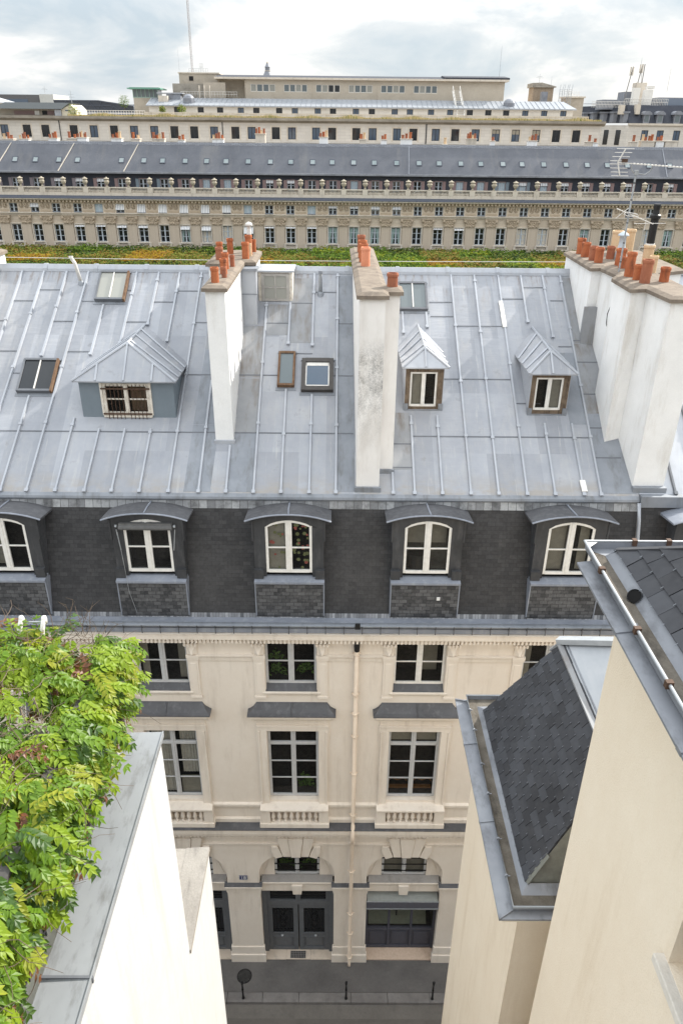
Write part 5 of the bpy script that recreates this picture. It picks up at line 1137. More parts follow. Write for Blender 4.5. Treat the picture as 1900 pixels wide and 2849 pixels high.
# sprays over the railing, in clumps with gaps between
for yc in (7.05, 6.80, 6.35, 5.85, 5.55, 5.05, 4.60, 4.35, 3.80, 3.45, 3.05, 2.6):
    big = rv.uniform(0.75, 1.15)*(1.0 if yc > 4 else 0.8)
    for k in range(int(66*big)):
        a = rv.uniform(-1.3, 1.2); el = rv.uniform(-0.9, 0.55)
        p = Vector((-2.80+rv.uniform(-0.12, 0.20), yc+rv.gauss(0, 0.14), 22.16+rv.uniform(-0.34, 0.38)))
        if p.y > 7.15: p.y = 7.15
        d = Vector((math.cos(a)*math.cos(el), math.sin(a)*math.cos(el)*0.8-0.25, math.sin(el)-0.05))
        c = rv.random(); mi = 2 if c < 0.14 else (3 if c < 0.28 else (1 if c < 0.66 else 0))
        compound(p, d, rv.uniform(0.26, 0.44)*big, mi, rv.choice((7, 8, 9)), 1.0)
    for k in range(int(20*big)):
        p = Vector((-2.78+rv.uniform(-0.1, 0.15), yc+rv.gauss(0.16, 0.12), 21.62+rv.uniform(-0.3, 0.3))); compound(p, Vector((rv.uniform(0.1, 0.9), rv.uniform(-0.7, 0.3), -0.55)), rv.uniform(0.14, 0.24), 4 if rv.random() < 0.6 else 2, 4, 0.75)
fm.build('foliage', LEAF, CP)
m = MB()
TW = plaster('vine_twig', (0.11, 0.08, 0.06), (0.17, 0.13, 0.10), (0.055, 0.043, 0.035), 0.5, sc=6, grain=30)
for k in range(900):
    x, y = rv.uniform(-5.4, -2.55), rv.uniform(2.4, 7.1); p = Vector((x, y, zs(x, y)-rv.uniform(-0.06, 0.26))); d = Vector((rv.uniform(-1, 1), rv.uniform(-1, 1), rv.uniform(-0.35, 0.35))).normalized(); pts = [p]
    for s in range(5): d = (d+Vector((rv.uniform(-.5, .5), rv.uniform(-.5, .5), rv.uniform(-.3, .25)))).normalized(); pts.append(pts[-1]+d*rv.uniform(0.08, 0.16))
    m.tube(pts, rv.uniform(0.004, 0.008), 4, 0, 0.002)
for k in range(60):
    y = rv.uniform(2.6, 7.1); p = Vector((-2.72+rv.uniform(-0.05, 0.1), y, rv.uniform(21.1, 22.2))); d = Vector((rv.uniform(-0.1, 0.5), rv.uniform(-1, 1), rv.uniform(-.8, .3))).normalized(); pts = [p]
    for s in range(4): d = (d+Vector((rv.uniform(-.4, .4), rv.uniform(-.5, .5), rv.uniform(-.4, .3)))).normalized(); pts.append(pts[-1]+d*0.11)
    m.tube(pts, rv.uniform(0.004, 0.007), 4, 0, 0.002)
for k in range(26):                                    # bare shoots against the slates
    p = Vector((rv.uniform(-3.9, -2.75), 7.08, rv.uniform(22.35, 22.85)-max(0, 0.0))); p.z = min(p.z, zs(p.x, 7.0)+0.10); d = Vector((rv.uniform(-0.6, 1.0), 0.2, rv.uniform(0.1, 0.9))).normalized(); pts = [p]
    for s in range(5):
        d = (d+Vector((rv.uniform(-.45, .45), rv.uniform(-.2, .2), rv.uniform(-.35, .45)))).normalized(); pts.append(pts[-1]+d*0.075)
        if s > 1 and rv.random() < 0.6: e = pts[-1]+Vector((rv.uniform(-.1, .1), 0, rv.uniform(0.02, .1))); m.tube([pts[-1], e], 0.003, 3, 0, 0.0015)
    m.tube(pts, 0.0045, 4, 0, 0.002)
for y in (3.2, 4.9, 6.6): m.tube([(-2.9, y, 20.75), (-2.85, y+0.1, 21.3), (-2.98, y+0.05, 21.9), (-3.2, y-0.1, 22.4), (-3.6, y, 22.6)], 0.035, 7, 0, 0.015)
m.build('stem', TW, CP)

# ================================================================ far side of the gardens
def far(x, y, Yv):
    """where the sight line through a point of the photograph meets the distant front at depth Yv"""
    d = fw+rt*((x-950.0)/FOC)+up*((1424.5-y)/FOC); t_ = Yv/d.y
    return d.x*t_, CAM_H+d.z*t_
def fx(x, y, Yv): return far(x, y, Yv)[0]
def i1(px): return px/1.6505
def i2(px): return 950+px/1.6505

PST = bricks('palace_stone', (0.57, 0.485, 0.39), (0.63, 0.54, 0.44), (0.48, 0.405, 0.32), 1.3, 0.42, msize=0.02, bstr=0.1, rough=0.9, stain=(0.33, 0.275, 0.215), samt=0.6, sscale=(0.25, 0.25, 0.6), spec=0.15)
PST_F = bricks('fluted_stone', (0.56, 0.475, 0.38), (0.62, 0.53, 0.43), (0.36, 0.30, 0.235), 0.15, 30, msize=0.03, bstr=0.2, rough=0.9, spec=0.15)
PST_W = plaster('pale_stone', (0.55, 0.495, 0.42), (0.63, 0.57, 0.49), (0.32, 0.285, 0.24), 0.6, sc=0.4, grain=6, streak=(1.2, 1.2, 0.4))
PST_C = plaster('carved_stone', (0.40, 0.325, 0.245), (0.50, 0.41, 0.31), (0.23, 0.185, 0.14), 0.7, sc=1.5, grain=5, bstr=0.4, streak=(1.5, 1.5, 1.5))
PSL = plaster('palace_slate', (0.078, 0.083, 0.099), (0.112, 0.118, 0.137), (0.16, 0.157, 0.157), 0.55, 0.6, sc=0.25, grain=7, spec=0.35, streak=(0.55, 0.10, 0.10))
PSL_D = plaster('attic_slate', (0.038, 0.042, 0.055), (0.055, 0.06, 0.075), (0.09, 0.09, 0.10), 0.4, 0.7, sc=0.5, grain=6, streak=(1, 1, 0.3))
PZ = metal('palace_zinc', (0.19, 0.20, 0.23), (0.27, 0.285, 0.32), (0.12, 0.12, 0.13), 0.5, 0.1, streak=(0.6, 0.6, 0.6))
PZ_D = plain('dark_gutter', (0.075, 0.085, 0.11), (0.06, 0.068, 0.09), 0.6)
WB = plain('blue_white_paint', (0.50, 0.55, 0.60), (0.44, 0.49, 0.54), 0.6)
SH_P = plain('faded_pink_shutter', (0.30, 0.215, 0.21), (0.25, 0.175, 0.17), 0.8)
SH_B = plain('blue_grey_shutter', (0.22, 0.27, 0.31), (0.18, 0.22, 0.26), 0.8)
SH_L = plain('mauve_shutter', (0.24, 0.21, 0.225), (0.20, 0.175, 0.19), 0.8)
STRI = bricks('striped_awning', (0.80, 0.80, 0.80), (0.80, 0.80, 0.80), (0.33, 0.35, 0.40), 0.26, 40, msize=0.055, bstr=0.0, rough=0.9)
BLIND = plain('pale_blue_blind', (0.42, 0.50, 0.56), (0.38, 0.46, 0.52), 0.8)

YP, SP, X00 = 130.0, 3.455, -11.49
PW = thing('palace_wing', (0, YP, 0), 'long honey-coloured palace wing with urns, shuttered attic windows and a bluish slate roof', 'building')
ks = list(range(-14, 21)); PXa, PXb = X00-15.6*SP, X00+22.5*SP
m = MB(); hs = []
for k in ks:
    xc = X00+k*SP; hs += [(xc-0.74, xc+0.74, 10.52, 13.12), (xc-0.66, xc+0.66, 15.02, 16.34)]
zc = [0, 10.0]
m.wall(PXa, PXb, 9.2, 17.1, YP, hs, 0.4); m.box(PXa, PXb, YP, YP+0.6, 0, 9.2); m.box(PXa, PXb, YP+12, YP+12.4, 0, 20.7); m.build('wall', PST, PW)
m = MB()
m.prismx([(YP+0.1, 14.53), (YP-0.15, 14.58), (YP-0.15, 14.78), (YP-0.40, 14.86), (YP-0.40, 14.98), (YP+0.1, 15.0)], PXa, PXb)
m.prismx([(YP+0.1, 16.72), (YP-0.30, 16.78), (YP-0.75, 16.98), (YP-0.80, 17.14), (YP+0.1, 17.14)], PXa, PXb)
m.prismx([(YP+0.1, 9.35), (YP-0.25, 9.40), (YP-0.25, 9.62), (YP+0.1, 9.70)], PXa, PXb)
m.build('cornice', PST_W, PW)
m = MB(); x = PXa
while x < PXb: m.box(x, x+0.26, YP-0.62, YP-0.05, 16.60, 16.86); x += SP/6
m.build('modillion_row', PST_C, PW)
m = MB(); m.prismx([(YP+0.3, 17.145), (YP-0.82, 17.145), (YP-0.82, 17.20), (YP+0.05, 17.55), (YP+0.3, 17.56)], PXa, PXb); m.build('cornice_lead', PZ_D, PW)
m = MB(); m.box(PXa, PXb, YP+0.06, YP+0.50, 17.4, 17.99); x = PXa
m.build('parapet_base', PST_W, PW)
m = MB(); m.box(PXa, PXb, YP+0.08, YP+0.48, 18.68, 18.82); m.build('parapet_rail', PST_W, PW)
YA = YP+3.0
ah = [(X00+k*SP-0.62, X00+k*SP+0.62, 18.35, 19.92) for k in ks]
m = MB(); m.wall(PXa, PXb, 17.3, 20.85, YA, ah, 0.35); m.build('attic_wall', PSL_D, PW)
m = MB(); m.poly(((PXa, YP+2.3, 20.86), (PXb, YP+2.3, 20.86), (PXb, YP+7.3, 25.12), (PXa, YP+7.3, 25.12))); m.poly(((PXb, YP+7.3, 25.12), (PXa, YP+7.3, 25.12), (PXa, YP+12.4, 20.7), (PXb, YP+12.4, 20.7))); m.build('slate_roof', PSL, PW)
m = MB(); m.box(PXa, PXb, YP+2.12, YP+2.42, 20.72, 20.98); m.box(PXa, PXb, YP+2.3, YA+0.1, 20.70, 20.80); m.build('eaves_gutter', PZ, PW)
m = MB(); m.prismx([(YP+6.9, 24.78), (YP+7.0, 24.98), (YP+7.2, 25.26), (YP+7.4, 25.26), (YP+7.6, 24.9)], PXa, PXb); m.build('ridge', bricks('ridge_tiles', (0.17, 0.18, 0.205), (0.24, 0.25, 0.28), (0.10, 0.105, 0.12), 0.8, 0.16, msize=0.03, bstr=0.4), PW)
def pr(Y): return 20.86+(Y-(YP+2.3))*0.852
for (sx, sy) in ((10, 450), (186, 450), (366, 450), (1137, 450), (1850, 452)):
    xx = fx(sx, sy, YP+4.5); m = MB(); m.bar((xx-0.9 if sx < 400 else xx-0.1, YP+2.4, pr(YP+2.4)+0.06), (xx+0.9 if sx < 400 else xx+0.1, YP+7.1, pr(YP+7.1)+0.06), 0.13, 0.08); m.build('roof_seam', PST_W if sx < 400 else PZ, PW)

def pwin(name, w, z0, z1, xc, y, bars, awn=None, cur=None, frame=WB):
    m = MB(); s = 0.09
    m.box(xc-w/2, xc-w/2+s, y, y+0.08, z0, z1); m.box(xc+w/2-s, xc+w/2, y, y+0.08, z0, z1); m.box(xc-w/2+s, xc+w/2-s, y, y+0.08, z0, z0+s); m.box(xc-w/2+s, xc+w/2-s, y, y+0.08, z1-s, z1)
    m.box(xc-0.10, xc+0.10, y-0.01, y+0.07, z0+s, z1-s)
    for b in range(1, bars): z = z0+(z1-z0)*b/bars; m.box(xc-w/2+s, xc-0.10, y+0.005, y+0.07, z-0.035, z+0.035); m.box(xc+0.10, xc+w/2-s, y+0.005, y+0.07, z-0.035, z+0.035)
    f = m.build(name, frame, PW, org=(xc, y, z0))
    g = MB(); g.poly(((xc-w/2+s, y+0.05, z0+s), (xc+w/2-s, y+0.05, z0+s), (xc+w/2-s, y+0.05, z1-s), (xc-w/2+s, y+0.05, z1-s))); g.build('pane', GLASS_D, f)
    return f
noble = pwin('window', 1.48, 10.52, 13.12, X00, YP+0.22, 3)
mezz = pwin('window', 1.32, 15.02, 16.34, X00, YP+0.22, 2)
attic = pwin('dormer_window', 1.24, 18.35, 19.92, X00, YA+0.12, 2, frame=MATS['blue_white_paint'])
def sub(parent, name, mat_, *boxes):
    m = MB()
    for b in boxes: m.box(*b)
    return m.build(name, mat_, parent)
m = MB(); m.box(X00-0.92, X00-0.745, YP-0.10, YP+0.1, 10.45, 13.2); m.box(X00+0.745, X00+0.92, YP-0.10, YP+0.1, 10.45, 13.2); m.box(X00-0.92, X00+0.92, YP-0.12, YP+0.1, 13.2, 13.36)
surround = m.build('window_surround', PST_W, PW, org=(X00, YP, 10.5))
m = MB(); m.box(X00-1.15, X00+1.15, YP-0.38, YP+0.05, 10.36, 10.50); m.box(X00-1.15, X00+1.15, YP-0.38, YP+0.05, 9.72, 9.90)
for s in (-1, 1): a, b = sorted((X00+s*0.80, X00+s*1.15)); m.box(a, b, YP-0.36, YP+0.05, 9.9, 10.36)
for j in range(9): m.lathe(X00-0.68+j*0.17, YP-0.2, [(0.035, 9.9), (0.07, 10.05), (0.03, 10.25), (0.05, 10.36)], 6)
balcony = m.build('balconette', PST_W, PW, org=(X00, YP, 9.7))
m = MB(); m.box(X00+SP/2-0.72, X00+SP/2+0.72, YP-0.22, YP+0.05, 9.72, 13.28); pil = m.build('pilaster', PST_F, PW, org=(X00+SP/2, YP, 9.7))
rc_ = random.Random(4); m = MB(); cx = X00+SP/2
m.prismy([(cx-0.74, 13.28), (cx+0.74, 13.28), (cx+0.98, 14.45), (cx-0.98, 14.45)], YP-0.34, YP+0.05); m.box(cx-1.04, cx+1.04, YP-0.48, YP+0.05, 14.40, 14.54)
for j in range(22):
    a, b, r_ = cx+rc_.uniform(-0.75, 0.75), rc_.uniform(13.4, 14.3), rc_.uniform(0.08, 0.17); m.lathe(a, YP-0.36, [(0.02, b-r_), (r_*0.8, b-r_*0.6), (r_, b), (r_*0.8, b+r_*0.6), (0.02, b+r_)], 6)
for s in (-1, 1): m.lathe(cx+s*0.82, YP-0.38, [(0.05, 13.95), (0.2, 14.05), (0.24, 14.2), (0.2, 14.35), (0.05, 14.4)], 8)
m.build('capital', PST_C, pil)
m = MB()
for s in (-0.42, 0.42):
    for j in range(9): m.lathe(cx+s+0.28*math.cos(j*0.7), YP-0.06, [(0.02, 15.95+0.30*math.sin(j*0.7)-0.11), (0.10, 15.95+0.30*math.sin(j*0.7)), (0.02, 15.95+0.30*math.sin(j*0.7)+0.11)], 6)
    m.box(cx+s-0.12, cx+s+0.12, YP-0.16, YP+0.05, 15.85, 16.5)
m.box(cx-0.85, cx+0.85, YP-0.07, YP+0.05, 15.12, 15.40)
garland = m.build('garland', PST_C, PW, org=(cx, YP, 15.5))
m = MB(); m.box(cx-0.43, cx+0.43, YP+0.04, YP+0.52, 17.99, 18.68); ped = m.build('pedestal', PST_W, PW, org=(cx, YP, 18))
m = MB(); m.lathe(cx, YP+0.28, [(0.24, 18.82), (0.24, 18.92), (0.12, 18.98), (0.13, 19.12), (0.34, 19.38), (0.40, 19.62), (0.33, 19.78), (0.30, 19.9), (0.44, 20.0), (0.42, 20.10), (0.20, 20.16), (0.10, 20.30)], 12)
for j in range(6): a = j*math.pi/3; m.lathe(cx+0.36*math.cos(a), YP+0.28+0.36*math.sin(a), [(0.02, 19.50), (0.10, 19.62), (0.02, 19.76)], 6)
urn = m.build('urn', plaster('urn_stone', (0.38, 0.335, 0.265), (0.46, 0.41, 0.33), (0.22, 0.19, 0.15), 0.6, sc=3, grain=8), PW, org=(cx, YP+0.28, 18.8))
m = MB()
for j in range(12): m.lathe(X00-1.16+j*2.32/11, YP+0.28, [(0.07, 17.99), (0.10, 18.2), (0.05, 18.5), (0.085, 18.68)], 6)
balus = m.build('balustrade', PST_W, PW, org=(X00, YP+0.28, 18))
m = MB(); Ys0, Ys1 = YP+3.85, YP+4.75
def prp(x, Y, d): return (x, Y-0.648*d, pr(Y)+0.761*d)
for (x0_, x1_, a, b) in ((-0.45, -0.36, Ys0, Ys1), (0.36, 0.45, Ys0, Ys1), (-0.36, 0.36, Ys0, Ys0+0.1), (-0.36, 0.36, Ys1-0.1, Ys1)):
    m.hexa((prp(X00+x0_, a, 0), prp(X00+x1_, a, 0), prp(X00+x1_, b, 0), prp(X00+x0_, b, 0), prp(X00+x0_, a, .1), prp(X00+x1_, a, .1), prp(X00+x1_, b, .1), prp(X00+x0_, b, .1)))
skl = m.build('skylight', PZ_D, PW, org=(X00, Ys0, pr(Ys0)))
m = MB(); m.poly((prp(X00-.37, Ys0+.08, .07), prp(X00+.37, Ys0+.08, .07), prp(X00+.37, Ys1-.08, .07), prp(X00-.37, Ys1-.08, .07))); m.build('pane', plain('pale_pane', (0.30, 0.335, 0.34), (0.16, 0.21, 0.22), 0.25, 0.0, 0.5, 0.4), skl)
N_AWN = {-7: .25, -6: .25, -5: .1, -4: .45, -3: .55, -1: .5, 0: .12, 1: .12, 2: .12, 9: .2}
N_AWN.update({-9: .15, -8: .12, 8: .1}); N_AWN.pop(-5)
N_AWN[-1] = .95
N_CUR = {-4: 1, -3: 2, -2: 2, 3: 1, 4: 1, 5: 1, 6: 1, 12: 2, 13: 2, 15: 1, 17: 2, 18: 2, 19: 1}
M_AWN = {-11: .6, -7: .95, -6: 1.3, -5: 1.3, -4: 1.3, -3: 1.3, -2: 1.2, 1: .0, 3: .4, 4: .4, 5: .5, 6: .5}
M_BL = {-8, 2, -1}
A_AWN = {-10, -9, -8, 0, 1, 12, 13, 14, 15, 16, 17, 19}; A_OPEN = {7}; A_CUR = {-3, -2, 4, 9, 10, 11, 12, 13}
rp_ = random.Random(9)
first = True
for k in ks:
    dx = k*SP
    w1, w2, w3 = ((noble, mezz, attic) if k == ks[0] else (None,)*3)
    off = Vector((dx, 0, 0))
    n_ = dup(noble, PW, WO[noble]+off); z_ = dup(mezz, PW, WO[mezz]+off); a_ = dup(attic, PW, WO[attic]+off, skip=('pane',) if k in A_OPEN else ())
    for src in (surround, balcony, pil, garland, ped, urn, balus): dup(src, PW, WO[src]+off)
    if k % 6 != 4 or k > -6:
        dup(skl, PW, WO[skl]+off+Vector((rp_.uniform(-0.25, 0.25), 0, 0)))
    xc = X00+dx
    if k in N_CUR:
        m = MB(); cm = CURT_T if N_CUR[k] == 1 else CURT
        for s in (-1, 1): m.poly([(xc+s*0.63, YP+0.262, 10.65), (xc+s*(0.42 if N_CUR[k] == 1 else 0.16), YP+0.262, 10.65), (xc+s*0.13, YP+0.262, 12.95), (xc+s*0.63, YP+0.262, 12.95)])
        m.build('curtain', cm, n_)
    if k in N_AWN:
        h = N_AWN[k]; m = MB(); m.poly(((xc-0.72, YP+0.18, 13.14), (xc+0.72, YP+0.18, 13.14), (xc+0.78, YP-0.25-0.35*h, 13.0-h), (xc-0.78, YP-0.25-0.35*h, 13.0-h))); m.build('awning', STRI, n_)
    if k in M_AWN and M_AWN[k] > 0:
        h = M_AWN[k]; m = MB(); m.poly(((xc-0.66, YP+0.1, 16.34), (xc+0.66, YP+0.1, 16.34), (xc+0.70, YP-0.22, 16.40-h), (xc-0.70, YP-0.22, 16.40-h))); m.build('awning', STRI, z_)
    if k in M_BL: sub(z_, 'blind', BLIND, (xc-0.56, xc-0.1, YP+0.22, YP+0.26, 15.1, 16.26), (xc+0.1, xc+0.56, YP+0.22, YP+0.26, 15.1, 16.26))
    sub(z_, 'sill', PZ_D, (xc-0.66, xc+0.66, YP-0.03, YP+0.2, 14.98, 15.06))
    shm = SH_B if k in (-6, -5, 11, 12, 20, 21) else (SH_L if k < -8 else SH_P)
    for s in (-1, 1): q = sub(a_, 'shutter', shm, (min(xc+s*0.66, xc+s*1.18), max(xc+s*0.66, xc+s*1.18), YA-0.10, YA-0.03, 18.35, 19.95))
    sub(a_, 'casing', SH_P if shm is SH_B else shm, (xc-0.66, xc+0.66, YA-0.06, YA+0.1, 19.92, 20.02), (xc-0.66, xc-0.60, YA-0.04, YA+0.1, 18.35, 19.92), (xc+0.60, xc+0.66, YA-0.04, YA+0.1, 18.35, 19.92))
    if k in A_CUR: sub(a_, 'curtain', BLIND, (xc-0.5, xc-0.12, YA+0.10, YA+0.12, 18.45, 19.8), (xc+0.12, xc+0.5, YA+0.10, YA+0.12, 18.45, 19.8))
    if k in A_AWN:
        m = MB(); m.poly(((xc-0.58, YA+0.05, 19.9), (xc+0.58, YA+0.05, 19.9), (xc+0.58, YA-0.15, 19.45), (xc-0.58, YA-0.15, 19.45))); m.build('awning', STRI, a_)
for o_ in (noble, mezz, attic, surround, balcony, pil, garland, ped, urn, balus, skl):
    for ch in KIDS.get(o_, []): bpy.data.objects.remove(ch)
    bpy.data.objects.remove(o_)
def far_pot(x, y, z, r, h, mat_, owner):
    m = MB(); m.lathe(x, y, [(r, z), (r*0.92, z+h*0.85), (r*1.08, z+h*0.87), (r*1.08, z+h)], 8); m.build('chimney_pot', mat_, owner)
CH = [(22, 30, 388, 3), (66, 27, 388, 4), (147, 24, 386, 3), (200, 28, 386, 2), (228, 26, 384, 5), (324, 28, 386, 3), (377, 24, 388, 2), (440, 34, 388, 4), (504, 17, 391, 2), (606, 31, 388, 4), (724, 27, 374, 4), (900, 24, 383, 3), (1009, 18, 389, 2), (1068, 15, 390, 2), (1131, 31, 388, 3), (1238, 11, 403, 1), (1312, 27, 388, 4), (1371, 11, 394, 1), (1482, 24, 393, 3), (1640, 18, 396, 1), (1656, 14, 398, 1), (1763, 18, 396, 1), (1802, 36, 394, 4), (1836, 22, 394, 2), (1868, 34, 394, 0)]
YC = YP+8.6
for sx, wpx, ty, npots in CH:
    xa, zt = far(sx-wpx/2, ty, YC); xb = fx(sx+wpx/2, ty, YC)
    m = MB(); m.box(xa, xb, YC, YC+1.3, 23, zt); c = m.build('chimney_stack', PST_W if sx % 3 else WHITE_C, PW)
    m = MB(); m.box(xa-0.1, xb+0.1, YC-0.1, YC+1.4, zt, zt+0.14); m.build('cap', PST_W, c)
    for j in range(npots): far_pot(xa+(xb-xa)*(j+0.5)/npots, YC+0.4+0.3*(j % 2), zt+0.14, min(0.24, (xb-xa)/npots*0.46), 0.75+0.2*((j*7+sx) % 3-1), (TERRA_D, TERRA, TERRA_P, TERRA_D)[(j*5+sx) % 4], c)

# ---------------------------------------------------------------- the bank behind
BST = bricks('bank_stone', (0.58, 0.55, 0.505), (0.64, 0.605, 0.555), (0.50, 0.47, 0.43), 2.2, 0.62, msize=0.03, bstr=0.1, rough=0.9, stain=(0.42, 0.385, 0.335), samt=0.4, sscale=(0.15, 0.15, 0.4), spec=0.15)
BST_D = plaster('grimy_stone', (0.26, 0.235, 0.20), (0.36, 0.33, 0.285), (0.13, 0.12, 0.105), 0.6, sc=0.4, grain=4, streak=(0.5, 0.5, 1.5))
DRK = plain('dark_bronze', (0.035, 0.038, 0.045), (0.028, 0.03, 0.036), 0.5)
YB = 185.0
BK = thing('bank_building', (-10, YB, 0), 'wide pale stone block with dark-framed windows and a grassy roof terrace behind the palace', 'building')
L1 = [2, 105, 190, 320, 412, 505, 597, 690, 782, 873, 965, 1062, 1137, 1248, 1322, 1433, 1507]; L2 = [50, 125, 237, 312, 415, 505, 598, 692, 783, 877, 970, 1062]
bx = [fx(i1(p), 350, YB) for p in L1]+[fx(i2(p), 358, YB) for p in L2]
bx = [bx[0]-9.5, bx[0]-5]+bx
XR = fx(i2(1188), 370, YB)
m = MB(); m.wall(-95, XR, 22, 28.5, YB, [(x, x+1.75, 25.12, 27.5) for x in bx], 0.5); m.box(-95, XR, YB, YB+0.9, 0, 22); m.poly(((XR, YB, 0), (XR, YB+30, 0), (XR, YB+30, 29.3), (XR, YB, 29.3))); m.build('wall', BST, BK)
m = MB(); m.prismx([(YB+0.1, 28.3), (YB-0.3, 28.5), (YB-0.9, 28.8), (YB-0.95, 29.3), (YB+0.1, 29.3)], -95, XR+0.6); m.build('cornice', BST_D, BK)
m = MB(); m.prismx([(YB+0.1, 23.2), (YB-0.5, 23.4), (YB-0.6, 24.4), (YB+0.1, 24.5)], -95, XR+0.2); m.build('ledge', BST_D, BK)
m = MB(); m.poly(((-95, YB-0.9, 29.302), (XR, YB-0.9, 29.302), (XR, YB+40, 29.302), (-95, YB+40, 29.302))); m.build('terrace', PST_W, BK)
def bwin(name, x, w, y, z0, z1, host, blind=0.0):
    m = MB(); s = 0.12
    m.box(x, x+s, y, y+0.1, z0, z1); m.box(x+w-s, x+w, y, y+0.1, z0, z1); m.box(x+s, x+w-s, y, y+0.1, z1-s, z1); m.box(x+s, x+w-s, y, y+0.1, z0, z0+s*0.6); m.box(x+w/2-s/2, x+w/2+s/2, y, y+0.1, z0+s*0.6, z1-s)
    f = m.build(name, DRK, host, org=(x, y, z0))
    g = MB(); g.poly(((x+s, y+0.06, z0), (x+w-s, y+0.06, z0), (x+w-s, y+0.06, z1), (x+s, y+0.06, z1))); g.build('pane', GLASS_B if int(x*7) % 2 else GLASS_D, f)
    if blind: sub(f, 'blind', CURT_G, (x+s, x+w-s, y+0.02, y+0.04, z1-(z1-z0)*blind, z1-s))
for j, x in enumerate(bx): bwin('window', x, 1.75, YB+0.2, 25.12, 27.5, BK, {26: .35, 27: .4, 28: .45}.get(j, 0))
for x in bx: m = MB(); m.box(x-0.32, x-0.02, YB-0.05, YB+0.05, 24.9, 27.6); m.box(x+1.77, x+2.07, YB-0.05, YB+0.05, 24.9, 27.6); m.box(x-0.32, x+2.07, YB-0.05, YB+0.05, 27.6, 27.82); m.build('window_surround', PST_W, BK)
for sx, w_ in ((1184, 0.22), (168, 0.16), (619, 0.16)): x = fx(sx, 365, YB); m = MB(); m.box(x, x+w_, YB-0.15, YB+0.05, 24.4, 28.4); m.build('downpipe', DRK, BK)
xa, xb = fx(402, 315, YB+0.6), XR-3
m = MB(); m.box(xa, xb, YB+0.4, YB+0.75, 30.0, 30.22); m.box(xa, xb, YB+0.45, YB+0.7, 29.3, 29.5)
x = xa
while x < xb: m.box(x, x+1.7, YB+0.45, YB+0.7, 29.5, 30.0); x += 3.3
x = xa
while x < xb: m.box(x, x+0.14, YB+0.5, YB+0.65, 29.5, 30.0); x += 0.33
m.build('terrace_parapet', PST_W, BK)
rg = random.Random(8); m = MB()                        # dry grass growing along the terrace edge
x = fx(190, 320, YB)
while x < XR-0.5:
    n_ = mnoise.noise(Vector((x*0.22, 0, 0))); hgt = 0.25+0.55*max(0, n_+0.25)
    for j in range(7):
        a = x+rg.uniform(0, 0.3); y = YB-0.2+rg.uniform(-0.3, 0.4); h_ = hgt*rg.uniform(0.5, 1.2); lx = rg.uniform(-0.2, 0.2)
        m.poly(((a-0.05, y, 29.3), (a+0.05, y, 29.3), (a+0.02+lx, y-0.1, 29.3+h_), (a-0.02+lx, y-0.1, 29.3+h_)), 0 if rg.random() < 0.8 else 1)
    x += 0.13
tag(m.build('dry_grass', [plain('straw', (0.60, 0.50, 0.28), (0.48, 0.39, 0.20), 0.9), plain('grass_green', (0.22, 0.25, 0.06), (0.15, 0.18, 0.05), 0.9)]), 'dry yellow grass growing along the stone roof terrace edge', 'grass', kind='stuff')
YU = 192.0
xa, xb = fx(415, 300, YU), fx(i2(1062), 310, YU)
uw = [fx(i1(p), 300, YU) for p in (800, 908, 997, 1092, 1163, 1268, 1340, 1445, 1515)]+[fx(i2(p), 306, YU) for p in (52, 125, 230, 300, 397, 485, 575, 660, 742, 830, 917, 1005)]
m = MB(); m.wall(xa, xb, 29.3, 31.75, YU, [(x, x+1.4, 30.2, 31.38) for x in uw], 0.4); m.poly(((xb, YU, 29.3), (xb, YU+9, 29.3), (xb, YU+9, 31.75), (xb, YU, 31.75))); m.build('attic_storey', BST, BK)
for x in uw: bwin('attic_window', x, 1.4, YU+0.15, 30.2, 31.38, BK)
m = MB(); m.poly(((xa-0.5, YU-0.6, 31.72), (xb+0.6, YU-0.6, 31.72), (xb-1.0, YU+5.5, 33.35), (xa-0.5, YU+5.5, 33.35))); m.box(xa-0.5, xb+0.6, YU-0.65, YU-0.55, 31.5, 31.74); m.box(xa-0.5, xb+0.3, YU-0.5, YU+0.1, 31.55, 31.70)
x = xa
while x < xb-1: m.bar((x, YU-0.55, 31.78), (x, YU+5.4, 33.36), 0.08, 0.10); x += 1.15
m.build('attic_roof', metal('pale_roof_zinc', (0.27, 0.29, 0.32), (0.34, 0.36, 0.39), (0.22, 0.24, 0.27), 0.45, 0.1, samt=0.5, streak=(0.5, 0.2, 0.2)), BK)
for sx in (525, 1416):
    x, z = far(sx, 285 if sx > 600 else 272, YU+2); m = MB(); m.lathe(x, YU+2, [(1.3, 31.9), (1.3, z-0.1), (1.05, z+0.35), (0.6, z+0.65), (0.05, z+0.75)], 14); m.build('roof_dome', PZ, BK)
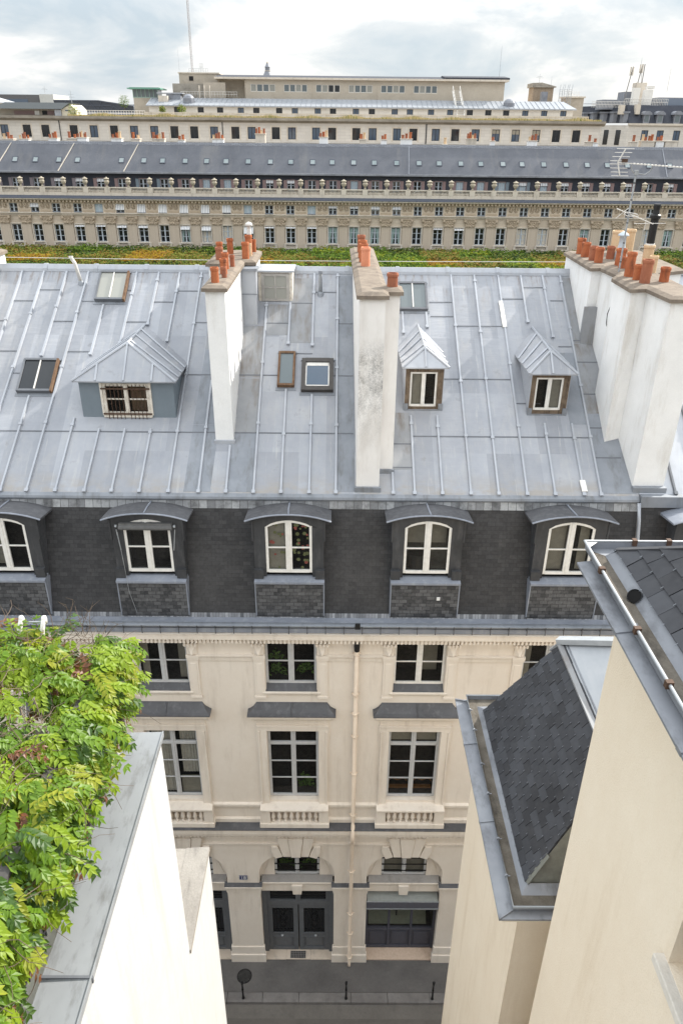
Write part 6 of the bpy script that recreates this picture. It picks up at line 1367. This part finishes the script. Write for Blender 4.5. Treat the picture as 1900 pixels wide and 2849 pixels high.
# block of offices on the bank's roof line
YT = 200.0
OB = thing('office_block', (4, YT, 29.3), 'long low beige office block with grouped windows and a dark flat roof on the skyline', 'building')
xa, xb, xc_ = fx(i1(1125), 240, YT), fx(i2(748), 240, YT), fx(i2(470), 240, YT)
xl = fx(i1(1000), 240, YT)
TST = plaster('beige_cladding', (0.47, 0.415, 0.34), (0.53, 0.475, 0.395), (0.38, 0.325, 0.26), 0.5, sc=0.2, grain=4, streak=(0.4, 0.4, 0.6))
grp = []
for seg, f_ in (((1150, 1265), i1), ((1303, 1412), i1), ((1450, 1562), i1), ((32, 143), i2), ((180, 292), i2), ((330, 440), i2)):
    a, b = fx(f_(seg[0]), 245, YT), fx(f_(seg[1]), 245, YT); grp += [(a+(b-a)*j/4+0.06, a+(b-a)*(j+1)/4-0.06, 34.85, 36.4) for j in range(4)]
m = MB(); m.wall(xa, xb, 29.3, 37.3, YT, grp, 0.3); m.box(xl, xa-0.01, YT+3, YT+3.3, 29.3, 37.3); m.poly(((xa, YT, 29.3), (xa, YT+3, 29.3), (xa, YT+3, 37.3), (xa, YT, 37.3))); m.poly(((xb, YT, 29.3), (xb, YT+14, 29.3), (xb, YT+14, 37.3), (xb, YT, 37.3)))
for a, b in ((i1(1125), 1), (i1(1432), 1), (i2(162), 1)): x = fx(a, 245, YT); m.box(x, x+0.14, YT-0.08, YT, 33.5, 37.3)
m.build('wall', TST, OB)
m = MB(); m.box(xl-0.6, xb+0.8, YT-0.9, YT+14, 37.35, 37.75); m.build('roof_slab', PST_W, OB)
m = MB(); m.prismx([(YT-0.8, 37.752), (YT+6, 38.5), (YT+14, 37.752)], xl-0.5, xc_); m.prismx([(YT-0.9, 37.752), (YT-0.9, 38.1), (YT+6, 38.75), (YT+14, 37.752)], xc_, xb+0.9); m.build('roof', PSL_D, OB)
for j, (a, b, c, d) in enumerate(grp):
    m = MB(); m.box(a, a+0.10, YT+0.1, YT+0.2, c, d); m.box(b-0.10, b, YT+0.1, YT+0.2, c, d); m.box(a+0.1, b-0.1, YT+0.1, YT+0.2, c, c+0.1); m.box(a+0.1, b-0.1, YT+0.1, YT+0.2, d-0.1, d)
    f = m.build('window', WPAINT, OB); g = MB(); g.poly(((a+0.1, YT+0.16, c+0.1), (b-0.1, YT+0.16, c+0.1), (b-0.1, YT+0.16, d-0.1), (a+0.1, YT+0.16, d-0.1))); g.build('pane', GLASS_D if j in (10, 11) else (GLASS_S if j % 3 else GLASS_F), f)
x0_ = fx(505, 255, YT+2.5); sub(OB, 'porch_door', BLIND, (x0_, x0_+1.6, YT+2.9, YT+2.99, 33.2, 35.5))
def gbox(name, x0_, x1_, y0_, y1_, Yv, dep, mat_, owner=None, dz=0.0, zb=None):
    """box whose front face covers photo columns x0..x1 and rows y0 (top)..y1 at depth Yv"""
    a, zt = far(x0_, y0_, Yv); b = fx(x1_, y0_, Yv); zlo = far(x0_, y1_, Yv)[1] if zb is None else zb
    m = MB(); m.box(a, b, Yv, Yv+dep, zlo, zt); return m.build(name, mat_, owner), (a, b, zlo, zt)
# stair tower with railings
TW_ = thing('stair_tower', (-33, YT+4, 29.3), 'blocky beige stair tower with roof railing carrying the tall lattice mast', 'tower')
CONC_G = plaster('aged_concrete', (0.36, 0.32, 0.265), (0.45, 0.40, 0.335), (0.27, 0.235, 0.195), 0.6, sc=0.3, grain=4, streak=(0.5, 0.5, 0.8))
_, (ta, tb, _z, tz) = gbox('upper_block', 498, 608, 204, 275, YT+4, 7, CONC_G, TW_)
m = MB(); m.box(ta-0.2, tb+0.2, YT+3.8, YT+11.2, tz, tz+0.25); m.build('slab', PST_W, TW_)
gbox('middle_block', 480, 566, 232, 290, YT+1, 3, BST_D, TW_, zb=29.3); gbox('lower_block', 566, 626, 229, 290, YT-1.5, 2.4, CONC_G, TW_, zb=29.3)
m = MB(); a, z = far(526, 212, YT+3.9); m.box(a, a+1.0, YT+3.93, YT+4.02, z-0.9, z); m.build('opening', IRON, TW_)
def railing(name, x0_, x1_, y, Yv, h, owner, n=10, mat_=None, r=0.03):
    a, z = far(x0_, y, Yv); b, z2 = far(x1_, y, Yv); m = MB()
    for j in range(n+1): x = a+(b-a)*j/n; m.tube([(x, Yv, z), (x, Yv, z+h)], r, 4)
    for t_ in (0.5, 1.0): m.tube([(a, Yv, z+h*t_), (b, Yv, z+h*t_)], r, 4)
    return m.build(name, mat_ or STEEL, owner)
railing('railing', 527, 580, 204, YT+5, 1.0, TW_, 8); railing('railing', 556, 566, 196, YT+5.5, 1.4, TW_, 3); railing('railing', 505, 660, 268, YT-3, 1.0, TW_, 20, ALU)
m = MB()
for sx in (556, 570, 585): x, z = far(sx, 268, YT-3.4); m.tube([(x, YT-3.4, z-0.4), (x, YT-3.4, z+2.2)], 0.12, 5)
m.build('antenna_panel', PST_W, TW_)
LM = thing('lattice_mast', (fx(536, 203, YT+6), YT+6, 38.6), 'very tall thin lattice radio mast rising from the stair tower out of the picture', 'mast')
x, z = far(536, 203, YT+6); m = MB(); rw = 0.24; zt = 57.0; lg = [(x+rw*math.cos(a), YT+6+rw*math.sin(a)) for a in (0.5, 2.6, 4.7)]
for p in lg: m.tube([(*p, z-0.6), (*p, zt)], 0.045, 5)
m.build('leg', plain('mast_paint', (0.42, 0.40, 0.40), (0.33, 0.31, 0.31), 0.6), LM)
m = MB(); zz_ = z
while zz_ < zt-0.5:
    for j in range(3): p, q = lg[j], lg[(j+1) % 3]; m.tube([(*p, zz_), (*q, zz_+0.45)], 0.022, 4); m.tube([(*q, zz_+0.45), (*p, zz_+0.9)], 0.022, 4)
    zz_ += 0.9
m.build('bracing', MATS['mast_paint'], LM)
def whip(sx, yb_, yt, Yv, label, r=0.035, arms=0):
    x, z = far(sx, yb_, Yv); z2 = far(sx, yt, Yv)[1]; t_ = thing('whip_antenna', (x, Yv, z), label, 'antenna')
    m = MB(); m.tube([(x, Yv, z-0.5), (x, Yv, z2)], r, 5, 0, r*0.5); m.build('rod', STEEL, t_)
    if arms:
        m = MB()
        for j in range(arms): zq = z+(z2-z)*(0.6+0.15*j); m.tube([(x-0.9+0.3*j, Yv, zq), (x+0.9-0.3*j, Yv, zq)], 0.03, 4)
        m.build('crossarm', STEEL, t_)
    return t_
whip(500, 203, 138, YT+5, 'thin whip antenna at the left edge of the stair tower roof')
whip(1388, 215, 128, YT+8, 'thin whip antenna near the right end of the office block roof', 0.05)
whip(1499, 232, 206, YT+6, 'small rooftop aerial on the brown hut right of the office block', 0.05, 2)
whip(1531, 245, 212, YT+6, 'bare thin rod right of the brown hut', 0.04)
whip(203, 300, 250, YB+6, 'crooked roof aerial beside the cream gable of the penthouse', 0.08, 2)
whip(127, 262, 240, 240, 'short twin-armed aerial on the dark grey far block', 0.08, 2)
whip(1855, 250, 190, 235, 'slender white rod antenna over the right-hand mansard roofs', 0.06)
whip(1783, 175, 160, 233, 'thin rod beside the mobile phone masts', 0.05)
PV = thing('roof_pavilion', (-46, YT-2, 29.3), 'small glazed rooftop pavilion with an overhanging green copper roof', 'pavilion')
_, (a, b, zl, zt) = gbox('base_wall', 372, 440, 272, 320, YT-2, 5, CONC_G, PV, zb=29.3)
m = MB(); m.box(a, b, YT-1.9, YT+2.9, zt, zt+1.75); m.build('glazing', GLASS_S, PV)
m = MB()
for j in range(7): x = a+(b-a)*j/6; m.box(x-0.07, x+0.07, YT-2.0, YT-1.88, zt, zt+1.75)
m.box(a-0.05, b+0.05, YT-2.05, YT-1.85, zt, zt+0.18); m.build('mullions', plain('green_frame', (0.30, 0.40, 0.35), (0.25, 0.34, 0.30), 0.6), PV)
m = MB(); m.box(a-1.0, b+1.0, YT-3.2, YT+4, zt+1.75, zt+2.0); m.box(a-0.6, b+0.6, YT-2.6, YT+3.4, zt+2.0, zt+2.12); m.build('copper_roof', plain('verdigris', (0.16, 0.33, 0.26), (0.12, 0.26, 0.20), 0.7), PV)
t = thing('roof_shed', (-38, YU+1, 29.3), 'grey metal plant room beside the green-roofed pavilion', 'shed')
gbox('body', 463, 502, 260, 300, YU+4, 3, PZ, t, zb=29.3); gbox('side_body', 440, 466, 266, 306, YU+2, 2, PST_W, t, zb=29.3); gbox('lid', 436, 508, 257, 260, YU+3.8, 3.4, ZINC_B, t)
# things right of the office block
t = thing('brown_roof_hut', (47, YT+4, 29.3), 'brown brick rooftop hut with a shallow gable right of the office block', 'hut')
_, (a, b, zl, zt) = gbox('wall', 1484, 1540, 243, 290, YT+4, 5, plaster('brown_wall', (0.30, 0.235, 0.175), (0.37, 0.30, 0.23), (0.20, 0.155, 0.115), 0.6, sc=0.5, grain=4), t, zb=29.3)
m = MB(); m.prismy([(a-0.4, zt), (b+0.5, zt), (b+0.5, zt+0.2), ((a+b)/2-0.6, zt+1.0), (a-0.4, zt+0.9)], YT+3.6, YT+9.4); m.build('roof', BST_D, t)
gbox('flue', 1507, 1524, 255, 283, YT+1, 1.5, PZ, t, zb=31)
t = thing('end_pavilion', (55, YT+3, 29.3), 'plain beige end block below the ladders at the right end of the bank roof', 'building')
_, (a, b, zl, zt) = gbox('wall', 1578, 1624, 272, 330, YT+3, 6, CONC_G, t, zb=24); m = MB(); m.box(a-0.3, b+0.3, YT+2.7, YT+9.3, zt, zt+0.3); m.build('coping', PST_W, t)
railing('railing', 1578, 1610, 271, YT+4, 1.2, t, 8, ALU)
t = thing('roof_ladder', (51, YT+1, 31), 'metal cat ladders with hoop tops between hut and end block', 'ladder')
for s0 in (1553, 1566, 1578):
    a, z = far(s0, 280, YT+1); m = MB()
    for d in (0, 0.7): m.tube([(a+d, YT+1, z-0.8), (a+d, YT+1, z+2.4), (a+d+0.2, YT+1.3, z+3.3)], 0.06, 5)
    for j in range(9): m.tube([(a, YT+1, z-0.6+j*0.36), (a+0.7, YT+1, z-0.6+j*0.36)], 0.035, 4)
    m.build('ladder_run', STEEL, t)
t = thing('roof_stair', (35, YU-1, 30), 'white steel service stair climbing over the pale bank roof', 'stair')
a, z = far(1282, 318, YU-1.0); b, z2 = far(1262, 262, YU+4); m = MB()
for d in (0, 1.6): m.bar((a-0.8+d, YU-1, 29.9), (b-0.2+d, YU+5, z2+0.6), 0.16, 0.22)
m.build('stringer', WPAINT, t); m = MB()
for j in range(14): u = j/13; m.box(a-0.8+(b+0.6-a)*u, a+0.8+(b+0.6-a)*u, YU-1+6*u-0.15, YU-1+6*u+0.15, 29.95+(z2+0.65-29.95)*u, 30.0+(z2+0.65-29.95)*u)
m.build('treads', WPAINT, t); m = MB()
for d in (0, 1.6):
    m.tube([(a-0.8+d, YU-1, 30.9), (b-0.2+d, YU+5, z2+1.7)], 0.05, 5)
    for j in range(8): u = j/7; p = Vector((a-0.8+d+(b+0.6-a)*u, YU-1+6*u, 29.9+(z2+0.7-29.9)*u)); m.tube([p, p+Vector((0, 0, 1.0))], 0.04, 4)
m.build('handrail', WPAINT, t)
# church lantern far behind
x, z = far(745, 211, 330); zt = far(745, 172, 330)[1]
t = thing('church_lantern', (x, 330, 30), 'distant blue-grey domed church lantern peeping over the office block roof', 'church tower')
m = MB(); m.lathe(x, 330, [(2.6, 30), (2.6, z-1.2), (1.9, z-0.2), (1.3, z+1.0), (0.95, z+1.6), (0.95, z+2.8), (1.1, z+2.9), (0.7, z+3.4), (0.3, z+4.2), (0.12, zt-0.8), (0.03, zt)], 12); m.build('lantern', PZ, t)
m = MB(); m.lathe(x, 330, [(1.15, z+1.5), (1.15, z+1.7)], 12); m.lathe(x, 330, [(0.35, z+4.1), (0.42, z+4.3), (0.30, z+4.6)], 8); m.build('rings', PST_W, t)
# left: penthouse, dark lattice roof, far blocks
t = thing('penthouse', (-72, YB+4, 29.3), 'low penthouse with a dark grey slab roof and cream gable at the left skyline', 'building')
a, zt = far(20, 302, YB+4); b = fx(172, 302, YB+4); c = fx(212, 302, YB+4)
m = MB(); m.box(-95, b, YB+5, YB+5.3, 29.3, zt); m.build('wall', CONC_G, t)
m = MB(); m.prismy([(b, 29.3), (c, 29.3), (c, zt-0.1), ((b+c)/2+0.6, zt+0.9), (b, zt)], YB+3.8, YB+12); m.build('gable', plaster('cream_gable', (0.62, 0.57, 0.46), (0.68, 0.63, 0.52), None, sc=0.5, grain=4), t)
m = MB(); m.hexa(((a-3, YB+2.8, zt), (b+0.4, YB+2.8, zt), (b+0.4, YB+12, zt), (a-3, YB+12, zt), (a, YB+3.5, zt+1.25), (b+2.0, YB+3.5, zt+1.25), (b+2.0, YB+12, zt+1.25), (a, YB+12, zt+1.25))); m.build('slab_roof', plain('grey_felt', (0.15, 0.165, 0.17), (0.12, 0.13, 0.137), 0.8), t)
for sx0, sx1, mt in ((40, 97, SH_P), (97, 110, WPAINT), (118, 132, IRON), (132, 152, SH_P), (187, 200, GLASS_B)): p = fx(sx0, 310, YB+4.9); q = fx(sx1, 310, YB+4.9); m = MB(); m.box(p, q, YB+4.9 if sx0 < 180 else YB+3.7, YB+5.05, 29.5 if sx0 < 180 else 30.5, zt-0.35); m.build('opening', mt, t)
gbox('door_box', 152, 170, 305, 325, YB+3.6, 1, ZINC_B, t, zb=29.3)
t = thing('dark_trussed_roof', (-60, 215, 30), 'low dark trussed glass roof between the penthouse and the pavilion', 'roof')
a, zt = far(150, 279, 215); b = fx(275, 279, 215); c, zl = far(372, 296, 215)
m = MB(); m.prismy([(a, 29), (c, 29), (c, zl), (b, zt), (a, zt)], 215, 228); m.build('glass_roof', plain('dark_roof_glass', (0.06, 0.068, 0.085), (0.045, 0.05, 0.065), 0.35), t)
m = MB(); m.bar((a, 214.9, zt), (b, 214.9, zt), 0.2, 0.25); m.bar((b, 214.9, zt), (c, 214.9, zl), 0.2, 0.25); m.bar((a, 214.9, zt-1.0), (b+3, 214.9, zt-1.0), 0.15, 0.2); x = a
while x < c-2: m.bar((x, 214.85, zt-0.1 if x < b else zl), (x+1.8, 214.85, 30.5), 0.12, 0.12); m.bar((x+1.8, 214.85, 30.5), (x+3.0, 214.85, zt-0.2 if x < b else zl), 0.12, 0.12); x += 3.0
m.build('truss', PZ_D, t)
railing('railing', 215, 405, 322, YB+3, 1.1, t, 26, ALU, 0.04); gbox('parapet_panel', 230, 405, 310, 318, 208, 0.4, PZ, t)
t = thing('dark_far_block', (-95, 240, 20), 'dark grey flat-roofed far block with a strip of blue windows', 'building')
_, (a, b, zl, zt) = gbox('wall', -30, 109, 262, 300, 240, 12, plain('charcoal_cladding', (0.14, 0.14, 0.145), (0.12, 0.12, 0.125), 0.8), t, zb=20); gbox('window_strip', 20, 78, 275, 285, 239.9, 0.2, GLASS_B, t)
t = thing('pale_far_block', (-80, 241, 20), 'plain pale concrete far block beside the charcoal one', 'building')
gbox('wall', 109.5, 148, 262, 300, 239, 14, plaster('pale_concrete', (0.52, 0.52, 0.49), (0.58, 0.58, 0.55), None, sc=0.2, grain=2), t, zb=20); gbox('step_wall', 148.5, 160, 268, 300, 243, 10, MATS['pale_concrete'], t, zb=20)
t = thing('blue_pyramid_roof', (-80, 205, 30), 'small pale blue zinc pyramid roof at the left edge of the picture', 'roof')
a, zt = far(-12, 270, 205); b, zl = far(29, 286, 205); m = MB(); i = 0; m.poly(((a-4, 203, zl), (b, 203, zl), (a, 207, zt))); m.poly(((b, 203, zl), (b, 211, zl), (a, 207, zt))); m.build('zinc', ZINC_B, t); m = MB(); m.box(a-4, b, 203, 211, 29.3, zl); m.build('wall', BST_D, t)
# right: mansarded block
YR = 232.0
RB = thing('mansard_block', (85, YR, 0), 'big pale stone block with dark mansard and arched dormers at the right skyline', 'building')
a, z1 = far(1672, 344, YR); zc_ = far(1800, 349, YR)[1]; zt = far(1800, 292, YR)[1]; b = 120
ws = [fx(s, 370, YR) for s in (1783, 1826, 1872)]
m = MB(); m.wall(fx(1745, 360, YR), b, 15, zc_, YR, [(x, x+1.9, zc_-5.6, zc_-1.2) for x in ws], 0.4); m.build('wall', BST, RB)
for x in ws: bwin('window', x, 1.9, YR+0.2, zc_-5.6, zc_-1.2, RB)
xk = fx(1745, 360, YR)
m = MB(); q = Vector((a-4, YR+34, 0)); p = Vector((xk, YR, 0)); m.poly(((p.x, p.y, 15), (q.x, q.y, 15), (q.x, q.y, zc_), (p.x, p.y, zc_))); m.build('side_wall', BST, RB)
dd = (q-p)
for j in range(6):
    u0_, u1_ = 0.08+0.15*j, 0.08+0.15*j+0.06; s0, s1 = p+dd*u0_, p+dd*u1_; m = MB(); m.poly(((s0.x-0.05, s0.y-0.05, zc_-5), (s1.x-0.05, s1.y-0.05, zc_-5), (s1.x-0.05, s1.y-0.05, zc_-1.2), (s0.x-0.05, s0.y-0.05, zc_-1.2))); m.build('side_window', GLASS_D, RB)
m = MB(); m.box(xk, b, YR-0.5, YR+0.5, zc_, zc_+0.5); m.build('cornice', PST_W, RB)
m = MB(); m.poly(((xk, YR, zc_+0.5), (b, YR, zc_+0.5), (b, YR+3.5, zt), (xk, YR+3.5, zt))); m.poly(((q.x, q.y, zc_+0.5), (xk, YR, zc_+0.5), (xk, YR+3.5, zt), (q.x+1, q.y, zt))); m.poly(((xk, YR+3.5, zt), (b, YR+3.5, zt), (b, YR+30, zt+1.5), (q.x+1, q.y, zt+1.0))); m.build('mansard', PSL_D, RB)
for s in (1797, 1834, 1882):
    x, z = far(s, 333, YR); m = MB(); m.box(x-0.85, x+0.85, YR-0.1, YR+2.5, zc_+0.5, z+1.3); m.prismy([(x-1.3, z+1.2), (x+1.3, z+1.2), (x+1.1, z+1.7), (x+0.5, z+2.1), (x-0.5, z+2.1), (x-1.1, z+1.7)], YR-0.4, YR+2.6); dm = m.build('arched_dormer', PZ, RB)
    m = MB(); m.prismy([(x-0.55, zc_+0.9), (x+0.55, zc_+0.9), (x+0.55, z+0.7), (x+0.3, z+1.1), (x-0.3, z+1.1), (x-0.55, z+0.7)], YR-0.16, YR-0.1); m.build('pane', GLASS_S, dm)
for s, w_, y0_ in ((1733, 12, 292), (1777, 12, 290)):
    o_, _ = gbox('chimney', s-w_/2, s+w_/2, y0_, 318, YR+1, 2, PST_W, RB)
for j in range(7): u = 0.06+0.13*j; s0 = p+dd*u; m = MB(); m.box(s0.x-0.6, s0.x+0.6, s0.y-1.0, s0.y+2.0, zc_+0.6, zc_+3.0); m.box(s0.x-0.9, s0.x+0.9, s0.y-1.3, s0.y+2.0, zc_+3.0, zc_+3.4); m.build('side_dormer', PZ, RB)
gbox('upper_roof', 1832, 1960, 271, 300, YR+8, 10, PZ, RB, zb=zt); gbox('blue_roof', 1852, 1960, 275, 296, YR+5, 2, plain('blue_zinc', (0.20, 0.235, 0.29), (0.16, 0.19, 0.24), 0.5), RB, zb=zt)
gbox('plant_room', 1676, 1732, 277, 300, YR+9, 6, PZ, RB, zb=zt-1); gbox('low_roof', 1738, 1790, 255, 300, YR+12, 6, PZ, RB, zb=zt-1)
gbox('white_turret', 1765, 1782, 244, 292, YR+4, 2, WPAINT, RB, zb=zt-1); gbox('white_turret', 1795, 1817, 250, 290, YR+6, 2, WPAINT, RB, zb=zt-1); gbox('gabled_room', 1770, 1800, 230, 262, YR+10, 3, PST_W, RB, zb=zt)
gbox('turret_cap', 1804, 1821, 239, 243, YR+5.8, 2.5, WPAINT, RB, zb=far(1810, 247, YR+6)[1])
railing('railing', 1645, 1735, 299, YR+4, 1.5, RB, 22, ALU, 0.05); railing('railing', 1735, 1855, 293, YR+4, 1.6, RB, 26, ALU, 0.06)
for s, y1_, lb in ((1745, 185, 'left one of the two mobile phone masts on the mansard block, single pole'), (1770, 178, 'right one of the two mobile phone masts on the mansard block, doubled pole')):
    x, z = far(s, 265, YR+11); z2 = far(s, y1_, YR+11)[1]; t = thing('phone_mast', (x, YR+11, z), lb, 'mast'); m = MB(); m.tube([(x-0.9, YR+11, z-2), (x+0.3, YR+11, z2)], 0.13, 6)
    if s > 1760: m.tube([(x+0.9, YR+11, z-2), (x+0.9, YR+11, z2)], 0.13, 6); m.tube([(x+0.9, YR+11, z+2), (x+0.2, YR+11, z2-2)], 0.06, 4)
    m.build('pole', plain('mast_grey', (0.24, 0.235, 0.235), (0.19, 0.185, 0.185), 0.6) if 'mast_grey' not in MATS else MATS['mast_grey'], t); m = MB()
    for dx_ in (-0.3, 0.35): m.box(x+dx_-0.16, x+dx_+0.16, YR+10.7, YR+10.95, z2-2.2, z2-0.1)
    m.build('panel_antenna', PST_W, t)
# a strip of far roofs closing the left horizon and a small tree
t = thing('far_roofscape', (-60, 300, 20), 'low far rooftops on the hazy left horizon', 'building')
for s0, s1, y0_, Yv in ((-60, 60, 276, 300), (160, 300, 284, 310), (290, 420, 290, 305)): gbox('roof_block', s0, s1, y0_, 320, Yv, 20, PZ if s0 > 0 else CONC_G, t, zb=0)

# ---------------------------------------------------------------- clipped trees of the garden and small roof shrubs
rt_ = random.Random(17)
def leafcloud(name, mats, box, n, s, shape, host, org, wts):
    m = MB(); x0_, x1_, y0_, y1_, z0_, z1_ = box; k = 0
    cxx, cyy, hx, hy = (x0_+x1_)/2, (y0_+y1_)/2, (x1_-x0_)/2, (y1_-y0_)/2
    while k < n:
        x, y, z = rt_.uniform(x0_, x1_), rt_.uniform(y0_, y1_), rt_.uniform(z0_, z1_)
        top = z1_-0.55+0.30*mnoise.noise(Vector((x*0.55, y*0.55, 2.0)))+0.22*mnoise.noise(Vector((x*1.7, y*1.7, 5.0)))
        if shape == 'ball':
            q = Vector(((x-cxx)/hx, (y-cyy)/hy, (z-(z0_+z1_)/2)/((z1_-z0_)/2)))
            if q.length > 1+0.25*mnoise.noise(q*2.5): continue
        else:
            if z > top: z = top-abs(rt_.gauss(0, 0.25))
            if max(abs(x-cxx)/hx, abs(y-cyy)/hy) < 0.75 and z < top-0.9: continue
        a = rt_.uniform(0, 6.283); t_ = rt_.uniform(-0.9, 0.9); d = Vector((math.cos(a), math.sin(a), t_*0.6)).normalized()*s*rt_.uniform(0.6, 1.3); u = Vector((-math.sin(a), math.cos(a), rt_.uniform(-.7, .7))).normalized()*s*0.5; c = Vector((x, y, z))
        m.poly((c-d, c+u, c+d, c-u), rt_.choices(range(len(mats)), wts)[0]); k += 1
    return m.build(name, mats, host, org=org)
TG = {'green': [leafmat('tree_green', (0.101, 0.169, 0.024), (0.068, 0.121, 0.019), 0.3), leafmat('tree_lime', (0.209, 0.290, 0.038), (0.149, 0.223, 0.027), 0.35), leafmat('tree_dark', (0.038, 0.068, 0.016), (0.028, 0.05, 0.012), 0.2)],
      'olive': [leafmat('tree_olive', (0.203, 0.209, 0.041), (0.149, 0.162, 0.030), 0.3), leafmat('tree_russet', (0.284, 0.169, 0.047), (0.216, 0.121, 0.034), 0.3), MATS['tree_green']],
      'gold': [leafmat('tree_gold', (0.37, 0.225, 0.025), (0.29, 0.165, 0.02), 0.4), MATS['tree_russet'], leafmat('tree_yellow', (0.38, 0.33, 0.025), (0.28, 0.25, 0.02), 0.4)],
      'dark': [MATS['tree_dark'], MATS['tree_green'], MATS['tree_olive']],
      'lime': [MATS['tree_lime'], MATS['tree_green'], MATS['tree_yellow']]}
BARK = plain('bark', (0.11, 0.085, 0.065), (0.07, 0.055, 0.042), 0.9)
LBL = {'green': 'flat-clipped mid-green tree of the garden rows before the palace', 'olive': 'flat-clipped olive and russet tree of the garden rows before the palace', 'gold': 'flat-clipped golden-orange autumn tree of the garden rows before the palace', 'dark': 'flat-clipped dark green tree of the garden rows before the palace', 'lime': 'flat-clipped yellow-green tree of the garden rows before the palace'}
proto = {}
for kind, mats in TG.items():
    t = thing('clipped_tree', (0, 0, 0), LBL[kind], 'tree', 'clipped trees of the palace garden')
    leafcloud('crown', mats, (-2.95, 2.95, -2.6, 2.6, 6.3, 11.2), 3400, 0.21, 'box', t, (0, 0, 0), (6, 3, 2))
    m = MB(); m.tube([(0, 0, -0.03), (0.05, 0, 3), (0, 0.05, 6.5), (0.1, 0, 9)], 0.2, 8, 0, 0.08)
    for j in range(5): a = j*1.257; m.tube([(0, 0, 5.8), (1.1*math.cos(a), 1.0*math.sin(a), 7.6), (2.0*math.cos(a+0.2), 1.8*math.sin(a+0.2), 9.3)], 0.09, 5, 0, 0.03)
    m.build('trunk', BARK, t); proto[kind] = t
ROWS = {107.5: 'dark green dark dark olive dark dark olive dark lime green lime green lime olive dark lime gold gold dark green dark'.split(),
        112.6: 'olive olive gold olive olive gold olive olive gold olive olive green lime gold olive lime gold gold gold olive lime green'.split(),
        117.6: 'olive olive olive dark olive gold olive dark olive olive green lime green olive green dark olive gold olive olive dark olive'.split(),
        122.6: 'dark olive olive green dark olive dark green olive green lime green dark olive lime green dark olive green dark green lime'.split()}
used = set()
for Yv, kinds in ROWS.items():
    n_ = len(kinds)
    for j, kd in enumerate(kinds):
        x = -57+5.45*j+rt_.uniform(-0.2, 0.2)+(0.0 if Yv < 110 else 1.4)
        loc = Vector((x, Yv, rt_.uniform(-0.22, 0.15)))
        if kd not in used: t = proto[kd]; t.location = loc; WO[t] = loc; used.add(kd)
        else: t = dup(proto[kd], None, loc)
        t.rotation_euler = (0, 0, rt_.choice((0, math.pi)))
for (sx, sy, Yv, s, lb) in ((345, 282, 212, 1.4, 'small round green tree showing behind the trussed dark roof'), (208, 310, YB+3, 1.5, 'yellow-green shrub at the foot of the cream gable'), (506, 304, YU-3, 1.0, 'dark green shrub in front of the attic windows, right of its paler twin'), (452, 305, YU-3, 0.8, 'pale olive shrub in front of the attic storey, left of a darker one')):
    x, z = far(sx, sy, Yv); t = thing('roof_shrub', (x, Yv, z-s), lb, 'shrub'); leafcloud('crown', TG['green'] if 'pale' not in lb and 'yellow' not in lb else TG['lime'], (x-s, x+s, Yv-s, Yv+s, z-s, z+s), 500, 0.16, 'ball', t, (x, Yv, z-s), (5, 3, 2)); m = MB(); m.tube([(x, Yv, z-s*1.8), (x, Yv, z)], 0.08, 5); m.build('trunk', BARK, t)
